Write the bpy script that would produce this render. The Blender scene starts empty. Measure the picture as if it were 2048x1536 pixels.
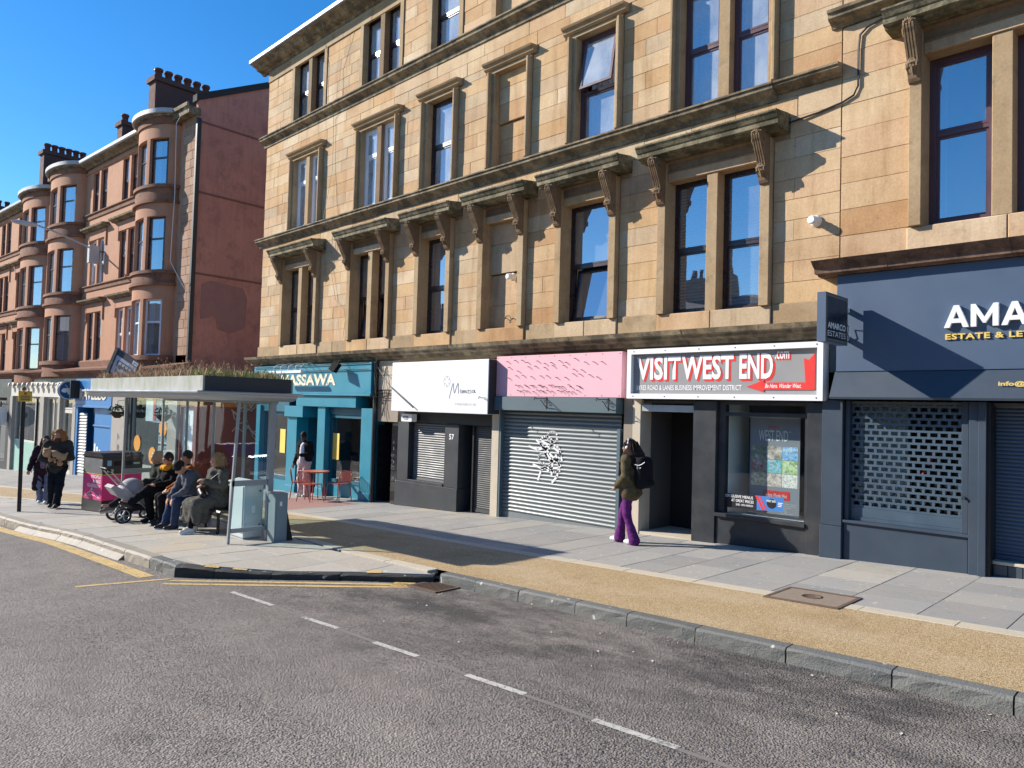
import bpy, math, random
import numpy as np
from mathutils import Vector, Matrix
from math import sin, cos, pi, radians
random.seed(7); np.random.seed(7)
SC = bpy.context.scene
COL = SC.collection

# ------------------------------------------------------------------ camera, sky, sun, exposure
cam_d = bpy.data.cameras.new('camera'); cam = bpy.data.objects.new('camera', cam_d); COL.objects.link(cam)
YAW, PITCH, ROLL = radians(44.764), radians(1.915), radians(1.605)
_f = Vector((-sin(YAW)*cos(PITCH), cos(YAW)*cos(PITCH), sin(PITCH)))
_r = Vector((cos(YAW), sin(YAW), 0)); _u = _r.cross(_f)
_r2 = _r*cos(ROLL) + _u*sin(ROLL); _u2 = -_r*sin(ROLL) + _u*cos(ROLL)
_m = Matrix((_r2, _u2, -_f)).transposed().to_4x4()
_m.translation = Vector((0, -10.8, 1.841))
cam.matrix_world = _m
cam_d.sensor_fit = 'HORIZONTAL'; cam_d.sensor_width = 36; cam_d.lens = 36*1460/2048
cam_d.clip_start = .05; cam_d.clip_end = 3000
SC.camera = cam

SUN_EL, SUN_AZ = 28.0, 60.0          # azimuth measured from the wall's normal, towards the left
world = bpy.data.worlds.new('World'); SC.world = world; world.use_nodes = True
_n = world.node_tree.nodes; _l = world.node_tree.links
_bg = _n['Background']; _bg.inputs['Strength'].default_value = .122
_sky = _n.new('ShaderNodeTexSky'); _sky.sky_type = 'NISHITA'; _sky.sun_disc = False
_sky.sun_elevation = radians(SUN_EL); _sky.sun_rotation = radians(180 + SUN_AZ)
_sky.altitude = 300; _sky.air_density = .9; _sky.dust_density = .1; _sky.ozone_density = 3.5
_hs = _n.new('ShaderNodeHueSaturation'); _hs.inputs['Saturation'].default_value = 1.30
_l.new(_sky.outputs[0], _hs.inputs['Color']); _l.new(_hs.outputs[0], _bg.inputs['Color'])
sun_d = bpy.data.lights.new('sun', 'SUN'); sun = bpy.data.objects.new('sun', sun_d); COL.objects.link(sun)
sun_d.energy = 5.0; sun_d.angle = radians(.53); sun_d.color = (1.0, .93, .82)
_d = Vector((sin(radians(SUN_AZ))*cos(radians(SUN_EL)), cos(radians(SUN_AZ))*cos(radians(SUN_EL)), -sin(radians(SUN_EL))))
sun.rotation_euler = _d.to_track_quat('-Z', 'Y').to_euler()
sun.location = (-30, -30, 40)
SC.view_settings.view_transform = 'Standard'; SC.view_settings.look = 'None'
SC.view_settings.gamma = 1; SC.view_settings.use_curve_mapping = False
SC.view_settings.exposure = .70
SC.render.engine = 'CYCLES'
SC.cycles.max_bounces = 8; SC.cycles.transparent_max_bounces = 16

# ------------------------------------------------------------------ helpers: objects
def g(x):                              # height of the pavement along the sloping street
    z = .0403*x
    if x < -20: z += .012*(x+20)
    return z

def wm(o):
    m = Matrix()
    while o is not None:
        m = o.matrix_basis @ m; o = o.parent
    return m

LOCAL_ROOTS = set()                    # things whose parts are given in the thing's own coordinates
def is_local(o):
    while o is not None:
        if o.name in LOCAL_ROOTS: return True
        o = o.parent
    return False
def pinv(o): return Matrix() if o is None or is_local(o) else wm(o).inverted()

def tag(o, label=None, cat=None, group=None, kind=None):
    if label: o['label'] = label
    if cat: o['category'] = cat
    if group: o['group'] = group
    if kind: o['kind'] = kind
    return o

def thing(name, label, cat, loc=(0, 0, 0), rz=0, group=None):
    o = bpy.data.objects.new(name, None); COL.objects.link(o)
    o.location = loc; o.rotation_euler = (0, 0, rz); o.empty_display_size = .2
    return tag(o, label, cat, group)

def copy_tree(o, parent=None):
    c = o.copy(); COL.objects.link(c)
    if parent is not None: c.parent = parent
    for ch in list(o.children): copy_tree(ch, c)
    return c

class MB:
    """collects shapes, then links them as one mesh object"""
    def __init__(s): s.v = []; s.f = []; s.m = []; s.cur = 0; s.sm = []
    def add(s, vs, fs, smooth=False):
        b = len(s.v); s.v += [tuple(p) for p in vs]
        for f in fs: s.f.append([i+b for i in f]); s.m.append(s.cur); s.sm.append(smooth)
        return s
    def box(s, x0, x1, y0, y1, z0, z1, skip=''):
        vs = [(x0,y0,z0),(x1,y0,z0),(x1,y1,z0),(x0,y1,z0),(x0,y0,z1),(x1,y0,z1),(x1,y1,z1),(x0,y1,z1)]
        F = {'b':[3,2,1,0],'t':[4,5,6,7],'f':[0,1,5,4],'r':[1,2,6,5],'k':[2,3,7,6],'l':[3,0,4,7]}
        return s.add(vs, [f for k, f in F.items() if k not in skip])
    def cbox(s, x0, x1, y0, y1, z0, z1, c=.005):      # box whose front (-y) face is chamfered
        vs = [(x0,y1,z0),(x1,y1,z0),(x1,y1,z1),(x0,y1,z1),(x0,y0+c,z0),(x1,y0+c,z0),(x1,y0+c,z1),(x0,y0+c,z1),
              (x0+c,y0,z0+c),(x1-c,y0,z0+c),(x1-c,y0,z1-c),(x0+c,y0,z1-c)]
        return s.add(vs, [[8,9,10,11],[4,5,9,8],[5,6,10,9],[6,7,11,10],[7,4,8,11],[0,1,5,4],[1,2,6,5],[2,3,7,6],[3,0,4,7]])
    def quad(s, a, b, c, d): return s.add([a,b,c,d], [[0,1,2,3]])
    def prism(s, poly, axis, a0, a1, smooth=False, caps=True):   # poly in the two other axes (x:(y,z), y:(x,z), z:(x,y))
        n = len(poly)
        def P(p, a): return (a,p[0],p[1]) if axis=='x' else (p[0],a,p[1]) if axis=='y' else (p[0],p[1],a)
        vs = [P(p,a0) for p in poly] + [P(p,a1) for p in poly]
        s.add(vs, [[i,(i+1)%n,n+(i+1)%n,n+i] for i in range(n)], smooth)
        if caps: s.add(vs, [list(range(n))[::-1], list(range(n,2*n))])
        return s
    def tube(s, pts, r, n=6, close=True):
        pts = [Vector(p) for p in pts]; R = r if isinstance(r,(list,tuple)) else [r]*len(pts)
        vs = []; up = Vector((.13,.21,.97))
        for i, p in enumerate(pts):
            t = (pts[min(i+1,len(pts)-1)] - pts[max(i-1,0)]).normalized()
            a = t.cross(up)
            if a.length < .1: a = t.cross(Vector((1,0,0)))
            a.normalize(); b = a.cross(t)
            for k in range(n):
                th = 2*pi*k/n; vs.append(p + a*cos(th)*R[i] + b*sin(th)*R[i])
        fs = [[i*n+k, i*n+(k+1)%n, (i+1)*n+(k+1)%n, (i+1)*n+k] for i in range(len(pts)-1) for k in range(n)]
        s.add(vs, fs, n > 5)
        if close: s.add(vs, [list(range(n))[::-1], [(len(pts)-1)*n+k for k in range(n)]])
        return s
    def lathe(s, prof, c, n=16, axis='z', smooth=True):
        vs = []
        for r, h in prof:
            for k in range(n):
                t = 2*pi*k/n; u, w = r*cos(t), r*sin(t)
                vs.append((c[0]+u,c[1]+w,c[2]+h) if axis=='z' else (c[0]+u,c[1]+h,c[2]+w) if axis=='y' else (c[0]+h,c[1]+u,c[2]+w))
        m = len(prof)
        s.add(vs, [[i*n+k,i*n+(k+1)%n,(i+1)*n+(k+1)%n,(i+1)*n+k] for i in range(m-1) for k in range(n)], smooth)
        s.add(vs, [list(range(n))[::-1], [(m-1)*n+k for k in range(n)]])
        return s
    def build(s, name, mats, parent=None, local=False, label=None, **kw):
        me = bpy.data.meshes.new(name)
        vs = s.v
        if parent is not None and not local and not is_local(parent):
            mi = wm(parent).inverted(); vs = [tuple(mi @ Vector(p)) for p in vs]
        me.from_pydata(vs, [], s.f)
        if not isinstance(mats, (list, tuple)): mats = [mats]
        for m in mats: me.materials.append(m)
        me.polygons.foreach_set('material_index', s.m); me.polygons.foreach_set('use_smooth', s.sm)
        import bmesh
        bm = bmesh.new(); bm.from_mesh(me); bmesh.ops.recalc_face_normals(bm, faces=bm.faces); bm.to_mesh(me); bm.free()
        me.update()
        o = bpy.data.objects.new(name, me); COL.objects.link(o)
        if parent is not None: o.parent = parent
        if label: o['label'] = label
        for k, val in kw.items(): o[k] = val
        return o

def obj(name, me, mats=None, parent=None, mw=None, **kw):
    if mats is not None:
        me.materials.clear()
        for m in (mats if isinstance(mats, (list, tuple)) else [mats]): me.materials.append(m)
    o = bpy.data.objects.new(name, me); COL.objects.link(o)
    if parent is not None: o.parent = parent
    if mw is not None:
        o.matrix_basis = pinv(parent) @ mw
    for k, val in kw.items(): o[k] = val
    return o

FACE = {'-y': Matrix(((1,0,0,0),(0,0,-1,0),(0,1,0,0),(0,0,0,1))), '+x': Matrix(((0,0,1,0),(1,0,0,0),(0,1,0,0),(0,0,0,1)))}
def text_mesh(s, width=None, height=None, bold=0, extrude=0, shear=0, space=1):
    cu = bpy.data.curves.new('lettering', 'FONT'); cu.body = s; cu.size = 1; cu.offset = bold; cu.extrude = extrude
    cu.shear = shear; cu.space_character = space; cu.resolution_u = 3; cu.fill_mode = 'BOTH' if extrude else 'FRONT'
    t = bpy.data.objects.new('lettering', cu)
    me = bpy.data.meshes.new_from_object(t); bpy.data.objects.remove(t); bpy.data.curves.remove(cu)
    n = len(me.vertices); co = np.empty(n*3); me.vertices.foreach_get('co', co); co = co.reshape(-1,3)
    mn, mx = co.min(0), co.max(0); co[:,:2] -= mn[:2]
    sx = width/(mx[0]-mn[0]) if width else None; sy = height/(mx[1]-mn[1]) if height else None
    sx = sx or sy; sy = sy or sx
    co[:,0] *= sx; co[:,1] *= sy
    me.vertices.foreach_set('co', co.ravel()); me.update(); me.name = 'lettering'
    return me
def lettering(s, mat, parent, pos, face='-y', rot=0, **kw):
    me = text_mesh(s, **kw)
    M = Matrix.Translation(Vector(pos)) @ FACE[face] @ Matrix.Rotation(rot, 4, 'Z')
    return obj('lettering', me, mat, parent, M)

# ------------------------------------------------------------------ helpers: materials
class NT:
    def __init__(s, name):
        s.mat = bpy.data.materials.new(name); s.mat.use_nodes = True
        s.t = s.mat.node_tree; s.n = s.t.nodes; s.b = s.n['Principled BSDF']; s.l = s.t.links
        s.geo = s.n.new('ShaderNodeNewGeometry')
    def node(s, typ, **kw):
        n = s.n.new('ShaderNode'+typ)
        for k, v in kw.items():
            if hasattr(n, k): setattr(n, k, v)
        return n
    def put(s, sock, v):
        if hasattr(v, 'links') or hasattr(v, 'is_linked'): s.l.new(v, sock)
        elif isinstance(v, tuple) and len(v) == 3 and sock.type == 'RGBA': sock.default_value = (*v, 1)
        else: sock.default_value = v
    def pos(s, scale=(1,1,1)):
        m = s.node('Mapping'); m.inputs['Scale'].default_value = scale; s.l.new(s.geo.outputs['Position'], m.inputs[0]); return m.outputs[0]
    def noise(s, scale, detail=4, rough=.6, vec=None, dist=0):
        n = s.node('TexNoise'); n.inputs['Scale'].default_value = scale; n.inputs['Detail'].default_value = detail
        n.inputs['Roughness'].default_value = rough; n.inputs['Distortion'].default_value = dist
        s.l.new(vec if vec is not None else s.pos(), n.inputs['Vector']); return n.outputs[0]
    def voro(s, scale, vec=None, feature='F1', out='Distance'):
        n = s.node('TexVoronoi', feature=feature); n.inputs['Scale'].default_value = scale
        s.l.new(vec if vec is not None else s.pos(), n.inputs['Vector']); return n.outputs[out]
    def ramp(s, fac, stops, interp='LINEAR'):
        n = s.node('ValToRGB'); r = n.color_ramp; r.interpolation = interp
        while len(r.elements) < len(stops): r.elements.new(.5)
        for e, (p, c) in zip(r.elements, stops):
            e.position = p; e.color = (c, c, c, 1) if not isinstance(c, tuple) else (*c, 1)
        s.l.new(fac, n.inputs[0]); return n.outputs[0]
    def mix(s, fac, a, b, mode='MIX'):
        n = s.node('Mix'); n.data_type = 'RGBA'; n.blend_type = mode
        s.put(n.inputs[0], fac); s.put(n.inputs[6], a); s.put(n.inputs[7], b); return n.outputs[2]
    def math(s, op, a, b=None, c=None):
        n = s.node('Math', operation=op)
        for i, v in enumerate((a, b, c)):
            if v is not None: s.put(n.inputs[i], v)
        return n.outputs[0]
    def rnd(s): return s.node('ObjectInfo').outputs['Random']
    def bump(s, h, strength=.3, dist=.01):
        n = s.node('Bump'); n.inputs['Strength'].default_value = strength; n.inputs['Distance'].default_value = dist
        s.l.new(h, n.inputs['Height']); s.l.new(n.outputs[0], s.b.inputs['Normal']); return n
    def out(s, color=None, rough=None, metal=None, spec=None):
        if color is not None: s.put(s.b.inputs['Base Color'], color)
        if rough is not None: s.put(s.b.inputs['Roughness'], rough)
        if metal is not None: s.put(s.b.inputs['Metallic'], metal)
        if spec is not None: s.put(s.b.inputs['Specular IOR Level'], spec)
        return s.mat

_plain = {}
def plain(name, c, rough=.6, var=.12, scale=3, metal=0, bump=0, spec=.4, grime=0):
    """painted / plastic / cloth surface with slight uneven tone, dust and fine relief"""
    if name in _plain: return _plain[name]
    t = NT(name)
    n = t.noise(scale, 5, .65)
    col = t.mix(n, tuple(x*(1-var) for x in c), tuple(min(1, x*(1+var)) for x in c))
    if grime:
        g2 = t.ramp(t.noise(scale*.7, 6, .7), [(.5, 0.), (.75, 1.)])
        col = t.mix(t.math('MULTIPLY', g2, grime), col, (.12, .10, .08))
    if bump: t.bump(t.noise(40, 3), bump, .004)
    r = t.ramp(n, [(.3, max(.02, rough-.08)), (.7, min(1, rough+.08))])
    _plain[name] = t.out(col, r, metal, spec)
    return _plain[name]

def stone_mat(name, stops, stain=.35, soot=(.10,.085,.065), soot_lo=.56, soot_hi=.78, bump=.35, grain=30, big=0):
    t = NT(name)
    a = t.node('Attribute'); a.attribute_name = 'tint'
    r = t.math('FRACT', t.math('ADD', t.rnd(), a.outputs['Fac']))
    base = t.ramp(r, stops)
    v = t.noise(2.2, 6, .65); base = t.mix(t.math('MULTIPLY', t.ramp(v, [(.3, 0.), (.7, 1.)]), stain), base, t.mix(1, base, (.62,.52,.42), 'MULTIPLY'))
    w = t.noise(1.0, 5, .6, t.pos((7, 7, 1.1)))
    base = t.mix(t.math('MULTIPLY', t.ramp(w, [(.5, 0.), (.8, 1.)]), .35), base, t.mix(1, base, (.6,.5,.4), 'MULTIPLY'))
    if big: base = t.mix(t.math('MULTIPLY', t.ramp(t.noise(.55, 6, .62, dist=.4), [(.42, 0.), (.68, 1.)]), big), base, t.mix(1, base, (.66,.55,.45), 'MULTIPLY')); base = t.mix(t.math('MULTIPLY', t.ramp(t.noise(1.0, 6, .62, t.pos((4.2, 4.2, .42))), [(.52, 0.), (.70, 1.)]), big), base, t.mix(1, base, (.58,.49,.40), 'MULTIPLY'))
    f = t.noise(grain, 3, .7); base = t.mix(.28, base, t.mix(1, base, t.ramp(f, [(.25, .45), (.75, 1.4)]), 'MULTIPLY'))
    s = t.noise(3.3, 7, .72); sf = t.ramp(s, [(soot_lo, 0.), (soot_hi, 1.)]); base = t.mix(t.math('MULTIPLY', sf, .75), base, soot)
    t.bump(t.mix(.5, t.noise(9, 6, .7), f), bump, .012)
    return t.out(base, .88, 0, .25)

CREAM = [(0,(0.687,0.53,0.343)),(0.1,(0.636,0.448,0.253)),(0.19,(0.607,0.395,0.205)),(0.28,(0.704,0.57,0.4)),(0.37,(0.535,0.326,0.164)),(0.46,(0.67,0.505,0.318)),(0.55,(0.619,0.407,0.221)),(0.63,(0.585,0.464,0.318)),(0.71,(0.687,0.521,0.327)),(0.79,(0.569,0.355,0.185)),(0.87,(0.653,0.456,0.286)),(0.94,(0.501,0.383,0.253)),(1,(0.695,0.554,0.375))]
M_block = stone_mat('ashlar_sandstone', CREAM, .42, soot_lo=.60, soot_hi=.86, bump=.5, big=.55)
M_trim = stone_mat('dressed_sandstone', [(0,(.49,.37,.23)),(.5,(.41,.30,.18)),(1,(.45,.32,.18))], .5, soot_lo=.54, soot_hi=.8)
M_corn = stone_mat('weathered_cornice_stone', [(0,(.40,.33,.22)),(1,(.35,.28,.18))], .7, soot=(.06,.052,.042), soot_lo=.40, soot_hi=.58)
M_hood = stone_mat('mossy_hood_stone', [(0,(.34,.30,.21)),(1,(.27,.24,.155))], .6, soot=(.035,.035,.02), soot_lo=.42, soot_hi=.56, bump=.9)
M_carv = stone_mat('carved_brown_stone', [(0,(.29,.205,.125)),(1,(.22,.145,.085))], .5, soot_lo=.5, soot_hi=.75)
M_red = stone_mat('red_sandstone', [(0,(.50,.26,.165)),(.35,(.53,.285,.18)),(.7,(.47,.24,.15)),(1,(.55,.30,.20))], .3, soot_lo=.68, soot_hi=.92)
M_reddk = stone_mat('weathered_red_sandstone', [(0,(.30,.155,.10)),(1,(.27,.13,.085))], .5, soot=(.05,.04,.035), soot_lo=.48, soot_hi=.7)
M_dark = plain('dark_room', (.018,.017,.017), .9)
M_slate = plain('slate_roof', (.07,.075,.085), .6, .3, 6)
def glass_mat(name, refl, tint, rough=.015, dust=0):
    t = NT(name); t.n.remove(t.b)
    fr = t.node('Fresnel'); fr.inputs['IOR'].default_value = 1.5
    k = t.math('ADD', t.math('MULTIPLY', fr.outputs[0], 1-refl), refl)
    k = t.math('MULTIPLY', k, t.math('SUBTRACT', 1, t.geo.outputs['Backfacing']))
    gl = t.node('BsdfGlossy'); gl.inputs['Roughness'].default_value = rough; gl.inputs['Color'].default_value = (.95,.97,1,1)
    w = t.noise(1.3, 2, .5); b = t.node('Bump'); b.inputs['Strength'].default_value = .035; b.inputs['Distance'].default_value = .05
    t.l.new(w, b.inputs['Height']); t.l.new(b.outputs[0], gl.inputs['Normal'])
    tr = t.node('BsdfTransparent'); tr.inputs['Color'].default_value = (*tint, 1)
    mx = t.node('MixShader'); t.l.new(k, mx.inputs[0]); t.l.new(tr.outputs[0], mx.inputs[1]); t.l.new(gl.outputs[0], mx.inputs[2])
    res = mx.outputs[0]
    if dust:                                  # a film of dust that catches the sun
        df = t.node('BsdfDiffuse'); df.inputs['Color'].default_value = (.62,.66,.7,1)
        m2 = t.node('MixShader'); t.l.new(t.math('MULTIPLY', t.ramp(t.noise(1.7, 5, .6, t.pos((1,1,.6))), [(.3, .25), (.7, 1.)]), dust), m2.inputs[0]); t.l.new(res, m2.inputs[1]); t.l.new(df.outputs[0], m2.inputs[2]); res = m2.outputs[0]
    t.l.new(res, t.n['Material Output'].inputs[0]); return t.mat
M_glass = glass_mat('window_glass', .42, (.70,.76,.8), dust=.13)
M_shopglass = glass_mat('shop_glass', .04, (.92,.95,.95))
M_glassdust = glass_mat('dusty_window_glass', .36, (.70,.76,.8), dust=.55)
M_clear = glass_mat('shelter_glass', .02, (.88,.96,.97))
M_black = plain('black_paint', (.016,.016,.018), .45, .3)
M_iron = plain('dark_iron', (.03,.03,.032), .5, .3)
M_white = plain('white_paint', (.78,.78,.77), .45, .04)
M_brownfr = plain('dark_brown_window_frame', (.035,.022,.022), .3, .2, spec=.6)
M_mauve = plain('mauve_brown_frame', (.10,.055,.065), .35, .2)
M_whitefr = plain('white_window_frame', (.72,.73,.76), .35, .05)
M_curtain = plain('net_curtain', (.70,.72,.74), .9, .08)
M_lead = plain('lead_grey', (.42,.43,.44), .5, .2, 5)
M_gutter = plain('weathered_gutter', (.27,.275,.28), .5, .3, 6)
M_alu = plain('brushed_aluminium', (.45,.47,.48), .38, .12, 4, metal=.55)
M_steel = plain('galvanised_steel', (.40,.42,.44), .42, .2, 4, metal=.6)
def emit(name, c, s):
    t = NT(name); t.b.inputs['Emission Color'].default_value = (*c, 1); t.b.inputs['Emission Strength'].default_value = s
    return t.out(c, .4)
# ------------------------------------------------------------------ ground, road, pavements
def asphalt():
    t = NT('worn_asphalt')
    big = t.noise(.55, 5, .6); mid = t.noise(2.3, 5, .65)
    base = t.mix(t.ramp(big, [(.35, 0.), (.65, 1.)]), (.235,.208,.188), (.29,.255,.226))
    base = t.mix(t.ramp(mid, [(.4, 0.), (.7, .8)]), base, (.20,.178,.162))
    st = t.noise(.5, 4, .6, t.pos((.55, 1.6, 1))); wear = t.ramp(st, [(.46, 0.), (.60, 1.)])
    chip = t.voro(62); holes = t.noise(44, 2, .6, dist=.9)
    hf = t.math('MULTIPLY', t.ramp(holes, [(.535, 0.), (.60, 1.)]), t.ramp(chip, [(.25, .35), (.6, 1.)]))
    base = t.mix(t.math('MULTIPLY', hf, t.math('MULTIPLY_ADD', wear, .62, .30)), base, (.05,.047,.047))
    spk = t.ramp(t.noise(80, 2, .5), [(.62, 0.), (.72, 1.)]); base = t.mix(t.math('MULTIPLY', spk, .3), base, (.36,.33,.30))
    # darker wheel-worn and damp patch along the kerb
    sep = t.node('SeparateXYZ'); t.l.new(t.geo.outputs['Position'], sep.inputs[0])
    yb = t.node('MapRange'); t.l.new(sep.outputs[1], yb.inputs[0]); yb.inputs[1].default_value = -7.6; yb.inputs[2].default_value = -5.6
    xb = t.node('MapRange'); t.l.new(sep.outputs[0], xb.inputs[0]); xb.inputs[1].default_value = -10.5; xb.inputs[2].default_value = -7.5
    dk = t.math('MULTIPLY', t.math('MULTIPLY', yb.outputs[0], xb.outputs[0]), t.ramp(t.noise(1.7, 5, .7, t.pos((.6, 1.2, 1))), [(.38, 0.), (.60, .8)]))
    base = t.mix(dk, base, (.05,.047,.046))
    ol = t.ramp(t.noise(1.15, 3, .5, t.pos((1, 1.4, 1))), [(.66, 0.), (.74, .55)]); base = t.mix(ol, base, (.085,.08,.078))
    ln = t.ramp(t.noise(.8, 4, .6, t.pos((.5, 1.3, 1))), [(.55, 0.), (.72, .5)]); base = t.mix(ln, base, (.34,.30,.265))
    h = t.mix(.5, t.math('SUBTRACT', 1, hf), t.math('SUBTRACT', .6, chip))
    t.bump(h, 1.0, .022)
    return t.out(base, .82, 0, .3)
M_asphalt = asphalt()
def resin():
    t = NT('golden_resin_gravel')
    c = t.voro(120, out='Color'); d = t.voro(120)
    sp = t.node('SeparateColor'); t.l.new(c, sp.inputs[0])
    base = t.ramp(sp.outputs[0], [(0,(.33,.215,.095)),(.4,(.50,.36,.19)),(.75,(.60,.46,.27)),(1,(.70,.58,.40))])
    base = t.mix(t.ramp(d, [(.35, 0.), (.75, .8)]), base, (.14,.085,.03))
    n = t.ramp(t.noise(1.1, 5, .6, t.pos((.7, 1.5, 1))), [(.45, 0.), (.65, .45)]); base = t.mix(n, base, t.mix(.5, base, (.56,.46,.34)))
    w = t.ramp(t.noise(.9, 4, .6), [(.55, 0.), (.75, .5)]); base = t.mix(w, base, t.mix(1, base, (.6,.5,.4), 'MULTIPLY'))
    t.bump(t.math('SUBTRACT', 1, d), .5, .004)
    return t.out(base, .75, 0, .3)
M_resin = resin()
def slab_mat(name, stops, stain=.5, bump=.25, dist=.004):
    t = NT(name)
    a = t.node('Attribute'); a.attribute_name = 'tint'
    base = t.ramp(t.math('FRACT', t.math('ADD', t.rnd(), a.outputs['Fac'])), stops)
    n = t.ramp(t.noise(1.4, 6, .65), [(.38, 0.), (.66, 1.)]); base = t.mix(t.math('MULTIPLY', n, stain), base, t.mix(1, base, (1.18,1.1,.98), 'MULTIPLY'))
    k = t.ramp(t.noise(5, 6, .75), [(.55, 0.), (.75, .6)]); base = t.mix(k, base, t.mix(1, base, (.62,.60,.58), 'MULTIPLY'))
    f = t.noise(70, 2, .6); base = t.mix(.3, base, t.mix(1, base, t.ramp(f, [(.3, .55), (.7, 1.35)]), 'MULTIPLY'))
    sp = t.ramp(t.noise(13, 1, .3), [(.73, 0.), (.745, .8)]); base = t.mix(sp, base, (.52,.51,.48))
    t.bump(f if bump < .5 else t.mix(.5, f, t.noise(28, 5, .7)), bump, dist)
    return t.out(base, .7, 0, .35)
M_slab = slab_mat('grey_paving', [(0,(.315,.305,.29)),(.2,(.345,.335,.315)),(.4,(.275,.27,.262)),(.6,(.325,.315,.298)),(.75,(.29,.285,.275)),(.88,(.37,.345,.30)),(1,(.31,.30,.288))])
M_slab2 = slab_mat('sandy_paving', [(0,(.38,.36,.32)),(.5,(.42,.395,.35)),(.8,(.35,.335,.31)),(1,(.44,.38,.30))])
M_slabjoint = plain('paving_joint', (.13,.125,.115), .95)
M_strip = slab_mat('pale_edging_stone', [(0,(.50,.45,.36)),(1,(.46,.42,.34))])
M_kerb = slab_mat('whin_kerb_stone', [(0,(.135,.142,.14)),(.5,(.17,.172,.165)),(1,(.115,.122,.12))], .5, .9, .014)
M_kerbdk = slab_mat('near_black_kerb_stone', [(0,(.035,.038,.038)),(1,(.045,.047,.045))], .3, .9, .014)  # stones of the diagonal kerb, much darker than the other kerbs
M_buskerb = slab_mat('pale_concrete_kerb', [(0,(.31,.28,.235)),(1,(.27,.245,.21))])
def paint_mat(name, c, wear=.5):
    t = NT(name); n = t.noise(34, 3, .65, dist=.7)
    h = t.ramp(t.math('MULTIPLY_ADD', t.noise(2.5, 4, .6), .35, t.math('MULTIPLY', n, .75)), [(wear+.05, 0.), (wear+.13, 1.)])
    col = t.mix(t.math('MULTIPLY', h, .85), c, (.14,.13,.125)); d = t.ramp(t.noise(6, 5, .7), [(.4, 0.), (.75, .5)]); col = t.mix(d, col, tuple(x*.62 for x in c))
    return t.out(col, .7, 0, .3)
M_yellow = paint_mat('worn_yellow_road_paint', (.62,.43,.17), .52)
M_roadwhite = paint_mat('worn_white_road_paint', (.52,.50,.46), .5)

def gz(x): return g(max(-110, min(60, x)))
def sheet(name, xs, y0, y1, off, mat, parent=None, **kw):
    """ground sheet between the lines y0(x) and y1(x), following the street's slope"""
    m = MB(); Y0 = y0 if callable(y0) else (lambda x: y0); Y1 = y1 if callable(y1) else (lambda x: y1)
    n = 0
    for x in xs:
        m.v += [(x, Y0(x), gz(x)+off), (x, Y1(x), gz(x)+off)]
    for i in range(len(xs)-1):
        m.f.append([2*i, 2*i+2, 2*i+3, 2*i+1]); m.m.append(0); m.sm.append(False)
    return m.build(name, mat, parent, **kw)
def rng(a, b, st):
    n = max(1, int(round((b-a)/st))); return [a + (b-a)*i/n for i in range(n+1)]
def lerpf(pts):
    xs = [p[0] for p in pts]; ys = [p[1] for p in pts]
    return lambda x: float(np.interp(x, xs, ys))

sheet('ground', [-900, -400, -110] + rng(-100, 60, 10) + [300, 700], -500, 600, -.6, plain('far_ground', (.12,.12,.11), .9), kind='structure')
road = sheet('road', rng(-110, 60, 2), -40, 4, -.13, M_asphalt, kind='structure')

# line of the island's roadside kerb, and the cycle track's two edges
isl_front = lerpf([(-110,-7.6),(-19,-7.42),(-16.4,-7.30),(-14.5,-7.03),(-10.05,-6.95),(-9.6,-6.62),(-9.0,-6.12),(-8.3,-5.52),(-7.3,-4.74),(-7.2,-4.72),(60,-4.72)])
tr_out = lerpf([(-110,-7.4),(-40,-7.1),(-30,-6.7),(-25,-6.15),(-22,-5.55),(-19,-4.75),(-16,-4.3),(-13,-4.15),(-11,-4.35),(-9,-4.56),(-7.2,-4.58),(60,-4.58)])
tr_in = lerpf([(-110,-5.9),(-40,-5.6),(-30,-5.2),(-25,-4.65),(-22,-4.1),(-19,-3.3),(-16,-2.85),(-13,-2.75),(-11,-2.85),(-9,-2.95),(60,-2.95)])
track = sheet('cycle_track', rng(-110, -30, 4) + rng(-29, 60, .5), tr_out, tr_in, .003, M_resin, kind='structure')
pave = sheet('pavement', rng(-110, -30, 4) + rng(-29, 60, .5), lambda x: tr_in(x)+.001, 1.2, -.012, M_slabjoint, kind='structure')
island = sheet('bus_stop_island', rng(-110, -30, 4) + rng(-29, -7.25, .25), lambda x: isl_front(x)+.06, tr_out, -.075, M_slabjoint, kind='structure')
def isl_z(x, y):                      # the island falls gently from its raised roadside kerb back to the track
    a, b = isl_front(x), tr_out(x)
    s = max(0, min(1, (x+10.1)/.9))          # the diagonal kerb stands lower than the bus kerb
    return g(x) + (.035-.080*s)*max(0, min(1, (b-y)/max(.3, b-a)))

slope = Matrix.Rotation(-math.atan(.0403), 4, 'Y')
_slabs = []
def slab(name, poly, zf, mat, parent, th=.06, jit=.002):
    """one paving stone with its own edges; poly = corners in plan"""
    d = random.uniform(-jit, jit); m = MB(); n = len(poly)
    cx = sum(p[0] for p in poly)/n; cy = sum(p[1] for p in poly)/n
    top = [(x, y, zf(x, y)+d) for x, y in poly]
    inn = [(cx+(x-cx)*.985, cy+(y-cy)*.985, zf(x, y)+d+.002) for x, y in poly]
    m.add(top+inn, [[n+i for i in range(n)]] + [[i, (i+1) % n, n+(i+1) % n, n+i] for i in range(n)])
    bot = [(x, y, z-th) for x, y, z in top]
    m.add(top+bot, [[i, n+i, n+(i+1) % n, (i+1) % n] for i in range(n)])
    return m.build(name, mat, parent)
zp = lambda x, y: g(x)
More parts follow.
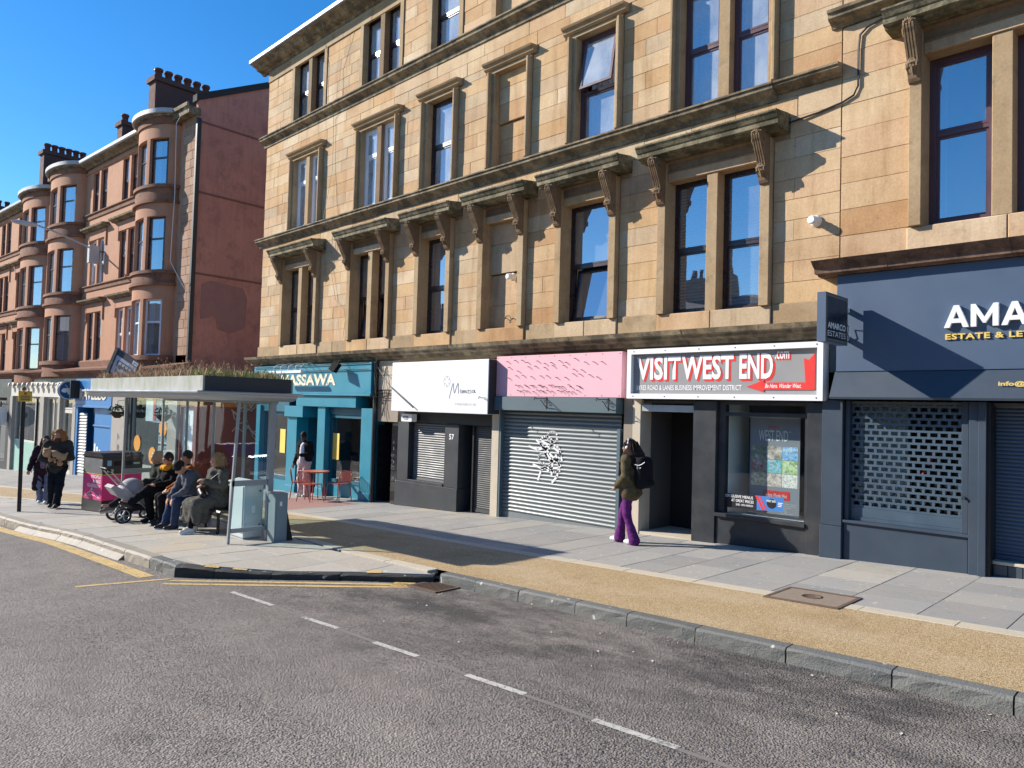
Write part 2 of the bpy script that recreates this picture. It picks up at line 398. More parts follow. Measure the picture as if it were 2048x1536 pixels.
# front pavement: courses running from wall to track, joints broken
J = .004
x = 1.2
nsl = 0
far_m = MB(); far_tint = []
while x > -60:
    w = random.choice((.6, .6, .75, .75, .9)) if x > -16 else 1.2
    xa, xb = x-w, x
    y = .5 if x > -15.3 else .6
    lim = -2.75
    first = True
    while y > tr_in(xa)+.22:
        l = random.uniform(.55, 1.25); yb2 = max(tr_in(xa)+.2, y-l)
        if yb2 < tr_in(xa)+.45: yb2 = tr_in(xa)+.2
        ya_l, yb_l = y-J, yb2+J
        P = [(xa+J, yb_l), (xb-J, yb_l), (xb-J, ya_l), (xa+J, ya_l)]
        if yb_l < ya_l-.05:
            if x > -30:
                slab('paving_slab', P, zp, M_slab if random.random() > .06 else M_slab2, pave); nsl += 1
            else:
                d = random.uniform(-.002, .002); far_m.add([(a, b, g(a)+d) for a, b in P], [[0,1,2,3]]); far_tint.append(random.random())
        y = yb2
    x -= w
def with_tint(o, t):
    at = o.data.attributes.new('tint', 'FLOAT', 'FACE'); at.data.foreach_set('value', t); return o
with_tint(far_m.build('distant_paving_slab', M_slab, pave, kind='stuff'), far_tint)
# pale edging stones on both sides of the track
x = 1.0
while x > -40:
    l = random.uniform(.85, 1.0); xa = x-l
    for f, o0, o1, lo in ((tr_in, -.02, .19, 60), (tr_out, -.16, .02, -7.25)):
        if x < lo or f is tr_in:
            z = (lambda a, b: g(a)+.004)
            slab('edging_stone', [(xa+.004, f(xa)+o0), (x-.004, f(x)+o0), (x-.004, f(x)+o1), (xa+.004, f(xa)+o1)], z, M_strip, pave if f is tr_in else island)
    x = xa
# island paving
x = -7.35
row = 0
while x > -34:
    w = random.uniform(.62, .95); xa = x-w
    y0 = max(isl_front(x), isl_front(xa))+.17; yend = min(tr_out(x), tr_out(xa))-.17
    y = y0
    # wedge beside the diagonal kerb
    f0, f1 = isl_front(xa)+.16, isl_front(x)+.16
    if f1-f0 > .1 and yend-f0 > .1: slab('paving_slab', [(xa+J, min(f0, yend)), (x-J, min(f1, yend)), (x-J, min(y0, yend)+.001), (xa+J, min(y0, yend)+.001)], isl_z, M_slab2, island)
    while y < yend-.05:
        l = random.uniform(.5, .95); yb2 = min(yend, y+l)
        if yend-yb2 < .25: yb2 = yend
        mat = M_slab2 if (y < isl_front(x)+.9 or x > -10.4 or random.random() < .12) else M_slab
        slab('paving_slab', [(xa+J, y+J), (x-J, y+J), (x-J, yb2-J), (xa+J, yb2-J)], isl_z, mat, island)
        y = yb2
    x = xa

# kerb stones
kerb = thing('kerb', None, None); kerb['kind'] = 'structure'
def kstone(a, b, ya, yb, mat, h=.14, w=.16, name='kerb_stone', r=.018, top=None, skew=0):
    """one kerb stone between two points on its front line; rounded front edge, rough face"""
    A = Vector((a, ya, 0)); B = Vector((b, yb, 0)); d = (B-A).normalized(); nrm = Vector((-d.y, d.x, 0))
    if nrm.y < 0: nrm = -nrm
    n = max(3, int((B-A).length/.12)); m = MB(); rows = []
    for i in range(n+1):
        u = i/n; p = A.lerp(B, .006/(B-A).length + u*(1-.012/(B-A).length)); z = (top(p.x, p.y) if top else g(p.x)+.002)
        jj = lambda s: random.uniform(-s, s)
        e = .012 if i in (0, n) else 0
        pr = [(-skew+jj(.006), -h-.03), (jj(.007)+e*.5, -h*.5), (jj(.006)+e*.5, -r-jj(.004)-e), (r+e*.5, 0-e*.5+jj(.0015)), (w, 0), (w, -h)]
        rows.append([p + nrm*q[0] + Vector((0, 0, z+q[1])) for q in pr])
    k = 6; vs = [v for r_ in rows for v in r_]
    m.add(vs, [[i*k+j, (i+1)*k+j, (i+1)*k+j+1, i*k+j+1] for i in range(n) for j in range(k-1)])
    m.add(rows[0], [list(range(k))]); m.add(rows[-1], [list(range(k))[::-1]])
    return m.build(name, mat, kerb)
js = [-7.24,-6.57,-5.84,-5.0,-4.33,-3.56,-2.7,-1.87,-1.09,-.3,.5,1.35]
for a, b in zip(js[:-1], js[1:]): kstone(a, b, -4.72, -4.72, M_kerb)
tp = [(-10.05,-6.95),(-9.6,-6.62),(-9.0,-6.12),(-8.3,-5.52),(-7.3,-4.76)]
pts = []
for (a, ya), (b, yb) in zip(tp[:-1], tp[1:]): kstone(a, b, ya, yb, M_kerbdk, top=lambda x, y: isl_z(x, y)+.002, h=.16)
kstone(-10.5, -10.05, -6.955, -6.95, M_kerb, top=isl_z, h=.16); kstone(-10.95, -10.5, -6.96, -6.955, M_kerb, top=isl_z, h=.16)
x = -10.95
while x > -40:
    xa = x-1.0 if x > -18.5 else x-2.0
    kstone(xa, x, isl_front(xa), isl_front(x), M_buskerb, top=isl_z, h=.17, w=.2, r=.03, skew=.12 if -16 < x < -11 else 0); x = xa

# painted markings
def mark(name, poly, mat, parent=road):
    m = MB(); n = len(poly)
    # subdivided so that it follows the slope
    m.add([(x, y, g(x)-.126) for x, y in poly], [list(range(n))]); return m.build(name, mat, parent)
def stripe(a, b, w, mat, name='painted_line'):
    A, B = Vector(a), Vector(b); d = (B-A).normalized(); n = Vector((-d.y, d.x))*w/2
    return mark(name, [tuple(A+n), tuple(A-n), tuple(B-n), tuple(B+n)], mat)
for a, b in ((-8.65,-7.66),(-6.97,-6.32),(-5.67,-5.05),(-4.39,-3.76),(-3.1,-2.45),(-1.82,-1.17),(-.52,.12)):
    stripe((a,-6.80),(b,-6.78), .062, M_roadwhite)
M_oldline = plain('faded_line', (.185,.168,.155), .9, .25, 8)
stripe((-8.7,-6.79),(1,-6.79), .045, M_oldline, 'faded_line').location.z = -.0015
for k in range(8):
    a = -18.9+1.07*k; b = a+1.07
    yy = lerpf([(-19,-7.62),(-16.4,-7.50),(-14.5,-7.28),(-10.4,-7.2)])
    mark('painted_line', [(a, yy(a)-.1), (b+.001, yy(b)-.1), (b+.001, yy(b)+.1), (a, yy(a)+.1)], M_yellow)
stripe((-10.33,-8.05),(-9.98,-7.02), .09, M_yellow)
for o in (.14, .34):
    dv = Vector((.707, -.707))*o
    stripe((-9.98+dv.x,-6.98+dv.y),(-8.2+dv.x*.9,-5.5+dv.y*.9), .085, M_yellow); stripe((-8.2+dv.x*.9,-5.5+dv.y*.9),(-7.5+dv.x*.7,-4.96+dv.y*.7), .085, M_yellow)
stripe((-7.62,-5.18),(-7.40,-5.01), .30, M_yellow)
for a in ((-9.72,-6.72),(-9.42,-6.47),(-8.02,-5.3)):
    dd = Vector((.77,.64)); p = Vector(a)
    q = [p+Vector((-.05,.04)), p+Vector((-.05,.04))+dd*.2, p+dd*.2+Vector((-.14,.12)), p+Vector((-.14,.12))]
    m = MB(); m.add([(v.x, v.y, isl_z(v.x, v.y)+.008) for v in q], [[0,1,2,3]]); m.build('yellow_kerb_mark', M_yellow, kerb)
# road gully and covers
t = thing('road_gully', 'rusty iron gully grating in the road by the kerb corner', 'drain cover', (-7.12,-4.9,g(-7.12)-.13))
m = MB(); m.box(-.26,.26,-.17,.17,0,.006); m.build('gully_pit', M_black, t, local=True)
m = MB()
for s in (-1, 1): m.box(-.28,.28,s*.19-.02,s*.19+.02,.0,.016); m.box(s*.27-.02,s*.27+.02,-.17,.17,.0,.016)
rust = plain('rusty_iron', (.13,.085,.06), .7, .4, 12)
m.build('frame', rust, t, local=True)
for k in range(9):
    m = MB(); m.box(-.245+.055*k,-.22+.055*k,-.165,.165,.003,.014); m.build('bar', rust, t, local=True)
t.rotation_euler = (0, -math.atan(.0403), 0)
t = thing('manhole_cover', 'square resin-filled inspection cover in the pavement edge, iron frame round it', 'manhole cover', (-3.28,-2.75,g(-3.28)))
t.rotation_euler = (0, -math.atan(.0403), .0)
m = MB(); m.box(-.37,.37,-.30,.30,.002,.010); m.build('infill', plain('brown_infill', (.24,.19,.145), .85, .3, 25, bump=.5), t, local=True)
m = MB()
for s in (-1, 1): m.box(-.40,.40,s*.32-.03,s*.32+.025,.002,.014); m.box(s*.385-.02,s*.385+.02,-.29,.29,.002,.014)
m.build('frame', rust, t, local=True)
m = MB(); m.lathe([(.115,.008),(.115,.014),(.09,.0145),(.088,.011),(.03,.012)], (-.02,.02,0), 20); m.build('round_lid', rust, t, local=True)
t = thing('gas_cover', 'small brown slotted cover let into the slabs at the right edge', 'drain cover', (-.62,-2.0,g(-.62)), 0)
m = MB(); m.box(-.1,.1,-.07,.07,.004,.009); m.build('lid', rust, t, local=True)
# pink tactile paving outside the cafe
t = sheet('tactile_paving', rng(-17.9, -15.35, .4), lambda x: tr_in(x)+.25, lambda x: -.55+.0*x, .0045, plain('pink_tactile_concrete', (.42,.24,.20), .85, .15, 6), pave)
m = MB(); n = 0
yy = 0
for i in range(26):
    for j in range(22):
        px, py = -17.85+i*.096, -2.5+j*.088
        if py > tr_in(px)+.3: m.add([(px-.022,py-.022,g(px)+.005),(px+.022,py-.022,g(px)+.005),(px+.022,py+.022,g(px)+.005),(px-.022,py+.022,g(px)+.005),(px,py,g(px)+.017)], [[0,1,4],[1,2,4],[2,3,4],[3,0,4]])
m.build('tactile_blister', plain('pink_tactile_concrete', (0,0,0)), pave, kind='stuff')
# litter: specks on the road along the kerb
m = MB()
for k in range(46):
    a = random.uniform(-7.5, .5); b = -4.78-random.expovariate(2.2); r = random.uniform(.008, .026); th = random.uniform(0, 3)
    c, s = cos(th)*r, sin(th)*r
    m.add([(a-c,b-s,g(a)-.124),(a+s*.5,b-c*.5,g(a)-.119),(a+c,b+s,g(a)-.122),(a-s*.5,b+c*.5,g(a)-.124)], [[0,1,2,3]])
m.build('litter', plain('pale_litter', (.5,.46,.4), .8, .3, 20), road, kind='stuff')
# ------------------------------------------------------------------ the sandstone tenement
def wall_holes(m, X0, X1, Z0, Z1, Y, holes, depth):
    """wall face at Y with openings (x0,x1,z0,z1) and their reveals going back by depth"""
    xs = sorted({X0, X1, *[h[i] for h in holes for i in (0, 1)]}); zs = sorted({Z0, Z1, *[h[i] for h in holes for i in (2, 3)]})
    inside = lambda x, z: any(h[0] < x < h[1] and h[2] < z < h[3] for h in holes)
    for a, b in zip(xs[:-1], xs[1:]):
        for c, d in zip(zs[:-1], zs[1:]):
            if not inside((a+b)/2, (c+d)/2): m.quad((a,Y,c),(b,Y,c),(b,Y,d),(a,Y,d))
    for a, b, c, d in holes:
        e = Y+depth
        m.quad((a,Y,c),(a,e,c),(a,e,d),(a,Y,d)); m.quad((b,Y,c),(b,Y,d),(b,e,d),(b,e,c))
        m.quad((a,Y,d),(a,e,d),(b,e,d),(b,Y,d)); m.quad((a,Y,c),(b,Y,c),(b,e,c),(a,e,c))

class Frame:
    """wall frame: local (u along the wall, v into it, z) -> world"""
    def __init__(s, o=(0, 0), a=0): s.o = o; s.a = a
    def M(s): return Matrix.Translation((s.o[0], s.o[1], 0)) @ Matrix.Rotation(s.a, 4, 'Z')

def window(parent, x0, x1, z0, z1, fr=M_brownfr, gl=None, y=.27, split=.52, fw=.055, curtain=None, tilt=None, stiles=True, sill=True, sash=True):
    gl = gl or M_glass
    """sash window: frame, panes, whatever hangs behind them"""
    m = MB(); zm = z0+(z1-z0)*(1-split) if split else None
    m.box(x0,x0+fw,y-.04,y+.05,z0,z1); m.box(x1-fw,x1,y-.04,y+.05,z0,z1); m.box(x0+fw,x1-fw,y-.04,y+.05,z0,z0+fw*1.25); m.box(x0+fw,x1-fw,y-.04,y+.05,z1-fw,z1)
    if sash and split:
        s = .035
        m.box(x0+fw,x1-fw,y-.025,y+.03,zm-.03,zm+.03)
        for zl, zh, yy in ((z0+fw*1.25, zm-.03, y+.012), (zm+.03, z1-fw, y-.012)):
            if tilt == 'low' and zl < zm-.1: continue
            if tilt == 'top' and zl > zm: continue
            m.box(x0+fw,x0+fw+s,yy-.018,yy+.02,zl,zh); m.box(x1-fw-s,x1-fw,yy-.018,yy+.02,zl,zh)
            m.box(x0+fw+s,x1-fw-s,yy-.018,yy+.02,zl,zl+s); m.box(x0+fw+s,x1-fw-s,yy-.018,yy+.02,zh-s,zh)
    w = m.build('window', fr, parent)
    a, b = x0+fw+.02, x1-fw-.02
    def pane(zl, zh, yy): 
        q = MB(); q.box(a, b, yy-.003, yy+.003, zl, zh); return q.build('pane', gl, w)
    if not split: pane(z0+fw, z1-fw, y)
    else:
        if tilt != 'low': pane(z0+fw*1.2, zm-.02, y+.014)
        if tilt != 'top': pane(zm+.02, z1-fw*.9, y-.010)
        if tilt:
            zl, zh = (z0+fw*1.25, zm-.03) if tilt == 'low' else (zm+.02, z1-fw)
            q = MB(); t = .05
            q.box(a,a+t,-.02,.02,0,zh-zl); q.box(b-t,b,-.02,.02,0,zh-zl); q.box(a+t,b-t,-.02,.02,0,t); q.box(a+t,b-t,-.02,.02,zh-zl-t,zh-zl)
            q.cur = 1; q.box(a+t,b-t,-.004,.004,t,zh-zl-t)
            ang = -.16 if tilt == 'low' else -.15      # low: top leans into the room; top: foot swings out
            R = Matrix.Rotation(ang, 4, 'X')
            if tilt == 'low': R = Matrix.Translation((0,y+.01,zl)) @ Matrix.Rotation(-.13, 4, 'X')
            else: R = Matrix.Translation((0,y-.03,zh)) @ Matrix.Rotation(-.16, 4, 'X') @ Matrix.Translation((0,0,-(zh-zl)))
            q.v = [tuple(R @ Vector(p)) for p in q.v]
            q.build('sash', [fr, gl], w)
    if curtain:
        kind = curtain if isinstance(curtain, str) else curtain[0]
        if kind == 'blind':
            n = int((z1-z0)/.055); q = MB()
            for k in range(n):
                zz = z0+.03+k*(z1-z0-.06)/n; q.add([(x0+.03,y+.10,zz),(x1-.03,y+.10,zz),(x1-.03,y+.145,zz+.035),(x0+.03,y+.145,zz+.035)], [[0,1,2,3]])
            q.build('blind', M_white, w, kind='stuff')
        else:
            sp = curtain[1:] if not isinstance(curtain, str) else ((0, 1),)
            q = MB()
            for (u0, u1) in sp:
                xa, xb = x0+.02+(x1-x0-.04)*u0, x0+.02+(x1-x0-.04)*u1; n = max(6, int((xb-xa)/.02)); ph = random.random()*6
                f = [(xa+(xb-xa)*i/n, y+.14+.022*sin(i*.95+ph)+.012*sin(i*.37+ph*2)) for i in range(n+1)]
                zt = z1-.02; vs = [(p[0],p[1],z0+.01) for p in f] + [(p[0],p[1],zt) for p in f]
                q.add(vs, [[i,i+1,n+2+i,n+1+i] for i in range(n)], True)
            q.build('curtain', M_curtain, w)
    return w

tA = thing('tenement_building', 'long honey sandstone tenement with bracketed window hoods above the row of shops', 'building', (-22.1, 0, 0))
OPEN1 = [(-20.5,-18.7),(-16.8,-15.2),(-13.85,-12.86),(-11.6,-10.54),(-9.36,-8.2),(-6.98,-5.26)]
OPEN2 = [(-20.2,-18.75),(-16.6,-15.1),(-13.8,-12.85),(-11.45,-10.52),(-9.15,-8.2),(-6.8,-5.2)]
OPEN3 = [(-20.4,-18.7),(-16.7,-15.06),(-13.75,-12.76),(-11.5,-10.5),(-9.2,-8.2),(-6.8,-5.2)]
DBL = {0, 1, 5}; BLIND = 3
Z1, Z2, Z3 = (3.54, 5.84), (7.04, 9.14), (10.33, 12.2)
XL, XR = -22.1, -4.08
holes = [(a, b, *Z1) for a, b in OPEN1] + [(a, b, *Z2) for a, b in OPEN2] + [(a, b, *Z3) for a, b in OPEN3]
m = MB(); wall_holes(m, XL, XR, 2.9, 12.6, .016, holes, .34)
m.box(XL, XL+.01, .016, 9, -3, 12.6, 'f'); m.build('wall', M_trim, tA)
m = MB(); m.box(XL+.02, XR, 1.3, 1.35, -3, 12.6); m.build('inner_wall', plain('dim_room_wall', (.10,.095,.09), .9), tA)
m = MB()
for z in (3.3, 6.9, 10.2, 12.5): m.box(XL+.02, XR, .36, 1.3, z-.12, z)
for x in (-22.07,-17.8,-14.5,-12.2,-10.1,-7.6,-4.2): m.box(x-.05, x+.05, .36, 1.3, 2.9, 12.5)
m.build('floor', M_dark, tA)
m = MB(); m.prism([(.0,12.62),(5,15.6),(10,12.62)], 'x', XL-.05, XR); m.build('roof', M_slate, tA)

STONES = []          # (x0,x1,z0,z1,y0,mat)
def lay(x0, x1, z0, z1, hmin=.30, lmin=.42, lmax=1.0, y=0, out=None):
    """coursed ashlar between x0..x1, z0..z1"""
    out = STONES if out is None else out
    n = max(1, round((z1-z0)/hmin)); h = (z1-z0)/n; W = x1-x0
    if W < .08: return
    for i in range(n):
        k = max(1, round(W/random.uniform(lmin+.1, lmax))); 
        ws = [random.uniform(.7, 1.35) for _ in range(k)]
        if i % 2 and k == 2: ws = [.62, 1.3] if random.random() < .5 else [1.3, .62]
        s = sum(ws); x = x0
        for w in ws:
            xn = x+W*w/s; out.append((x, xn, z0+i*h, z0+(i+1)*h, y)); x = xn
def gaps(op, margin): 
    e = [XL] + [v for a, b in op for v in (a-margin, b+margin)] + [XR]
    return [(e[i], e[i+1]) for i in range(0, len(e), 2)]
for a, b in gaps(OPEN1, .17): lay(a, b, 3.56, 6.10)
lay_cols = gaps(OPEN1, .42)
for a, b in lay_cols: lay(a, b, 6.10, 6.42)
lay(XL, XR, 6.42, 6.74, .32, .6, 1.3)
for a, b in gaps(OPEN2, .17): lay(a, b, 7.04, 9.20)
for a, b in gaps(OPEN2, .33): lay(a, b, 9.20, 9.38, .18, .5, 1.2)
lay(XL, XR, 9.38, 9.98, .30, .6, 1.4)
for a, b in gaps(OPEN3, .17): lay(a, b, 10.33, 12.1)
def stone_mesh(name, w, h):            # unit-ish chamfered block, shared between stones of the same size class
    q = MB(); q.cbox(0, w, 0, .03, 0, h, .005)
    me = bpy.data.meshes.new(name); me.from_pydata(q.v, [], q.f); return me
def place_stones(stones, parent, mat, name='stone', limit=298, cam_xy=(0, -10.8)):
    def size(s): 
        d = math.hypot((s[0]+s[1])/2-cam_xy[0], cam_xy[1]); dz = (s[2]+s[3])/2-1.8
        return (s[1]-s[0])*(s[3]-s[2])/(d*d+dz*dz)**1.5 * (1 if ((s[2]+s[3])/2 < 12.5) else 0)
    st = sorted(stones, key=size, reverse=True); inv = pinv(parent); cache = {}
    for s in st[:limit]:
        k = (round(s[1]-s[0], 2), round(s[3]-s[2], 2))
        if k not in cache:
            me = stone_mesh(name, 1, 1); me.materials.append(mat); cache[k] = me
            q = MB(); q.cbox(0, k[0], 0, .04, 0, k[1], .004)
            for v, c in zip(me.vertices, q.v): v.co = c
        o = bpy.data.objects.new(name, cache[k]); COL.objects.link(o); o.parent = parent
        j = .0022
        o.location = inv @ Vector((s[0]+j, s[4]-random.uniform(0, .008), s[2]+j))
        o.scale = ((s[1]-s[0]-2*j)/k[0], 1, (s[3]-s[2]-2*j)/k[1])
    if st[limit:]:
        q = MB(); tint = []
        for s in st[limit:]:
            n0 = len(q.f); q.cbox(s[0]+.004, s[1]-.004, s[4]-random.uniform(0, .008), .04, s[2]+.004, s[3]-.004, .006); r = random.random(); tint += [r]*(len(q.f)-n0)
        with_tint(q.build('distant_'+name, mat, parent, kind='stuff'), tint)
place_stones(STONES, tA, M_block)

def course(parent, prof, x0, x1, mat, lmin=.9, lmax=1.5, name='cornice_stone', gap=.004):
    """a moulded course: lengths of extruded stone butted end to end"""
    x = x0
    while x < x1-.01:
        xn = min(x1, x+random.uniform(lmin, lmax))
        if x1-xn < .4: xn = x1
        j = random.uniform(-.006, .006)
        m = MB(); m.prism([(p[0]+j*(p[0] < -.01), p[1]) for p in prof], 'x', x+gap/2, xn-gap/2); m.build(name, mat, parent); x = xn
# first cornice above the shops, sill course, string courses, eaves
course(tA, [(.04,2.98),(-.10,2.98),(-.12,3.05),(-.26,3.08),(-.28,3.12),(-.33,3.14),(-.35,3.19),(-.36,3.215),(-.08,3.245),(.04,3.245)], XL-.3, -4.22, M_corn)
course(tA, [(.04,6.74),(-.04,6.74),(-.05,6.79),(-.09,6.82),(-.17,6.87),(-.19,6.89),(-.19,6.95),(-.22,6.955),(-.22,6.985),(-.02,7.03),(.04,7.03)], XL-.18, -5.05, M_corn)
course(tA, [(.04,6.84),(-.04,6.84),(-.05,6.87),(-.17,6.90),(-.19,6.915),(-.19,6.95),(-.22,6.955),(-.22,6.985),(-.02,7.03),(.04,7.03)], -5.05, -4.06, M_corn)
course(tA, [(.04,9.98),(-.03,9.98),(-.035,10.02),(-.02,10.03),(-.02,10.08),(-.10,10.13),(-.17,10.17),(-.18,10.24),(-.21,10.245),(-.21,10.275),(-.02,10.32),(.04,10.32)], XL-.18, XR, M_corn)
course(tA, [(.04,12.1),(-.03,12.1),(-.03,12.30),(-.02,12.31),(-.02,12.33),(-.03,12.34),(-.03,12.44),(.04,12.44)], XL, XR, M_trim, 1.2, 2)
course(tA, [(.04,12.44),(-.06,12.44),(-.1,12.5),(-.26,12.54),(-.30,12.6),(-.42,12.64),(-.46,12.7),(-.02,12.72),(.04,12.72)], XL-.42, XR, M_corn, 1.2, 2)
m = MB(); m.prism([(-.50,12.70),(-.48,12.68),(-.36,12.68),(-.34,12.70),(-.34,12.80),(-.36,12.80),(-.37,12.71),(-.47,12.71),(-.485,12.80),(-.50,12.80)], 'x', XL-.46, XR); m.build('gutter', M_gutter, tA)
m = MB(); m.box(-22.25, -21.75, -.2, .3, 12.72, 12.98); m.build('skew_stone', M_corn, tA)
# sill course: plain blocks with dressed sills under the windows
ss = []
e = [XL-.06] + [v for a, b in OPEN1 for v in (a-.18, b+.18)] + [XR]
for i in range(len(e)-1):
    a, b = e[i], e[i+1]
    if i % 2: ss += [(a, (a+b)/2, 3.245, 3.54, -.06), ((a+b)/2, b, 3.245, 3.54, -.06)] if b-a > 1.5 else [(a, b, 3.245, 3.54, -.06)]
    else: lay(a, b, 3.245, 3.56, .31, .6, 1.1, -.03, ss)
for s in ss:
    q = MB(); q.cbox(s[0]+.004, s[1]-.004, s[4]-random.uniform(0,.01), .04, s[2], s[3], .012); q.build('sill_stone', M_block if s[4] < -.05 else M_trim, tA)

def bracket_bm():
    """carved scroll console: two volutes, a leaf on the face, ribs; origin at the top of the wall side"""
    m = MB(); w = .075
    prof = [(0,0),(-.30,0),(-.335,-.03),(-.345,-.08),(-.325,-.13),(-.295,-.17),(-.27,-.22),(-.235,-.29),(-.185,-.37),(-.15,-.44),(-.135,-.48),(-.15,-.51),(-.165,-.55),(-.16,-.59),(-.12,-.62),(-.09,-.66),(-.075,-.71),(-.05,-.75),(0,-.77)]
    m.prism(prof, 'x', -w, w)
    inner = [(p[0]-.018, p[1]) for p in prof[2:14]]
    for xx in (-.055, -.018, .018, .055):                     # ribs on the front
        m.prism([(p[0]+.018, p[1]) for p in inner][::-1] + [(p[0]-.004, p[1]) for p in inner], 'x', xx-.011, xx+.011)
    for s in (-1, 1):                                         # side volutes
        for c, r in (((-.24,-.12),.085), ((-.24,-.12),.04), ((-.105,-.555),.05)):
            m.lathe([(r,0),(r*.8,.014),(r*.35,.006)] if s > 0 else [(r,0),(r*.8,-.014),(r*.35,-.006)], (s*w, c[0], c[1]), 10, 'x', False)
    for k in range(5):                                        # palmette at the head
        th = (k-2)*.5; m.tube([(0,-.325,-.085), (.05*sin(th),-.365,-.055+.03*cos(th)), (.075*sin(th),-.355,-.06+.07*cos(th))], [.016,.02,.01], 5)
    for k in range(5):                                        # hanging leaf below
        th = (k-2)*.4; m.tube([(.02*sin(th),-.17,-.47), (.075*sin(th),-.165,-.60+.03*abs(k-2)), (.05*sin(th),-.115,-.70+.03*abs(k-2))], [.014,.02,.008], 5)
    m.tube([(-.075,-.15,-.53),(0,-.19,-.53),(.075,-.15,-.53)], .022, 6)
    return m
_brm = None
def bracket(parent, x, z, s=1.0):
    global _brm
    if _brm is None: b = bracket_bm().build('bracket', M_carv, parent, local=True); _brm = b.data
    else: b = obj('bracket', _brm, None, parent)
    b.location = pinv(parent) @ Vector((x, -.115, z)); b.scale = (1, 1, s)
    return b
def hood(parent, x0, x1, zt, pz0, pz1, carved=True, ov=.27):
    """window surround: pilaster strips, lintel, moulded hood on two consoles"""
    pw = .16
    for a, b in ((x0-pw, x0), (x1, x1+pw)):
        q = MB(); q.cbox(a+.002, b-.002, -.125, .03, pz0, zt-.30, .006); q.build('pilaster', M_trim, parent)
    q = MB(); q.cbox(x0+.002, x1-.002, -.055, .03, pz1, pz1+.14, .004); q.build('lintel', M_block, parent)
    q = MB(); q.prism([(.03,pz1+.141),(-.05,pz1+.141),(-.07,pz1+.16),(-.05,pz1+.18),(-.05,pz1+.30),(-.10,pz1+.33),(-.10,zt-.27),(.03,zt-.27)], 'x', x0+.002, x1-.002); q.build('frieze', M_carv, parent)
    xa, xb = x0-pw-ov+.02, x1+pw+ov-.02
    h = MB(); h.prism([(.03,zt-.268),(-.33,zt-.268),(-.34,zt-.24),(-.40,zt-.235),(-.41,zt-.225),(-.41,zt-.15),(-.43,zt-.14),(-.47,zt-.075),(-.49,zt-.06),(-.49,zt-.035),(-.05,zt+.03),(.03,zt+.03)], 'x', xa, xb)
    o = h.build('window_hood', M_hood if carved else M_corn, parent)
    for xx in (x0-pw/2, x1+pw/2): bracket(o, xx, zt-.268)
    q = MB(); rr = random.Random(int(x0*100))
    for k in range(int((xb-xa)*130)):          # moss along the top edge
        x, y = rr.uniform(xa, xb), -.47+abs(rr.gauss(0,.05)); r = rr.uniform(.006,.020); z = zt-.035+(y+.49)*.14; h_ = rr.uniform(.006,.028)
        q.add([(x-r,y,z-.012),(x,y-r*.8,z-.014),(x+r,y,z-.012),(x,y+r,z-.008),(x+rr.uniform(-r,r),y-.3*r,z+h_)], [[0,1,4],[1,2,4],[2,3,4],[3,0,4]])
    q.build('moss', plain('black_green_moss', (.035,.036,.016), .95, .5, 20), o, kind='stuff')
    return o
for i, (a, b) in enumerate(OPEN1):
    hood(tA, a, b, 6.46, 3.54, 5.84)
    mu = .10
    if i == BLIND: continue
    if i in DBL:
        c = (a+b)/2 - (.02 if i else .02); q = MB(); q.cbox(c-mu, c+mu, -.03, .30, 3.54, 5.84, .008); q.build('mullion', M_trim, tA)
        for k, (p, r) in enumerate(((a, c-mu), (c+mu, b))):
            cur = 'blind' if i == 5 else (('c',(0,.22)) if k == 0 else ('c',(.55,.95))) if i == 0 else ('c',(0,.25),(.8,1))
            window(tA, p, r, *Z1, y=.23, curtain=cur, tilt='low' if i == 1 else None)
    else: window(tA, a, b, *Z1, y=.23, curtain=('c',(0,.3),(.9,1)) if i == 2 else ('c',(.0,.12),(.75,1)), tilt='low' if i == 4 else None)
for i, (a, b) in enumerate(OPEN2):
    # architrave with moulded cap
    for p, r in ((a-.16, a), (b, b+.16)):
        q = MB(); s = 1 if p < a-.01 and r <= a else -1
        q.cbox(p+.002, r-.002, -.05, .03, 7.04, 9.14, .01); o0 = p if r <= a else r-.07
        q.cbox(o0+.002, o0+.068, -.15, -.05, 7.04, 9.16, .014); q.build('architrave', M_trim, tA)
    q = MB(); q.cbox(a-.16, b+.16, -.05, .03, 9.142, 9.22, .004)
    q.prism([(.03,9.222),(-.07,9.222),(-.12,9.25),(-.13,9.30),(-.18,9.325),(-.20,9.36),(-.02,9.385),(.03,9.385)], 'x', a-.29, b+.27); q.build('architrave_cap', M_trim, tA)
    if i == BLIND: continue
    if i in DBL:
        c = (a+b)/2+.02; mu = .10; q = MB(); q.cbox(c-mu, c+mu, -.01, .30, 7.04, 9.14, .008); q.build('mullion', M_carv if i == 1 else M_trim, tA)
        for k, (p, r) in enumerate(((a, c-mu), (c+mu, b))):
            window(tA, p, r, *Z2, y=.13 if i < 2 else .18, fr=M_whitefr if i < 2 else M_mauve, split=.34 if i < 2 else .5, fw=.07, gl=M_glassdust, curtain=('c',(0,1)) if i == 5 else (('c',(.45,1)) if i == 1 else ('c',(.1,.5))))
    else: window(tA, a, b, *Z2, y=.17, gl=M_glassdust, curtain=('c',(.12,1)), tilt='top' if i == 4 else None, fw=.07, fr=M_brownfr if i == 2 else M_mauve)
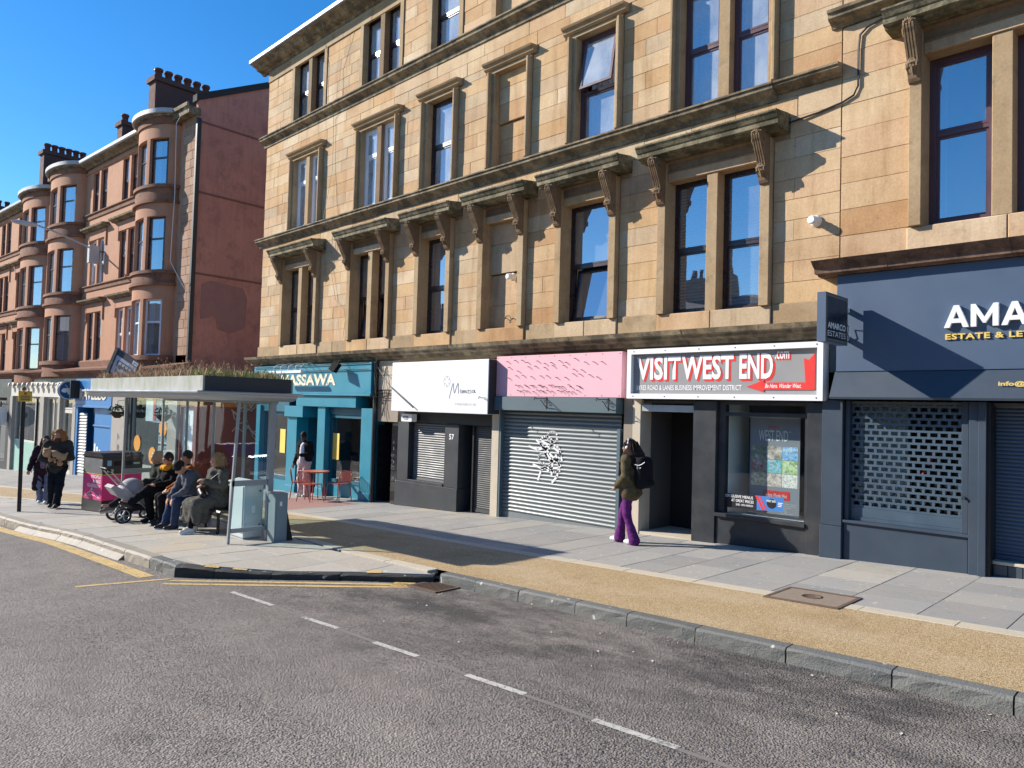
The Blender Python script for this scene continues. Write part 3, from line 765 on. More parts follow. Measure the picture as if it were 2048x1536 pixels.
for i, (a, b) in enumerate(OPEN3):
    for p, r in ((a-.16, a), (b, b+.16)):
        q = MB(); q.cbox(p+.002, r-.002, -.03, .03, 10.33, 12.1, .006); q.build('margin_stone', M_trim, tA)
    if i == BLIND: continue
    if i in DBL:
        c = (a+b)/2+.04; mu = .1; q = MB(); q.cbox(c-mu, c+mu, -.01, .30, 10.33, 12.2, .008); q.build('mullion', M_carv, tA)
        for p, r in ((a, c-mu), (c+mu, b)): window(tA, p, r, *Z3, y=.19, gl=M_glassdust, curtain=('c',(.35,1)))
    else: window(tA, a, b, *Z3, y=.19, gl=M_glassdust, curtain=('c',(0,1)))
# walled-up windows: big ashlar blocks set back in the opening
for (a, b), (z0, z1), hs in ((OPEN1[3], Z1, (.52,.66,.02,.64,.46)), (OPEN2[3], Z2, (.3,.34,.34,.02,.42,.35,.33)), (OPEN3[3], Z3, (.62,.6,.65))):
    z = z0; y = .14
    hs = [h*(z1-z0)/sum(hs) for h in hs]; up = False
    for h in hs:
        if h < .1: up = True; z += h; continue
        q = MB(); yy = .10 if up else .15
        q.cbox(a+.003, b-.003, yy, .34, z+.003, z+h-.003, .004); q.build('infill_stone', M_block, tA); z += h
# pale stain left by a removed fitting, cables, alarm sirens
def cable(name, pts, r, mat, label, cat='cable', group=None):
    m = MB(); m.tube(pts, r, 5); o = m.build(name, mat); return tag(o, label, cat, group)
M_cable = plain('pale_cable', (.30,.24,.17), .7); M_cableblk = plain('black_cable', (.02,.02,.02), .5)
cable('hanging_cable', [(-18.1,-.53,12.62),(-18.08,-.23,11.4),(-18.05,-.24,10.27),(-18.05,-.04,9.9),(-18.0,-.05,8.4),(-18.05,-.25,7.0),(-17.85,-.06,6.6),(-17.9,-.05,5.6),(-17.6,-.05,4.7),(-17.1,-.06,4.35),(-17.05,-.06,4.1),(-17.15,-.06,3.6)], .006, M_cable, 'thin brown cable hanging down the sandstone front between the two leftmost windows')
cable('surface_conduit', [(-5.0,-.05,6.32),(-4.4,-.03,6.38),(-4.05,-.03,6.44),(-3.9,-.03,6.50),(-3.84,-.03,6.62),(-3.84,-.03,7.15),(-3.82,-.03,7.36),(-3.72,-.03,7.44),(-3.4,-.03,7.52),(-3.2,-.05,7.56)], .016, M_iron, 'dark pipe bending up the stone wall right of the big double window', 'pipe')
def siren(x, y, z, label):
    t = thing('alarm_siren', label, 'siren', (x, y, z), 0, 'small white sirens on the stone front')
    m = MB(); m.lathe([(.085,0),(.085,-.03),(.06,-.05),(.055,-.09)], (0,0,0), 16, 'y'); m.build('base', M_white, t, local=True)
    m = MB()
    for k in range(3): m.lathe([(.05,-.09-.035*k),(.062,-.10-.035*k),(.062,-.115-.035*k),(.045,-.125-.035*k)], (0,0,-.006*k), 14, 'y')
    m.build('horn', M_white, t, local=True)
siren(-10.85, .10, 4.62, 'small white siren on the walled-up window panel'); siren(-4.42, -.006, 4.75, 'small white siren on bare stone right of the big double window')
t = thing('wall_hook', 'rusty curled iron hook low on the walled-up window', 'hook', (-10.95,.15,3.75))
m = MB(); m.tube([(-.12,-.01,.02),(-.12,-.05,.0),(-.09,-.06,.05),(-.03,-.06,.06),(.02,-.06,.05),(.10,-.08,-.06),(.10,-.10,-.10),(.06,-.10,-.10)], .010, 6); m.build('hook', M_iron, t, local=True)

# ------------------------------------------------------------------ the neighbouring house on the right
tB = thing('tenement_building', 'sandstone house of big orange and cream blocks above the dark blue estate agent', 'building', (XR, 0, 0))
BX0, BX1 = XR+.01, 5
WB = [(-2.98,-.85),(1.2,3.3)]
hb = [(a, b, 4.45, 6.80) for a, b in WB]
m = MB(); wall_holes(m, BX0, BX1, 2.5, 12.6, .016, hb, .36); m.build('wall', M_trim, tB)
m = MB(); m.box(BX0, BX1, 1.3, 1.35, -1, 12.6); m.box(BX0, BX1, .4, 1.3, 4.2, 4.3); m.box(BX0, BX1, .4, 1.3, 7.0, 7.1); m.build('inner_wall', plain('dim_room_wall', (0,0,0)), tB)
m = MB(); m.prism([(.0,12.62),(5,15.6),(10,12.62)], 'x', XR+.002, BX1); m.build('roof', M_slate, tB)
SB = []
e = [BX0] + [v for a, b in WB for v in (a-.18, b+.18)] + [BX1]
hh = .385
def layb(a, b, z0, z1): lay(a, b, z0, z1, .385, .75, 1.5, 0, SB)
for i in range(0, len(e), 2): layb(e[i], e[i+1], 4.47, 7.16)
layb(BX0, BX1, 7.16, 7.55); layb(BX0, BX1, 7.9, 12.4)
layb(BX0, -2.98-.2, 4.10, 4.47)
place_stones(SB, tB, M_block)
for a, b in WB:
    hood(tB, a, b, 7.42, 4.45, 6.80)
    c = a+.90; q = MB(); q.cbox(c-.115, c+.115, -.03, .30, 4.45, 6.80, .01); q.build('mullion', M_trim, tB)
    window(tB, a, c-.115, 4.45, 6.80, fr=M_mauve, fw=.085, curtain=('c',(.0,.22)), split=.45); window(tB, c+.115, b, 4.45, 6.80, fr=M_mauve, fw=.085, curtain=('c',(.6,.8)), split=.45)
    for p, r in ((a-.2, (a+b)/2-.1), ((a+b)/2-.1, b+.2)):
        q = MB(); q.cbox(p+.004, r-.004, -.05, .04, 4.13, 4.45, .012); q.build('sill_stone', M_block, tB)
course(tB, [(.04,7.56),(-.04,7.56),(-.06,7.60),(-.17,7.64),(-.19,7.66),(-.19,7.72),(-.23,7.73),(-.24,7.77),(-.02,7.86),(.04,7.86)], XR-.14, BX1, M_corn)
M_paintcorn = stone_mat('peeling_brown_cornice', [(0,(.22,.13,.09)),(1,(.30,.20,.15))], .6, soot=(.03,.022,.02), soot_lo=.42, soot_hi=.6)
course(tB, [(.04,3.88),(-.16,3.88),(-.18,3.90),(-.30,3.90),(-.31,3.97),(-.33,3.985),(-.36,4.0),(-.42,4.05),(-.44,4.07),(-.06,4.10),(.04,4.10)], XR-.24, BX1, M_paintcorn)
# ------------------------------------------------------------------ shopfronts under the sandstone tenement
M_teal = plain('teal_paint', (.014,.215,.31), .42, .08, 1.5, spec=.5, grime=.08)
M_tealdk = plain('deep_teal_paint', (.008,.10,.155), .45, .1, 2)
M_navy = plain('navy_paint', (.066,.102,.165), .5, .1, 1.3, grime=.05, bump=.05)
M_navy2 = plain('deep_navy_paint', (.036,.054,.080), .5, .14, 1.5, grime=.12, bump=.06)
M_char = plain('charcoal_paint', (.034,.038,.045), .5, .15, 2.5, grime=.25)
M_blkshop = plain('scuffed_black_paint', (.030,.034,.040), .42, .35, 3, grime=.3, bump=.1)
M_greyblue = plain('grey_blue_fascia', (.085,.125,.145), .55, .12, 2, grime=.15)
M_signwhite = plain('white_sign', (.80,.81,.83), .45, .02, 1)
M_pink = plain('pink_sign', (.80,.42,.48), .5, .03, 1)
M_pale = plain('pale_painted_stone', (.52,.45,.35), .85, .15, 3, grime=.3, bump=.2)
M_taupe = plain('taupe_panel', (.27,.22,.17), .7, .1, 2)
M_cream = plain('cream_letters', (.78,.70,.52), .5, .03)
M_gold = plain('gold_letters', (.72,.52,.14), .45, .05)
M_red_s = plain('red_vinyl', (.72,.035,.03), .45, .04)
M_signgrey = plain('grey_vinyl', (.27,.265,.265), .5, .04)
M_print = plain('white_print', (.80,.80,.80), .5, .02)
M_yellowp = plain('yellow_menu', (.80,.60,.12), .6, .06)
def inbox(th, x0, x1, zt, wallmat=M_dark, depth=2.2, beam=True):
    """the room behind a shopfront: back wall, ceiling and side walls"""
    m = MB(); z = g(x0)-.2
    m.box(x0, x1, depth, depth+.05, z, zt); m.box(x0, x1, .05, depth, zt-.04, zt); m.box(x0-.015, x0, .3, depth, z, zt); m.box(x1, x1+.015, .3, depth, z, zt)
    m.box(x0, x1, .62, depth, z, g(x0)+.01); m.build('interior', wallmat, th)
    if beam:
        m = MB(); m.box(x0, x1, .02, .4, zt+.005, 2.97); m.build('header', M_black, th)
def shutter(th, x0, x1, z0, z1, y, mat, pitch=.078, bulge=.016, name='slat', sink=0, bar=.10):
    n = int((z1-z0-bar)/pitch); pitch = (z1-z0-bar)/n
    m = MB(); pr = [(0,0)] + [(-bulge*sin(pi*u), pitch*.86*u) for u in (.2,.4,.6,.8)] + [(0,pitch*.86),(.006,pitch*.9),(.006,pitch-.001),(.012,pitch-.001),(.012,0)]
    m.prism(pr, 'x', 0, x1-x0)
    root = m.build('slat', mat, th, local=True); inv = pinv(th)
    root.location = inv @ Vector((x0, y, z0+bar))
    for k in range(1, n):
        o = obj(name, root.data, None, th); o.location = inv @ Vector((x0, y, z0+bar+k*pitch))
    m = MB(); m.box(x0, x1, y-.012, y+.015, z0, z0+bar-.004); m.box(x0, x1, y-.02, y-.012, z0, z0+.02); return m.build('bottom_rail', mat, th)
def panel(th, name, mat, x0, x1, y0, y1, z0, z1, c=.006):
    m = MB(); m.cbox(x0, x1, y0, y1, z0, z1, c); return m.build(name, mat, th)

# --- teal cafe
t = thing('shopfront', 'teal cafe front with recessed door and yellow menus, leftmost shop of the sandstone tenement', 'shopfront', (-18.8, 0, g(-18.8)))
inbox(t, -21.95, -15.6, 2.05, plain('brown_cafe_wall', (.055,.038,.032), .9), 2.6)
Gm = g(-17)
panel(t, 'shutter_box', M_teal, -19.4, -16.3, -.13, .3, 1.74, 2.04); panel(t, 'shutter_box', M_teal, -20.02, -18.95, -.16, .3, 1.42, 1.735)
panel(t, 'shutter_box', M_tealdk, -21.95, -20.03, .0, .3, 1.55, 2.04)
for a, b in ((-19.98,-19.42),(-18.28,-17.88),(-16.12,-15.62),(-21.98,-21.72)):
    panel(t, 'pilaster', M_teal, a, b, -.07, .32, g(a)-.03, 1.42 if a < -19 and a > -21 else 1.735)
    panel(t, 'pilaster_base', M_teal, a-.01, b+.01, -.09, .0, g(a)-.03, g(a)+.22)
for a, b in ((-17.88,-16.12),(-21.72,-19.98)):
    w = MB(); z0 = g(a)+.42
    w.box(a+.001,b-.001,.10,.22,g(a)-.03,z0); w.build('stall_riser', M_teal, t)
    w = MB(); y = .14
    w.box(a,a+.12,y-.05,y+.07,z0,1.54); w.box(b-.10,b,y-.05,y+.07,z0,1.54); w.box(a+.12,b-.10,y-.05,y+.07,1.45,1.54); w.box(a+.12,b-.10,y-.07,y+.07,z0,z0+.09)
    f = w.build('window', M_tealdk, t)
    p = MB(); p.box(a+.12,b-.10,y,y+.01,z0+.09,1.45); p.build('pane', M_shopglass, f)
    panel(t, 'transom', M_tealdk, a, b, .05, .3, 1.545, 1.735)
    q = MB(); cx = -17.60 if a > -19 else -20.6; q.box(cx-.16,cx+.16,.128,.134,.30,1.02); q.build('menu', M_yellowp, t)
w = MB(); w.box(-19.4,-18.3,1.0,1.05,g(-19.4)-.05,1.42); w.build('door', M_tealdk, t)
for x in (-19.42,-18.28):
    w = MB(); w.box(x-.02,x+.02,.3,1.0,g(-19.4)-.05,1.42); w.build('door_cheek', M_tealdk, t)
w = MB(); w.box(-19.2,-18.5,.985,1.0,g(-19.4)+.5,1.2); w.build('door_pane', M_shopglass, t)
lt = thing('pendant_lamp', 'small glowing bulb hanging inside the teal cafe window', 'lamp', (-17.05,.9,1.15))
m = MB(); m.tube([(0,0,0.10),(0,0,.86)], .008, 5); m.build('flex', M_black, lt, local=True)
m = MB(); m.lathe([(.02,.12),(.05,.08),(.16,.02),(.155,.015)], (0,0,0), 14); m.build('lamp_shade', M_black, lt, local=True)
m = MB(); m.lathe([(.015,.07),(.05,.0),(.052,-.03),(.02,-.075)], (0,0,0), 12); m.build('bulb', emit('warm_bulb', (1,.55,.18), 6), lt, local=True)
for k, xx in enumerate((-17.3,-16.6)):   # cafe bench seen through the window
    c = thing('indoor_chair', ('brown wooden seat inside the cafe window, nearer the door','brown wooden seat inside the cafe window, beside the right frame')[k], 'chair', (xx,.95,g(xx)))
    m = MB(); m.box(-.28,.28,-.2,.2,.40,.46); m.build('seat', plain('brown_wood', (.25,.085,.045), .6), c, local=True)
    m = MB()
    for j in range(8): m.box(-.27+.07*j,-.24+.07*j,.18,.21,.46,.9)
    m.build('backrest', plain('brown_wood', (0,0,0)), c, local=True)
    for sx in (-.25,.25):
        m = MB(); m.box(sx-.02,sx+.02,-.18,.18,0,.4); m.build('leg', plain('brown_wood', (0,0,0)), c, local=True)
s = thing('shop_sign', 'wide teal fascia sign with cream capital letters over the cafe', 'sign', (-18.8,-.18,2.07))
panel(s, 'board', M_teal, -22.0, -15.57, -.18, .02, 2.10, 2.92); panel(s, 'rail', M_teal, -22.0, -15.57, -.20, .02, 2.05, 2.098)
lettering('MASSAWA', M_cream, s, (-20.22,-.186,2.325), width=3.0, height=.32, bold=.035, extrude=.004)
for z in (2.90, 2.74):
    m = MB(); m.tube([(-21.95,-.22,z-.02),(-15.62,-.22,z)], .012, 5); m.build('cable_rail', M_black, s)
t = thing('sign_light', 'white strip light on curved arms above the cafe lettering', 'light', (-19.2,-.6,2.72))
m = MB(); m.box(-20.1,-18.25,-.66,-.58,2.66,2.73); m.build('light_bar', M_white, t)
for x in (-19.9,-19.5,-19.05,-18.65,-18.35):
    m = MB(); m.tube([(x,-.62,2.72),(x,-.60,2.84),(x,-.5,2.92),(x,-.32,2.95),(x,-.17,2.90)], .012, 5); m.build('arm', M_white, t)
t = thing('floodlight', 'small black floodlight tilted down over the teal fascia', 'light', (-16.85,-.45,2.8))
m = MB(); m.box(-.17,.17,-.05,.05,-.13,.13); M = Matrix.Rotation(-.5,4,'X') @ Matrix.Rotation(.25,4,'Y'); m.v = [tuple(M @ Vector(p)) for p in m.v]; m.build('lamp_head', plain('matt_black', (.012,.012,.013), .95, spec=.1), t, local=True)
m = MB(); m.tube([(0,.05,.08),(0,.15,.2),(0,.44,.2)], .014, 5); m.build('arm', M_black, t, local=True)
t = tag(MB().tube([(-15.52,-.07,g(-15.5)),(-15.52,-.07,2.95)], .055, 10).build('downpipe', M_black), 'black cast iron downpipe between the teal cafe and the tiled close doorway', 'pipe')
m = MB()
for k in range(5):
    pts = [(-15.47+.03*k+.05*sin(i*1.3+k), -.12-.02*k, 2.95-i*.16-.06*sin(k*2+i)) for i in range(9)]; m.tube(pts, .009, 4)
m.tube([(-15.5,-.1,2.12),(-15.1,-.06,2.14),(-14.6,-.05,2.10)], .012, 4); m.tube([(-15.5,-.1,2.05),(-15.0,-.06,2.0),(-14.5,-.05,2.03)], .01, 4)
tag(m.build('cable_tangle', M_cableblk), 'tangle of black cables beside the downpipe', 'cable')

# --- close entrance
t = thing('close_entrance', 'dark tiled close doorway between the teal cafe and the white sign', 'doorway', (-15.05,0,g(-15)))
for z0, z1 in ((2.22,2.58),(2.59,2.95)): panel(t, 'stone', M_pale, -15.48, -14.62, -.02, .3, z0, z1)
panel(t, 'panel', M_taupe, -15.48, -14.62, -.01, .3, 1.42, 2.20)
m = MB(); m.box(-15.44,-14.62,1.2,1.25,g(-15.4)-.05,1.4); m.build('door', M_black, t)
M_tile = plain('glazed_black_tile', (.012,.012,.014), .15, .3, 4, spec=.6)
for x in (-15.46,-14.60):
    for i in range(7):
        for j in range(4):
            if x < -15: m = MB(); m.box(x-.01,x+.012,.02+.29*j,.30+.29*j,g(-15)+.02+.275*i,g(-15)+.29+.275*i); m.build('tile', M_tile, t)
            elif j < 1: m = MB(); m.cbox(x-.24,x-.002,-.012,.02,g(-15)+.02+.275*i,g(-15)+.29+.275*i); m.build('tile', M_tile, t)
m = MB(); m.box(-15.48,-14.60,1.0,1.3,1.40,1.45); m.box(-14.86,-14.60,.02,1.2,g(-15)-.05,1.40); m.build('soffit', M_dark, t)
m = MB()
rr = random.Random(4)
for k in range(14):
    x, z = -14.8+rr.uniform(0,.16), rr.uniform(-.1,1.3)
    m.tube([(x+rr.uniform(-.04,.04),-.016,z+rr.uniform(-.06,.06)) for _ in range(4)], .006, 4)
m.build('chalk_scribble', plain('pale_scribble', (.35,.35,.35), .8), t, kind='stuff')

# --- white box sign shop
t = thing('shopfront', 'charcoal shopfront with a small roller shutter, number 57 on its pier', 'shopfront', (-12.9,0,g(-12.9)))
zg = g(-12.9)
inbox(t, -14.55, -11.27, 2.0)
panel(t, 'pier', M_char, -14.56, -14.12, -.04, .4, .02, 1.44); panel(t, 'pier', M_char, -12.78, -12.30, -.04, .4, .02, 1.44)
panel(t, 'stall_riser', M_char, -14.58, -12.28, -.07, .4, g(-14.6)-.04, .018)
panel(t, 'header_shade', M_black, -14.56, -11.27, .0, .4, 1.445, 2.0)  # black board stands for the shade above the shutters
panel(t, 'sill', M_char, -14.1, -12.8, -.06, .3, .02, .08)
shutter(t, -14.08, -12.8, .085, 1.44, .10, plain('grey_shutter', (.16,.165,.17), .5, .12, 4, metal=.1), .052, .014, bar=.06)
lettering('57', M_print, t, (-12.62,-.045,1.10), height=.125, bold=.02)
shutter(t, -11.95, -11.27, g(-11.6)+.02, 1.98, .16, plain('dark_grey_shutter', (.06,.063,.067), .6, .15, 5), .045, .006, bar=.08)
m = MB(); m.box(-12.28,-11.95,.55,.6,g(-12)-.05,2.0); m.build('door', M_black, t)
m = MB(); m.box(-11.99,-11.95,.1,.6,g(-12)-.05,2.0); m.build('door_cheek', M_black, t)
s = thing('shop_sign', 'big plain white box sign with a thin handwritten name and flower outline', 'sign', (-12.7,-.35,1.7))
panel(s, 'box', M_signwhite, -14.43, -11.05, -.36, .0, 1.70, 2.86, .01); panel(s, 'side_shade_panel', plain('shaded_side_brown', (.05,.042,.04), .9), -11.05, -11.038, -.345, .0, 1.71, 2.85, .001)  # thin dark panel puts the shade on the box's right side
M_thin = plain('dark_grey_ink', (.10,.10,.10), .6)
M_fade = plain('faded_grey_ink', (.42,.42,.43), .6)
def stroke(s, pts, r, mat, name='lettering', n=4):
    m = MB()
    for p in pts: m.tube(p, r, n)
    return m.build(name, mat, s)
def cat2(P, x0, z0, sx, sz, y): # smooth pen line through points
    out = []
    for q in P:
        pp = []
        for i in range(len(q)-1):
            a = q[max(0,i-1)]; b = q[i]; c = q[i+1]; d = q[min(len(q)-1,i+2)]
            for u in (0,.34,.67):
                f = lambda k: .5*((2*b[k])+(-a[k]+c[k])*u+(2*a[k]-5*b[k]+4*c[k]-d[k])*u*u+(-a[k]+3*b[k]-3*c[k]+d[k])*u**3)
                pp.append((x0+f(0)*sx, y, z0+f(1)*sz))
        pp.append((x0+q[-1][0]*sx, y, z0+q[-1][1]*sz)); out.append(pp)
    return out
pen = [[(0,0),(.06,.5),(.14,1.0),(.17,.55),(.2,.35),(.27,.75),(.33,1.0),(.34,.6),(.36,.32)],[(.42,.62),(.42,.45),(.45,.34)],[(.44,.78),(.445,.80)],
       [(.48,.58),(.49,.34),(.54,.56),(.56,.36),(.60,.56),(.62,.40),(.66,.36)],[(.70,.56),(.66,.5),(.67,.38),(.72,.38),(.73,.52),(.70,.56),(.76,.54)],
       [(.82,.58),(.77,.52),(.82,.44),(.78,.34),(.74,.36)],[(.94,.56),(.87,.54),(.86,.40),(.92,.40),(.95,.56),(.95,.40),(1,.42)]]
stroke(s, cat2(pen, -12.29, 2.02, .87, .34, -.366), .0038, M_thin)
fl = []
for k in range(6):
    a = k*pi/3; cx, cz = -12.38+.068*cos(a), 2.40+.085*sin(a)
    fl.append([(cx+.05*cos(a+b)*(.9), -.366, cz+.055*sin(a+b)) for b in np.linspace(-2.2, 2.2, 9)])
stroke(s, fl, .0025, M_fade, 'flower_outline')
lettering('57 BYRES ROAD G11 5RG', M_fade, s, (-12.1,-.364,1.875), width=.70, height=.05)
t = thing('alarm_box', 'white alarm box with grey letters on the charcoal pier', 'alarm', (-14.03,-.1,1.55))
m = MB(); m.prism([(-14.22,1.475),(-14.20,1.46),(-13.84,1.46),(-13.82,1.475),(-13.82,1.62),(-13.84,1.64),(-14.20,1.64),(-14.22,1.62)], 'y', -.20, -.045); m.build('case', M_white, t)
lettering('CSS', M_thin, t, (-14.13,-.205,1.505), height=.085, bold=.02)
tag(MB().tube([(-15.40,-.10,2.78),(-14.43,-.40,2.28),(-13.50,-.41,1.80)], [.010,.014,.018], 6).build('stay_rod', M_iron), 'thin dark rod slanting down across the white box sign', 'rod')

# --- pink sign and big shutter
t = thing('shopfront', 'wide closed grey roller shutter with white spray graffiti under the pink sign', 'shopfront', (-9.45,0,g(-9.45)))
panel(t, 'pier', M_pale, -11.25, -11.03, -.03, .4, g(-11.2)-.04, 2.05)
M_shut = plain('silver_grey_shutter', (.20,.222,.23), .42, .1, 3, metal=.2)
shutter(t, -10.98, -7.96, g(-9.5)-.05, 1.80, .10, M_shut, .076, .022, bar=.13)
m = MB(); m.box(-11.02,-10.98,-.02,.2,g(-11)-.04,1.80); m.build('guide', M_greyblue, t); m = MB(); m.box(-7.96,-7.89,-.04,.2,g(-8)-.04,1.52); m.build('guide', M_greyblue, t)
m = MB(); m.box(-11.02,-7.84,.12,.5,1.80,2.06); m.box(-11.02,-7.84,.25,.3,g(-11)-.1,1.8); m.build('shutter_box', M_black, t)
# graffiti sprayed on the slats (follows their front)
rr = random.Random(11); gr = []
for c, r, k0, k1 in (((-9.78,1.18),.16,0,6.3),((-9.62,1.30),.13,.5,6),((-9.60,.98),.20,2.5,8.2),((-9.86,.86),.12,0,5),((-9.52,.74),.16,1,5.5)):
    gr.append([(c[0]+r*cos(k), .078, c[1]+r*.8*sin(k)) for k in np.linspace(k0,k1,16)])
gr += [[(-10.25,1.08,),(-10.0,1.02),(-9.7,1.12)], [(-10.12,.72),(-9.9,.66),(-9.45,.70)], [(-10.05,1.22),(-9.7,.98),(-9.38,.74)], [(-9.98,.42),(-9.9,.62),(-9.8,.70),(-9.7,.62)], [(-9.52,.95),(-9.42,.75),(-9.48,.52),(-9.6,.40)], [(-9.9,1.2),(-9.6,1.1),(-9.42,1.0),(-9.36,.85)], [(-9.75,.95),(-9.6,.8),(-9.62,.55)]]
gr = [[(p[0], .078, p[-1]) for p in q] for q in gr]
m = MB()
for q in gr:
    for a, b in zip(q[:-1], q[1:]):
        A, B = Vector(a), Vector(b); d = (B-A).normalized(); n = Vector((-d.z,0,d.x))*.022; A -= d*.01; B += d*.01
        m.quad(tuple(A+n),tuple(A-n),tuple(B-n),tuple(B+n))
m.build('graffiti', plain('white_spray_paint', (.74,.74,.74), .7, .1, 20), t)
s = thing('shop_sign', 'blank pink fascia board dotted with leftover lettering pegs', 'sign', (-9.4,-.15,2.08))
panel(s, 'board', M_pink, -11.03, -7.80, -.15, .02, 2.085, 2.92)
m = MB()
rr = random.Random(5)
for row, n, x0, x1, sp in ((2.78,13,-10.7,-8.25,.05),(2.64,9,-10.6,-8.7,.06),(2.50,12,-10.62,-8.3,.04),(2.30,18,-10.40,-8.75,.02),(2.20,16,-10.38,-8.8,.02)):
    for k in range(n):
        x = x0+(x1-x0)*k/(n-1)+rr.uniform(-.04,.04); z = row+rr.uniform(-sp,sp); m.lathe([(.008,0),(.008,-.05)], (x,-.152,z), 5, 'y', False)
m.build('peg', M_thin, s, kind='stuff')
m = MB()
for x in np.linspace(-10.98,-7.85,9):
    for z in (2.12,2.885): m.lathe([(.011,0),(.011,-.003)], (x,-.1505,z), 6, 'y', False)
m.build('screw', M_thin, s, kind='stuff')
panel(s, 'lower_board', M_greyblue, -11.03, -7.87, -.20, .1, 1.80, 2.08, .008)
for k, x in enumerate((-11.12,-9.55,-8.05)):
    t = thing('basket_bracket', 'black curled iron hanging bracket ' + ('beside the white box sign','in the middle of the grey blue board','at the right end of the grey blue board')[k], 'bracket', (x,-.2,2.02), 0, 'iron brackets under the pink sign')
    m = MB(); m.tube([(0,-.002,.03),(0,-.28,.02),(0,-.34,.05),(0,-.36,.02),(0,-.34,.0)], .009, 5); m.build('arm', M_iron, t, local=True)
    m = MB(); m.tube([(0,0,-.14),(0,-.06,-.10),(0,-.14,-.02),(0,-.2,.0)], .008, 5); m.tube([(0,-.02,-.02),(0,-.05,.01),(0,-.08,-.02),(0,-.05,-.05),(0,-.03,-.03)], .007, 5); m.build('scroll', M_iron, t, local=True)
    m = MB(); m.box(-.012,.012,-.008,0,-.17,.06); m.build('plate', M_iron, t, local=True)

# --- visitor office
t = thing('shopfront', 'black shopfront with an open dark doorway and a poster window', 'shopfront', (-5.9,0,g(-5.9)))
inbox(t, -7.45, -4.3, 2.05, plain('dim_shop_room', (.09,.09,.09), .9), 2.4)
panel(t, 'stone_pier', M_taupe, -7.83, -7.64, -.02, .4, g(-7.8)-.04, 2.1); panel(t, 'stone_pier', M_pale, -7.635, -7.46, -.03, .4, g(-7.8)-.04, 2.1)  # one stone pier: its shaded strip coloured taupe, its lit strip pale
panel(t, 'pier', M_blkshop, -6.40, -5.98, -.05, .5, g(-6.4)-.04, 2.05); panel(t, 'pier', M_blkshop, -4.50, -4.27, -.05, .4, g(-4.5)-.04, 2.05)
m = MB(); m.box(-7.44,-6.40,-.02,.05,1.86,1.97); m.build('shutter_rail', M_alu, t)
m = MB(); m.box(-7.44,-6.41,.95,1.0,g(-7)-.05,1.85); m.build('open_doorway', M_dark, t)
m = MB(); m.box(-6.46,-6.42,.1,.9,g(-6.5)+.02,1.8); m.build('door', M_black, t)
m = MB(); m.box(-6.8,-6.47,.86,.90,g(-6.5)+.5,1.62); m.build('door_pane', plain('dim_grey_pane', (.06,.065,.065), .3), t)
m = MB(); m.box(-7.44,-6.41,-.02,.95,g(-7)-.03,g(-6.4)+.012); m.build('threshold', M_pale, t)
panel(t, 'stall_riser', M_blkshop, -5.975, -4.505, -.02, .4, g(-6)-.04, .20); panel(t, 'sill', M_blkshop, -5.975, -4.505, -.08, .4, .203, .26)
m = MB(); m.box(-5.97,-5.86,.03,.15,.262,2.05); m.box(-4.56,-4.505,.03,.15,.262,2.05); m.box(-5.86,-4.56,.03,.15,1.82,1.88); m.box(-5.86,-4.56,.03,.15,2.0,2.05); f = m.build('window', M_blkshop, t)
m = MB(); m.box(-5.86,-4.56,.09,.10,.262,1.82); m.box(-5.86,-4.56,.09,.10,1.88,2.0); m.build('pane', M_shopglass, f)
panel(t, 'window_return', plain('pale_wall', (.74,.77,.75), .8), -5.875, -5.86, .16, .85, .262, 2.02)
panel(t, 'window_bed', plain('pale_wall', (0,0,0)), -5.86, -4.5, .16, 1.2, .20, .262)
p = thing('roller_banner', 'tall grey roller banner with photo grid behind the shop glass', 'banner', (-5.18,.36,.26))
panel(p, 'cloth', plain('slate_print', (.25,.27,.31), .6, .03), -5.59, -4.77, .355, .375, .28, 1.80, .001)
m = MB(); m.box(-5.6,-4.76,.33,.40,1.80,1.83); m.box(-5.6,-4.76,.30,.44,.262,.30); m.build('rail', M_alu, p)
lettering('WEST END', M_print, p, (-5.44,.350,1.44), width=.48, height=.17, bold=.0)
lettering('VISIT', M_red_s, p, (-5.30,.350,1.64), width=.2, height=.035, bold=.02); lettering('.com', M_print, p, (-4.95,.350,1.58), width=.04, height=.02)
M_pics = []
def photo_mat(name, a, b, c, s):
    t = NT(name); n = t.noise(s, 6, .75); n2 = t.noise(s*2.3, 4, .7)
    col = t.ramp(n, [(.3, a), (.5, b), (.68, c)]); col = t.mix(t.ramp(n2, [(.5, 0.), (.62, .6)]), col, (.08,.08,.09)); return t.out(col, .5)
pal = [((0.121,0.184,0.101),(0.309,0.35,0.267),(0.9,0.9,0.9)),((0.163,0.163,0.142),(0.579,0.517,0.433),(0.9,0.9,0.9)),((0.101,0.267,0.891),(0.267,0.579,0.9),(0.9,0.9,0.9)),((0.121,0.121,0.142),(0.475,0.267,0.205),(0.683,0.787,0.9)),((0.101,0.371,0.225),(0.225,0.683,0.683),(0.9,0.475,0.891)),((0.163,0.371,0.163),(0.579,0.787,0.371),(0.9,0.9,0.9)),((0.267,0.246,0.163),(0.683,0.621,0.371),(0.9,0.9,0.891)),((0.163,0.184,0.267),(0.683,0.579,0.475),(0.9,0.9,0.9)),((0.475,0.475,0.371),(0.9,0.9,0.808),(0.9,0.9,0.9))]
for k in range(9):
    i, j = k % 3, k//3; x0 = -5.56+.255*i; z1 = 1.36-.215*j
    m = MB(); m.quad((x0,.3525,z1-.208),(x0+.248,.3525,z1-.208),(x0+.248,.3525,z1),(x0,.3525,z1)); m.build('photograph', photo_mat('printed_photo_%d' % k, *pal[k], 7+k), p)
m = MB(); m.quad((-5.35,.3525,.52),(-4.92,.3525,.52),(-4.92,.3525,.66),(-5.35,.3525,.66)); m.build('red_label', M_red_s, p)
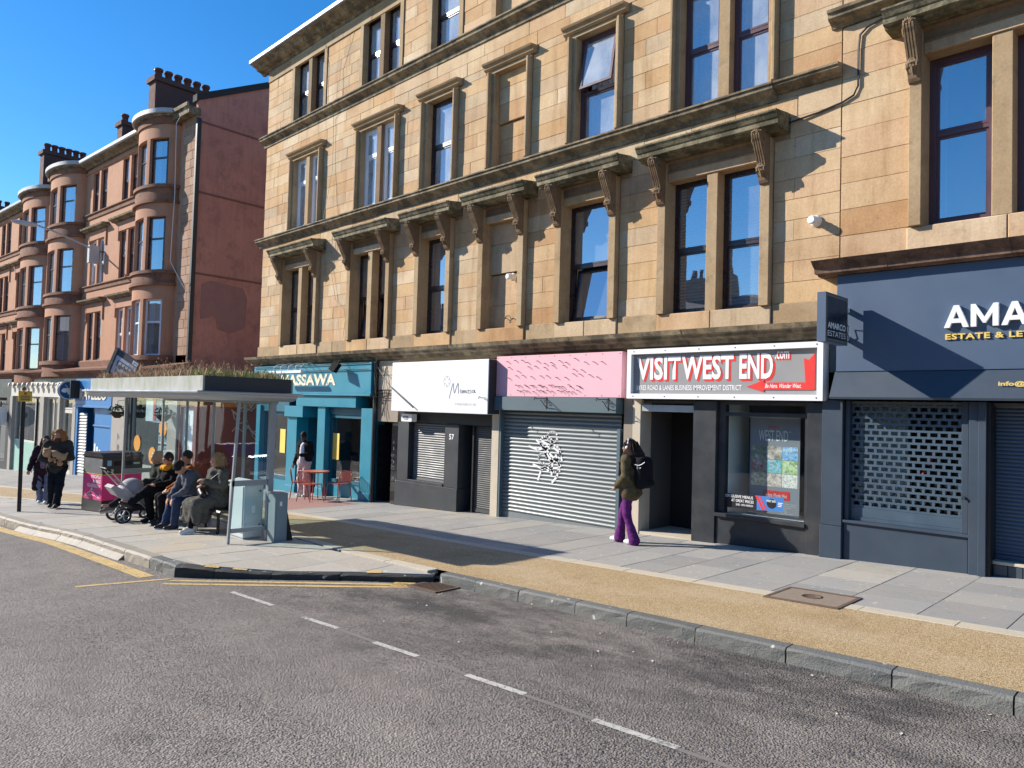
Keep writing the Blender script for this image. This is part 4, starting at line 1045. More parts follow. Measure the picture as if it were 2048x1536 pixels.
lettering('Be here. Wander West.', M_print, p, (-5.32,.350,.56), width=.36, height=.06, shear=.3)
for k in range(6): lettering(('Byres Road and Lanes','Improvement District','57 Byres Road','Glasgow','G11 5RG','visitwestend.com')[k], M_print, p, (-5.06,.350,.46-.03*k), width=(.24,.24,.16,.1,.1,.2)[k], height=.016)
b = thing('window_sticker', 'long window sticker advertising exclusive menus, low on the shop glass', 'sticker', (-5.4,.08,.36))
m = MB(); m.add([(-5.88,.087,.35),(-5.33,.087,.36),(-5.33,.087,.585),(-5.88,.087,.575)], [[0,1,2,3]]); m.build('dark_half', plain('dark_print', (.02,.02,.025), .4), b)
m = MB(); m.add([(-5.33,.087,.36),(-4.90,.087,.38),(-4.90,.087,.595),(-5.33,.087,.585)], [[0,1,2,3]]); m.build('blue_half', plain('blue_print', (.06,.20,.50), .4), b)
m = MB(); m.add([(-5.36,.085,.585),(-5.32,.085,.585),(-5.20,.085,.37),(-5.24,.085,.37)], [[0,1,2,3]]); m.add([(-5.30,.085,.585),(-5.275,.085,.585),(-5.16,.085,.375),(-5.185,.085,.375)], [[0,1,2,3]]); m.build('red_stripe', M_red_s, b)
lettering('EXCLUSIVE MENUS', M_print, b, (-5.86,.084,.515), width=.47, height=.045, bold=.015); lettering('AT GREAT PRICES', M_print, b, (-5.76,.084,.45), width=.38, height=.045, bold=.015); lettering('2ND - 8TH MARCH', M_print, b, (-5.68,.084,.395), width=.29, height=.032, bold=.015)
lettering('WEST END', M_print, b, (-5.17,.083,.505), width=.15, height=.035, bold=.02)
m = MB(); m.lathe([(.075,0),(.075,-.002)], (-5.09,.0855,.485), 16, 'y', False); m.build('roundel', plain('dark_print', (0,0,0)), b)
for k in range(3): m = MB(); m.box(-4.985,-4.985+.075-.01*k,.0845,.086,.50-.025*k,.512-.025*k); m.build('small_print', M_print, b)
l = thing('step_ladder', 'aluminium ladder standing inside the shop window', 'ladder', (-5.75,1.5,.26))
for x in (-5.98,-5.60): m = MB(); m.tube([(x,1.5,.1),(x+.03,1.7,1.45)], .018, 5); m.build('stile', M_alu, l)
for k in range(5): m = MB(); m.tube([(-5.98+.005*k,1.54+.035*k,.3+.24*k),(-5.60+.005*k,1.54+.035*k,.3+.24*k)], .014, 5); m.build('rung', M_alu, l)
s = thing('shop_sign', 'white framed grey sign with big white and red letters and a bent red arrow', 'sign', (-5.9,-.2,2.08))
panel(s, 'board', M_signgrey, -7.55, -4.3, -.14, .02, 2.12, 2.90, .001)
m = MB(); A = (-7.64,-4.21,2.075,2.935); b = .085
m.box(A[0],A[1],-.22,.0,A[3]-b,A[3]); m.box(A[0],A[1],-.22,.0,A[2],A[2]+b); m.box(A[0],A[0]+b,-.22,.0,A[2]+b,A[3]-b); m.box(A[1]-b,A[1],-.22,.0,A[2]+b,A[3]-b); m.build('sign_frame', M_signwhite, s)
m = MB()
for x in np.linspace(-7.5,-4.3,6):
    for z in (2.115,2.895): m.lathe([(.012,0),(.012,-.004)], (x,-.2205,z), 6, 'y', False)
m.build('screw', M_thin, s, kind='stuff')
Y = -.1415
for tx, x0, x1, z0, z1 in (('VISIT',-7.48,-6.60,2.40,2.80),('WEST',-6.58,-5.64,2.40,2.80),('END',-5.54,-4.99,2.405,2.80)):
    for k in range(1, 5): lettering(tx, M_red_s, s, (x0+.009*k,Y-.0006*(6-k),z0-.009*k), width=x1-x0, height=z1-z0, bold=.028)
    lettering(tx, M_print, s, (x0,Y-.006,z0), width=x1-x0, height=z1-z0, bold=.028)
for k in (3, 2, 1): lettering('.com', M_red_s, s, (-4.96+.008*k,Y-.001*(4-k),2.70-.008*k), width=.22, height=.12, bold=.02)
lettering('.com', M_print, s, (-4.96,Y-.005,2.70), width=.22, height=.12, bold=.02)
lettering('BYRES ROAD & LANES BUSINESS IMPROVEMENT DISTRICT', M_print, s, (-7.48,Y-.002,2.225), width=1.98, height=.085, bold=.012)
ar = [(-5.41,2.285),(-5.13,2.38),(-5.13,2.345),(-4.49,2.345),(-4.515,2.70),(-4.44,2.675),(-4.355,2.77),(-4.355,2.235),(-5.13,2.235),(-5.13,2.20)]
m = MB(); m.prism(ar, 'y', Y-.012, Y-.001); m.build('arrow', M_red_s, s)
lettering('Be Here. Wander West.', M_print, s, (-5.11,Y-.014,2.262), width=.56, height=.065, shear=.35, bold=.012)

# --- estate agent
t = thing('shopfront', 'dark blue estate agent front with a pierced security grille and roller shutter door', 'shopfront', (-2.5,0,g(-2.5)))
inbox(t, -3.92, 3.5, 2.08, plain('dim_office', (.10,.10,.09), .9), 2.2, beam=False)
m = MB(); m.prism([(.3,2.12),(-.33,2.10),(-.34,2.13),(-.14,2.49),(.3,2.49)], 'x', -4.07, 4); m.build('lower_fascia', M_navy2, t)
panel(t, 'pilaster', M_navy2, -4.26, -3.97, -.10, .3, .30, 2.09); panel(t, 'pilaster_base', M_navy2, -4.27, -3.965, -.12, .3, g(-4.2)-.04, .298)
panel(t, 'stall_riser', M_navy2, -3.955, -2.42, -.06, .3, g(-3.9)-.04, .36); panel(t, 'sill', M_navy2, -3.955, -2.40, -.10, .3, .362, .40)
panel(t, 'pilaster', M_navy2, -2.41, -2.30, -.10, .3, g(-2.3)-.04, 2.09); panel(t, 'pilaster', M_navy2, -2.298, -2.21, -.14, .3, g(-2.3)-.04, 2.09)
panel(t, 'guide', M_navy2, -3.955, -3.90, -.04, .2, .40, 2.09); panel(t, 'guide', M_navy2, -2.50, -2.42, -.05, .2, .40, 2.09)
# pierced grille: each row of links is one part
gx0, gx1, gz0, gz1 = -3.895, -2.505, .585, 2.085; nr = 18; ph = (gz1-gz0)/nr; pw = .1215
M_grille = plain('slate_blue_grille', (.075,.115,.16), .4, .1, 4, metal=.3)
rows = []
for par in (0, 1):
    m = MB(); y0, y1 = -.012, .012
    m.box(0, gx1-gx0, y0, y1, 0, .030)
    x = -pw*.5*par
    while x < gx1-gx0:
        a, b = max(0, x), min(gx1-gx0, x+.034)
        if b > a+.004: m.box(a, b, y0, y1, .030, ph-.001)
        x += pw
    rows.append(m)
me = [None, None]; inv = pinv(t)
for k in range(nr):
    p = k % 2
    if me[p] is None:
        o = rows[p].build('link_row', M_grille, t, local=True); me[p] = o.data
    else: o = obj('link_row', me[p], None, t)
    o.location = inv @ Vector((gx0, .06, gz0+k*ph))
m = MB(); m.box(gx0,gx1,.04,.09,.45,gz0-.002); m.box(gx0,gx1,.03,.1,.402,.448); o = m.build('bottom_rail', M_grille, t)
m = MB(); m.box(-3.92,-2.45,.16,.17,.40,2.08); m.build('pane', M_shopglass, t)
panel(t, 'window_wall', plain('pale_office_wall', (.50,.53,.50), .8), -3.9, -3.25, .34, .4, .0, 2.07)
panel(t, 'window_shelf', plain('pale_office_wall', (0,0,0)), -3.9, -2.5, .2, .6, .30, .40)
q = MB(); q.tube([(-2.95,.35,1.32),(-2.99,.35,1.22)], .03, 6); q.tube([(-3.03,.35,1.15),(-3.06,.35,1.08)], .022, 6); q.build('red_ribbon', M_red_s, t)
shutter(t, -2.17, -.9, .11, 2.07, .20, plain('navy_shutter', (.065,.10,.155), .45, .1, 4, metal=.1), .048, .008, bar=.06)
m = MB(); m.box(-2.21,-2.17,-.1,.4,g(-2.2)-.04,2.08); m.build('door_cheek', M_black, t)
panel(t, 'step', M_pale, -2.17, -.9, .02, .4, .065, .105)
for k in range(8): panel(t, 'tile', plain('navy_tile', (.05,.07,.09), .25), -2.165+.158*k, -2.013+.158*k, .03, .3, g(-2)-.06+.02, .062)
panel(t, 'wall_panel', M_navy2, -.9, 4, -.05, .3, g(-1)-.1, 2.09)
m = MB(); m.lathe([(.018,0),(.018,-.06),(.024,-.06),(.024,-.08)], (-2.46,-.05,.86), 8, 'y'); m.build('lock', M_iron, t)
s = thing('shop_sign', 'huge dark blue fascia with raised white and gold lettering', 'sign', (-2.0,-.15,2.5))
panel(s, 'board', M_navy, -4.05, 4, -.155, .02, 2.495, 3.872, .004)
panel(s, 'return_board', M_greyblue, -4.20, -4.055, -.02, .02, 2.495, 3.62)
Lh = [(0,0),(.40,1),(.51,1),(.51,.74),(.385,.40),(.51,.40),(.51,.21),(.31,.21),(.23,0)]
Mm = [(0,0),(0,1),(.19,1),(.545,.40),(.90,1),(1.09,1),(1.09,0),(.87,0),(.865,.60),(.59,.15),(.49,.15),(.225,.59),(.22,0)]
for x0, polys in ((-2.672,(Lh,[(1.02-p[0],p[1]) for p in Lh][::-1])),(-2.372,(Mm,)),(-2.045,(Lh,[(1.02-p[0],p[1]) for p in Lh][::-1]))):
    m = MB()
    for po in polys: m.prism([(x0+p[0]*.272, 3.035+p[1]*.285) for p in po], 'y', -.215, -.156)
    m.build('lettering', M_signwhite, s)
lettering('RCO', M_signwhite, s, (-1.74,-.19,3.035), width=.95, height=.285, bold=.02, extrude=.028, space=1.1)
lettering('ESTATE & LETTING AGENTS', M_gold, s, (-2.665,-.168,2.885), width=1.9, height=.075, bold=.03, extrude=.01, space=1.1)
lettering('info@amarcoestates.co.uk', M_gold, s, (-2.06,-.285,2.27), width=1.2, height=.07, bold=.03)
s = thing('projecting_sign', 'dark blue box sign sticking out from the wall beside the estate agent fascia', 'sign', (-3.9,-.3,3.2))
m = MB(); m.box(-3.955,-3.84,-1.08,-.31,2.845,3.505); m.build('box', M_navy, s)
m = MB()
for a, b, c, d in ((-1.06,-.33,3.46,3.475),(-1.06,-.33,2.875,2.89),(-1.06,-1.045,2.89,3.46),(-.345,-.33,2.89,3.46)): m.box(-3.842,-3.836,a,b,c,d)
m.build('gold_border', plain('dull_gold', (.22,.18,.10), .5), s)
m = MB(); m.box(-3.842,-3.838,-1.045,-.345,2.89,3.46); m.build('face', plain('shaded_blue_face', (.012,.018,.03), .3), s)  # face darker than its box: the side's shade is put into the colour
lettering('AMARCO', M_print, s, (-3.834,-1.02,3.03), '+x', width=.62, height=.085, bold=.03); lettering('ESTATES', M_print, s, (-3.834,-1.02,2.925), '+x', width=.62, height=.075, bold=.0)
for z in (3.36,2.96):
    m = MB(); m.box(-3.93,-3.87,-.31,-.15,z-.03,z+.03); m.build('bracket', M_white, s)
m = MB(); m.tube([(-3.87,-.3,3.2),(-3.87,-.2,3.12),(-3.87,-.22,3.02),(-3.87,-.16,2.9)], .008, 5); m.build('cable', M_black, s)
# ------------------------------------------------------------------ red sandstone tenement with bow windows, further down the street
M_rquoin = stone_mat('pale_pink_sandstone', [(0,(.42,.27,.19)),(.5,(.36,.21,.14)),(1,(.46,.31,.22))], .4)
tR = thing('tenement_building', 'red sandstone tenement with round bow windows and tall chimneys, at the left', 'building', (-28.3, 0, 0), radians(3.5))
LOCAL_ROOTS.add(tR.name)
M_gable = NT('red_gable_render')
_t = M_gable; _b = _t.mix(_t.ramp(_t.noise(.6, 6, .65), [(.35, 0.), (.65, 1.)]), (.56,.25,.185), (.46,.20,.155))
_b = _t.mix(_t.ramp(_t.noise(1.6, 7, .75), [(.5, 0.), (.72, .8)]), _b, (.24,.12,.10)); _b = _t.mix(_t.ramp(_t.noise(1.1, 4, .6, _t.pos((5,5,.6))), [(.5,0.),(.75,.5)]), _b, (.32,.15,.12))
_t.bump(_t.noise(20, 5, .7), .3, .02); M_gable = _t.out(_b, .92, 0, .2)
U0, U1 = -75, .30
bays = [(-2.42,1.46,.80,0),(-12.8,1.85,.80,0),(-17.35,1.95,.75,-.33),(-28.9,1.9,.75,-.33),(-33.4,1.9,.75,-.5),(-45.5,1.9,.75,-.5)]
pairs = [(-6.6,-4.92,0),(-10.06,-8.33,0),(-21.5,-19.72,-.33),(-24.9,-22.95,-.33),(-38,-36.2,-.5),(-41.6,-39.8,-.5),(-49.5,-47.7,-.6)]
RZ = [(3.53,5.73),(7.03,9.13),(10.45,12.36)]
hol = [(a, b, z0+d, z1+d) for a, b, d in pairs for z0, z1 in RZ]
m = MB(); wall_holes(m, U0, U1-.9, 2.6, 12.72, 0, hol, .30); m.build('wall', M_red, tR)
# gable wall towards the lane, under the roof slope
m = MB(); m.cur = 0
gp = [(0,-4),(9.5,-4),(9.5,15.3),(7,16.9),(4.6,15.6),(0,13.2)]
m.prism(gp, 'x', U1-.05, U1+.10); m.build('gable_wall', M_gable, tR)
m = MB(); 
for z in (12.42, 9.72, 6.62): m.box(U1+.10, U1+.14, .02, 9.4, z-.03, z+.03)
m.build('gable_band', plain('dark_red_band', (.2,.1,.08), .9), tR)
m = MB(); m.prism([(-.1,13.14),(4.6,15.55),(7,16.85),(7,17.05),(4.6,15.8),(-.1,13.40)], 'x', U1-.16, U1+.18); m.build('skew_coping', plain('soot_black_stone', (.035,.033,.032), .9), tR)
m = MB(); m.prism([(.42,4.9),(.42,6.25),(.75,6.42),(2.1,6.30),(2.28,5.9),(2.25,4.75),(1.6,4.45),(1.1,4.6),(1.0,5.1)], 'x', U1+.10, U1+.112); m.build('render_patch', plain('dark_render_patch', (.33,.16,.135), .9, .3, 2.5), tR)
m = MB(); m.prism([(-.05,12.9),(7,16.75),(14,12.9)], 'x', U0, U1-.2); m.build('roof', M_slate, tR)
m = MB(); m.box(U0, U1-.1, .9, .95, -4, 12.6); m.build('inner_wall', plain('dim_room_wall', (0,0,0)), tR)
# pale corner strip of dressed blocks
z = 3.5; k = 0
while z < 12.4:
    h = .34; w = .78 if k % 2 else .52
    for a, b in ((-.6-.0, .40-w*.5), (.40-w*.5, .40)):
        q = MB(); q.cbox(a+.004, b-.004, -.03-random.uniform(0,.008), .3, z+.004, z+h-.004, .008); q.build('corner_stone', M_rquoin, tR)
    z += h; k += 1
m = MB(); m.box(.40,.52,-.06,.10,-2,12.5); m.build('downpipe', M_iron, tR)
def rcourse(prof, a, b, mat, name='string_course'):
    x = a
    while x < b-.01:
        xn = min(b, x+3.2); q = MB(); q.prism(prof, 'x', x+.002, xn-.002); q.build(name, mat, tR); x = xn
spans = [(-10.95,-3.9,0),(-27,-19.3,-.33),(-43.6,-35.3,-.5),(-60,-47.4,-.6)]
for a, b, d in spans:
    for z in (10.42, 7.0): rcourse([(.02,z-.22+d),(-.05,z-.22+d),(-.06,z-.06+d),(-.12,z-.02+d),(-.12,z+.02+d),(.02,z+.04+d)], a, b, M_reddk)
    rcourse([(.02,3.2+d),(-.10,3.2+d),(-.12,3.46+d),(-.06,3.52+d),(.02,3.52+d)], a, b, M_reddk)
    rcourse([(.02,12.42+d),(-.05,12.42+d),(-.05,12.52+d),(.02,12.52+d)], a, b, M_red)
    rcourse([(.02,12.66+d),(-.1,12.66+d),(-.16,12.74+d),(-.34,12.8+d),(-.36,12.88+d),(.02,12.9+d)], a, b, M_corn, 'eaves_cornice')
    q = MB(); q.prism([(-.46,12.9+d),(-.44,12.87+d),(-.30,12.87+d),(-.30,13.0+d),(-.46,13.02+d)], 'x', a, b); q.build('gutter', M_lead, tR)
q = MB(); q.box(-.95, .42, -.36, .1, 12.62, 12.9); q.box(-.95,.42,-.44,-.36,12.86,13.0); q.build('eaves_cornice', M_corn, tR)
for i, (a, b, d) in enumerate(pairs):
    for f, (z0, z1) in enumerate(RZ):
        c = (a+b)/2; q = MB(); q.box(c-.1, c+.1, -.02, .3, z0+d, z1+d); q.build('mullion', M_red, tR)
        wf = M_whitefr if (i == 0 and f == 0) or (i == 1 and f == 1) else M_brownfr
        for p, r in ((a, c-.1), (c+.1, b)): window(tR, p, r, z0+d, z1+d, fr=wf, y=.13, curtain=('c',(.55,.9)) if i == 0 else None)
        if f < 2:
            q = MB(); q.prism([(.02,z1+d+.44),(-.16,z1+d+.46),(-.18,z1+d+.5),(-.30,z1+d+.53),(-.32,z1+d+.60),(.02,z1+d+.66)], 'x', a-.62, b+.42); q.build('window_hood', M_corn, tR)
            q = MB()
            for s in (a-.22, b+.06): q.box(s, s+.16, -.06, .0, z1+d-.35, z1+d+.42)
            q.box(a-.06, b+.06, -.05, 0, z1+d+.02, z1+d+.42); q.build('hood_panel', M_red, tR, kind='stuff')
def bar(m, P, Q, v0, v1, z0, z1):
    P, Q = Vector(P), Vector(Q); d = (Q-P).normalized(); n = Vector((-d.y, d.x))
    c = [P+n*v0, Q+n*v0, Q+n*v1, P+n*v1]; m.add([(p.x,p.y,z0) for p in c]+[(p.x,p.y,z1) for p in c], [[3,2,1,0],[4,5,6,7],[0,1,5,4],[1,2,6,5],[2,3,7,6],[3,0,4,7]])
def bow(uc, hw, pr, d, detail):
    P = lambda t, o=0: (uc-(hw+o)*cos(t), -(pr+o)*sin(t)**.85 if 0 < t < pi else 0)
    def ring(z0, z1, o, mat, name):
        n = 22; pts = [P(pi*k/n, o) for k in range(n+1)] + [(uc+hw, .1), (uc-hw, .1)]
        q = MB(); q.prism([(p[0], p[1]) for p in pts], 'z', z0, z1); b = len(q.f)
        for i in range(n): q.sm[i] = True
        return q.build(name, mat, tR)
    zs = [(3.5,5.70),(6.80,8.92),(10.15,12.0)]
    ring(2.75+d, 3.32+d, .02, M_reddk, 'bay_wall'); ring(3.32+d, 3.5+d, .14, M_reddk, 'bay_sill')
    for f, (z0, z1) in enumerate(zs):
        z0 += d; z1 += d
        top = (zs[f+1][0]+d-.12) if f < 2 else 12.55+d
        ring(z1, z1+.52, 0, M_red, 'bay_wall')
        if f < 2:
            ring(z1+.52, z1+.62, .13, M_reddk, 'bay_band'); ring(z1+.62, top, .04, M_reddk, 'bay_wall'); ring(top, top+.12, .12, M_reddk, 'bay_sill')
        else:
            ring(z1+.52, top+.25, .06, M_reddk, 'bay_wall'); ring(top+.25, top+.33, .18, M_corn, 'bay_cornice'); ring(top+.33, top+.50, .28, M_lead, 'bay_gutter')
        tt = [(.10,.27),(.32,.56),(.61,.86)]   # light ranges in fractions of pi
        edges = [0,.10,.27,.32,.56,.61,.86,1]
        for i in (0, 2, 4, 6):
            q = MB(); a, b = edges[i]*pi, edges[i+1]*pi
            n = 3; o = [P(a+(b-a)*k/n) for k in range(n+1)]; inn = [P(a+(b-a)*k/n, -.24) for k in range(n, -1, -1)]
            q.prism(o+inn, 'z', z0, z1); q.build('bay_mullion', M_red, tR)
        wf = M_whitefr if f == 0 and uc > -5 else M_brownfr
        for a, b in tt:
            A, B = P(a*pi, -.16), P(b*pi, -.16); q = MB(); s = .07
            A, B = Vector(A), Vector(B); dd = (B-A).normalized()
            bar(q, A, A+dd*s, -.03, .03, z0, z1); bar(q, B-dd*s, B, -.03, .03, z0, z1); zm = z0+(z1-z0)*.58
            for zz in (z0, zm, z1-s): bar(q, A+dd*s, B-dd*s, -.03, .03, zz, zz+s)
            w = q.build('window', wf, tR)
            q = MB(); bar(q, A+dd*s, B-dd*s, -.004, .004, z0+s, z1-s); q.build('pane', M_glass, w)
            q = MB(); bar(q, A+dd*s, A.lerp(B, .4), .12, .13, z0, z1); q.build('curtain', M_curtain, w)
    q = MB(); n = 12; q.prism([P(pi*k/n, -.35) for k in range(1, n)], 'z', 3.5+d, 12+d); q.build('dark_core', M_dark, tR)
for i, b in enumerate(bays): bow(*b, i < 3)
# joins between the houses: flat wall strips, eaves
for a, b, d in ((-15.3,-14.65,-.1),):
    q = MB(); q.box(a, b, -.28, .0, 2.9, 12.9); q.build('party_pier', M_red, tR)
    q = MB(); q.box(a-.1, b+.1, -.4, .2, 12.9, 13.1); q.build('eaves_cornice', M_corn, tR)
def chimney(u, v0, v1, zt, npot, zb=12.8):
    q = MB(); q.box(u-.34, u+.34, v0, v1, zb, zt-.22); q.box(u-.44, u+.44, v0-.1, v1+.1, zt-.22, zt); c = q.build('chimney', plain('dark_red_brick', (.12,.055,.045), .9, .3, 5), tR)
    for k in range(npot):
        v = v0+.25+(v1-v0-.5)*k/(npot-1); p = MB(); p.lathe([(.15,0),(.15,.36),(.19,.36),(.19,.47),(.14,.47)], (u, v, zt), 10); p.build('chimney_pot', plain('clay_pot', (.16,.06,.045), .85, .25), c)
chimney(-6.4, 1.0, 3.7, 16.35, 6); chimney(-13.6, 2.3, 5.0, 16.45, 4); chimney(-21.6, 1.0, 3.4, 16.25, 6); chimney(-38, 1, 3.6, 16, 5)
# thin white cable down the near bow
cable('white_cable', [(-28.05,-.35,12.9),(-28.25,-.62,12.2),(-28.3,-.55,9.5),(-28.45,-.55,7.0),(-28.2,-.2,6.2),(-27.95,-.1,5.9)], .014, plain('white_cable', (.55,.57,.62), .6), 'loose white cable hanging down beside the near bow window')

# shops of the red building: their fronts stand half a metre out
def red_shop(label, u0, u1):
    t = thing('shopfront', label, 'shopfront', (-28.3, 0, 0), radians(3.5)); LOCAL_ROOTS.add(t.name); return t
V = -.5
GR = lambda u: g(-28.3+u)-.04
def hollow(t, u0, u1, zt, mat=M_dark):
    m = MB(); m.box(u0, u1, 1.2, 1.25, GR(u0)-.2, zt); m.box(u0, u1, V+.05, 1.2, zt-.03, zt); m.box(u0-.02, u0, V+.1, 1.2, GR(u0)-.2, zt); m.box(u1, u1+.02, V+.1, 1.2, GR(u1)-.3, zt); m.build('interior', mat, t)
def glazed(t, a, b, z0, z1, fr, n=1, v=V+.1, riser=None, s=.07):
    f = MB(); f.box(a, a+s, v-.05, v+.05, z0, z1); f.box(b-s, b, v-.05, v+.05, z0, z1); f.box(a+s, b-s, v-.05, v+.05, z0, z0+s); f.box(a+s, b-s, v-.05, v+.05, z1-s, z1)
    for k in range(1, n): x = a+(b-a)*k/n; f.box(x-s/2, x+s/2, v-.04, v+.04, z0+s, z1-s)
    w = f.build('window', fr, t); p = MB(); p.box(a+s, b-s, v-.004, v+.004, z0+s, z1-s); p.build('pane', M_shopglass, w)
    if riser: panel(t, 'stall_riser', riser, a, b, v-.06, v+.2, GR(a)-.1, z0-.002)
    return w
M_creamshop = plain('cream_paint', (.62,.58,.50), .6, .08, 2, grime=.1)
M_greystone = plain('grey_painted_stone', (.36,.33,.29), .8, .15, 3, grime=.3)
M_rblue = plain('bright_blue_paint', (.03,.19,.47), .4, .08, 2)
M_rblued = plain('deep_blue_paint', (.02,.10,.27), .4, .1, 2)
# cornice over all shops
m = MB(); m.box(-60, .95, V-.02, .1, 2.68, 2.86); m.build('shop_cornice', M_reddk, tR)
m = MB(); m.prism([(.05,2.86),(V-.06,2.86),(V-.10,2.92),(V-.28,2.98),(V-.3,3.06),(-.05,3.22),(.05,3.22)], 'x', -60, .95); m.build('shop_cornice', M_reddk, tR)
m = MB(); m.box(-60,.95,V+.02,.0,2.02,2.68); m.build('shop_beam', M_black, tR)
# 1 black shop at the picture's edge
t = red_shop('black shopfront at the far left edge with a round white sign', -40, -19.2)
hollow(t, -40, -19.3, 2.0); panel(t, 'fascia', M_black, -40, -19.25, V-.05, V+.1, 1.65, 2.66); glazed(t, -25, -20.0, GR(-22)+.6, 1.5, M_black, 3, riser=M_black); panel(t, 'pier', M_black, -19.95, -19.25, V-.05, .2, GR(-19.6)-.1, 1.64); panel(t, 'pier', M_black, -26, -25.02, V-.05, .2, GR(-25)-.1, 1.64)
s = thing('hanging_sign', 'round white sign with a small black drawing over the black shopfront', 'sign', (-28.3,0,0), radians(3.5)); LOCAL_ROOTS.add(s.name)
m = MB(); m.lathe([(.58,-.05),(.58,.05)], (-19.85,-1.1,.62), 24, 'x', False); m.lathe([(.3,0),(.3,.005)], (-19.795,-1.1,.75), 12, 'x', False); m.build('disc', M_signwhite, s)
m = MB(); m.lathe([(.16,-.004),(.16,.006)], (-19.795,-1.1,.70), 12, 'x', False); m.build('drawing', M_black, s)
m = MB(); m.tube([(-19.85,V,1.3),(-19.85,-1.6,1.3)], .02, 6); m.build('arm', M_black, s)
# 2 cream shop
t = red_shop('cream shopfront with small fascia ornaments and a half-glazed door', -19.2, -9.2)
hollow(t, -19.15, -9.25, 1.75, plain('green_grey_room', (.10,.115,.10), .9))
panel(t, 'fascia', M_creamshop, -19.2, -9.2, V-.06, V+.15, 1.76, 2.5)
for k in range(11):
    o = MB(); c = (-18.9+.78*k, V-.16, 2.32); o.lathe([(.02,0),(.14,-.04),(.16,-.10),(.05,-.14)], c, 8, 'y'); o.tube([c, (c[0], V-.05, c[2]+.1)], .03, 5); o.build('scallop_lamp', M_creamshop, t)
for a, b in ((-19.2,-18.75),(-14.2,-13.6),(-11.6,-11.3),(-9.6,-9.2)): panel(t, 'pilaster', M_greystone, a, b, V-.1, .2, GR(a)-.1, 1.755)
glazed(t, -18.74, -15.3, -.6, 1.74, M_creamshop, 1, riser=plain('mint_panel', (.30,.50,.42), .6)); glazed(t, -15.28, -14.22, GR(-15)+.05, 1.74, M_black, 1)
glazed(t, -13.58, -11.62, -.5, 1.74, M_creamshop, 2, riser=M_creamshop); glazed(t, -11.28, -9.62, GR(-11)+.06, 1.2, M_creamshop, 1, s=.16); glazed(t, -11.28, -9.62, 1.22, 1.74, M_creamshop, 1)
s = thing('hanging_sign', 'round blue sign with a white moth, sticking out over the cream shopfront', 'sign', (-28.3,0,0), radians(3.5)); LOCAL_ROOTS.add(s.name)
m = MB(); m.lathe([(.44,-.05),(.44,.05)], (-9.4,-.86,2.10), 28, 'x', False); m.build('disc', plain('sign_blue', (.02,.09,.20), .4), s)
m = MB(); m.lathe([(.42,.0),(.42,.004)], (-9.347,-.86,2.10), 28, 'x', False); m.build('rim', M_print, s)
m = MB(); m.lathe([(.385,.0),(.385,.004)], (-9.342,-.86,2.10), 28, 'x', False); m.build('field', plain('sign_blue', (0,0,0)), s)
wing = [(0,.10),(.10,.12),(.24,.10),(.31,.0),(.27,-.07),(.14,-.10),(.08,-.04),(.03,-.16),(0,-.18)]
m = MB()
for sg in (1, -1): m.prism([(-.86+sg*p[0], 2.08+p[1]) for p in wing], 'x', -9.337, -9.333); m.tube([(-9.334,-.86+sg*.02,2.18),(-9.334,-.86+sg*.10,2.30),(-9.334,-.86+sg*.17,2.34)], .01, 4)
m.build('moth', M_print, s)
m = MB(); m.tube([(-9.5,V-.05,2.2),(-9.4,-.52,2.2)], .02, 6); m.tube([(-9.5,V-.05,2.0),(-9.4,-.52,2.0)], .02, 6); m.build('arm', M_black, s)
# 3 blue shop
t = red_shop('bright blue shopfront with a boarded blue window', -9.2, -5)
hollow(t, -9.15, -5.0, 1.4)
panel(t, 'fascia', M_rblue, -9.2, -5.0, V-.12, V+.15, 1.46, 2.62); panel(t, 'fascia_rail', M_rblue, -9.25, -4.98, V-.18, V+.15, 1.36, 1.455)
panel(t, 'pilaster', M_rblue, -9.2, -8.95, V-.08, .2, GR(-9)-.1, 1.35); panel(t, 'pilaster', M_rblue, -5.15, -4.98, V-.08, .2, GR(-5)-.1, 1.35)
shutter(t, -8.93, -8.0, GR(-8.5)+.02, 1.1, V+.0, plain('white_shutter', (.45,.45,.44), .6), .13, .035, bar=.1)
panel(t, 'door_board', M_rblued, -7.98, -7.3, V+.25, .2, GR(-7.6)-.1, 1.35); panel(t, 'window_board', M_rblue, -7.28, -5.2, V+.06, .2, GR(-6)+.3, .55); panel(t, 'window_board', M_rblue, -7.28, -5.2, V+.06, .2, .62, 1.34)
panel(t, 'window_bar', M_rblue, -7.3, -5.16, V-.0, .1, .555, .615)
panel(t, 'stall_riser', M_rblued, -7.28, -5.2, V+.02, .2, GR(-6)-.1, GR(-6)+.29)
for k in range(3): m = MB(); m.box(-7.2+.28*k, -7.02+.28*k, V+.052, V+.056, -.55-.05*k, -.2-.12*k); m.build('notice', M_print, t)
s = thing('shop_sign', 'cream capital letters on the bright blue fascia', 'sign', (-28.3,0,0), radians(3.5)); LOCAL_ROOTS.add(s.name)
lettering('RAVELLO', M_cream, s, (-8.62,V-.135,1.70), width=3.1, height=.5, bold=.02, extrude=.012)
s = thing('box_sign', 'plain black box sign sticking out between the moth sign and the blue fascia', 'sign', (-28.3,0,0), radians(3.5)); LOCAL_ROOTS.add(s.name)
m = MB(); m.box(-8.80,-8.70,-1.0,V-.14,1.75,2.55); m.build('box', M_black, s)
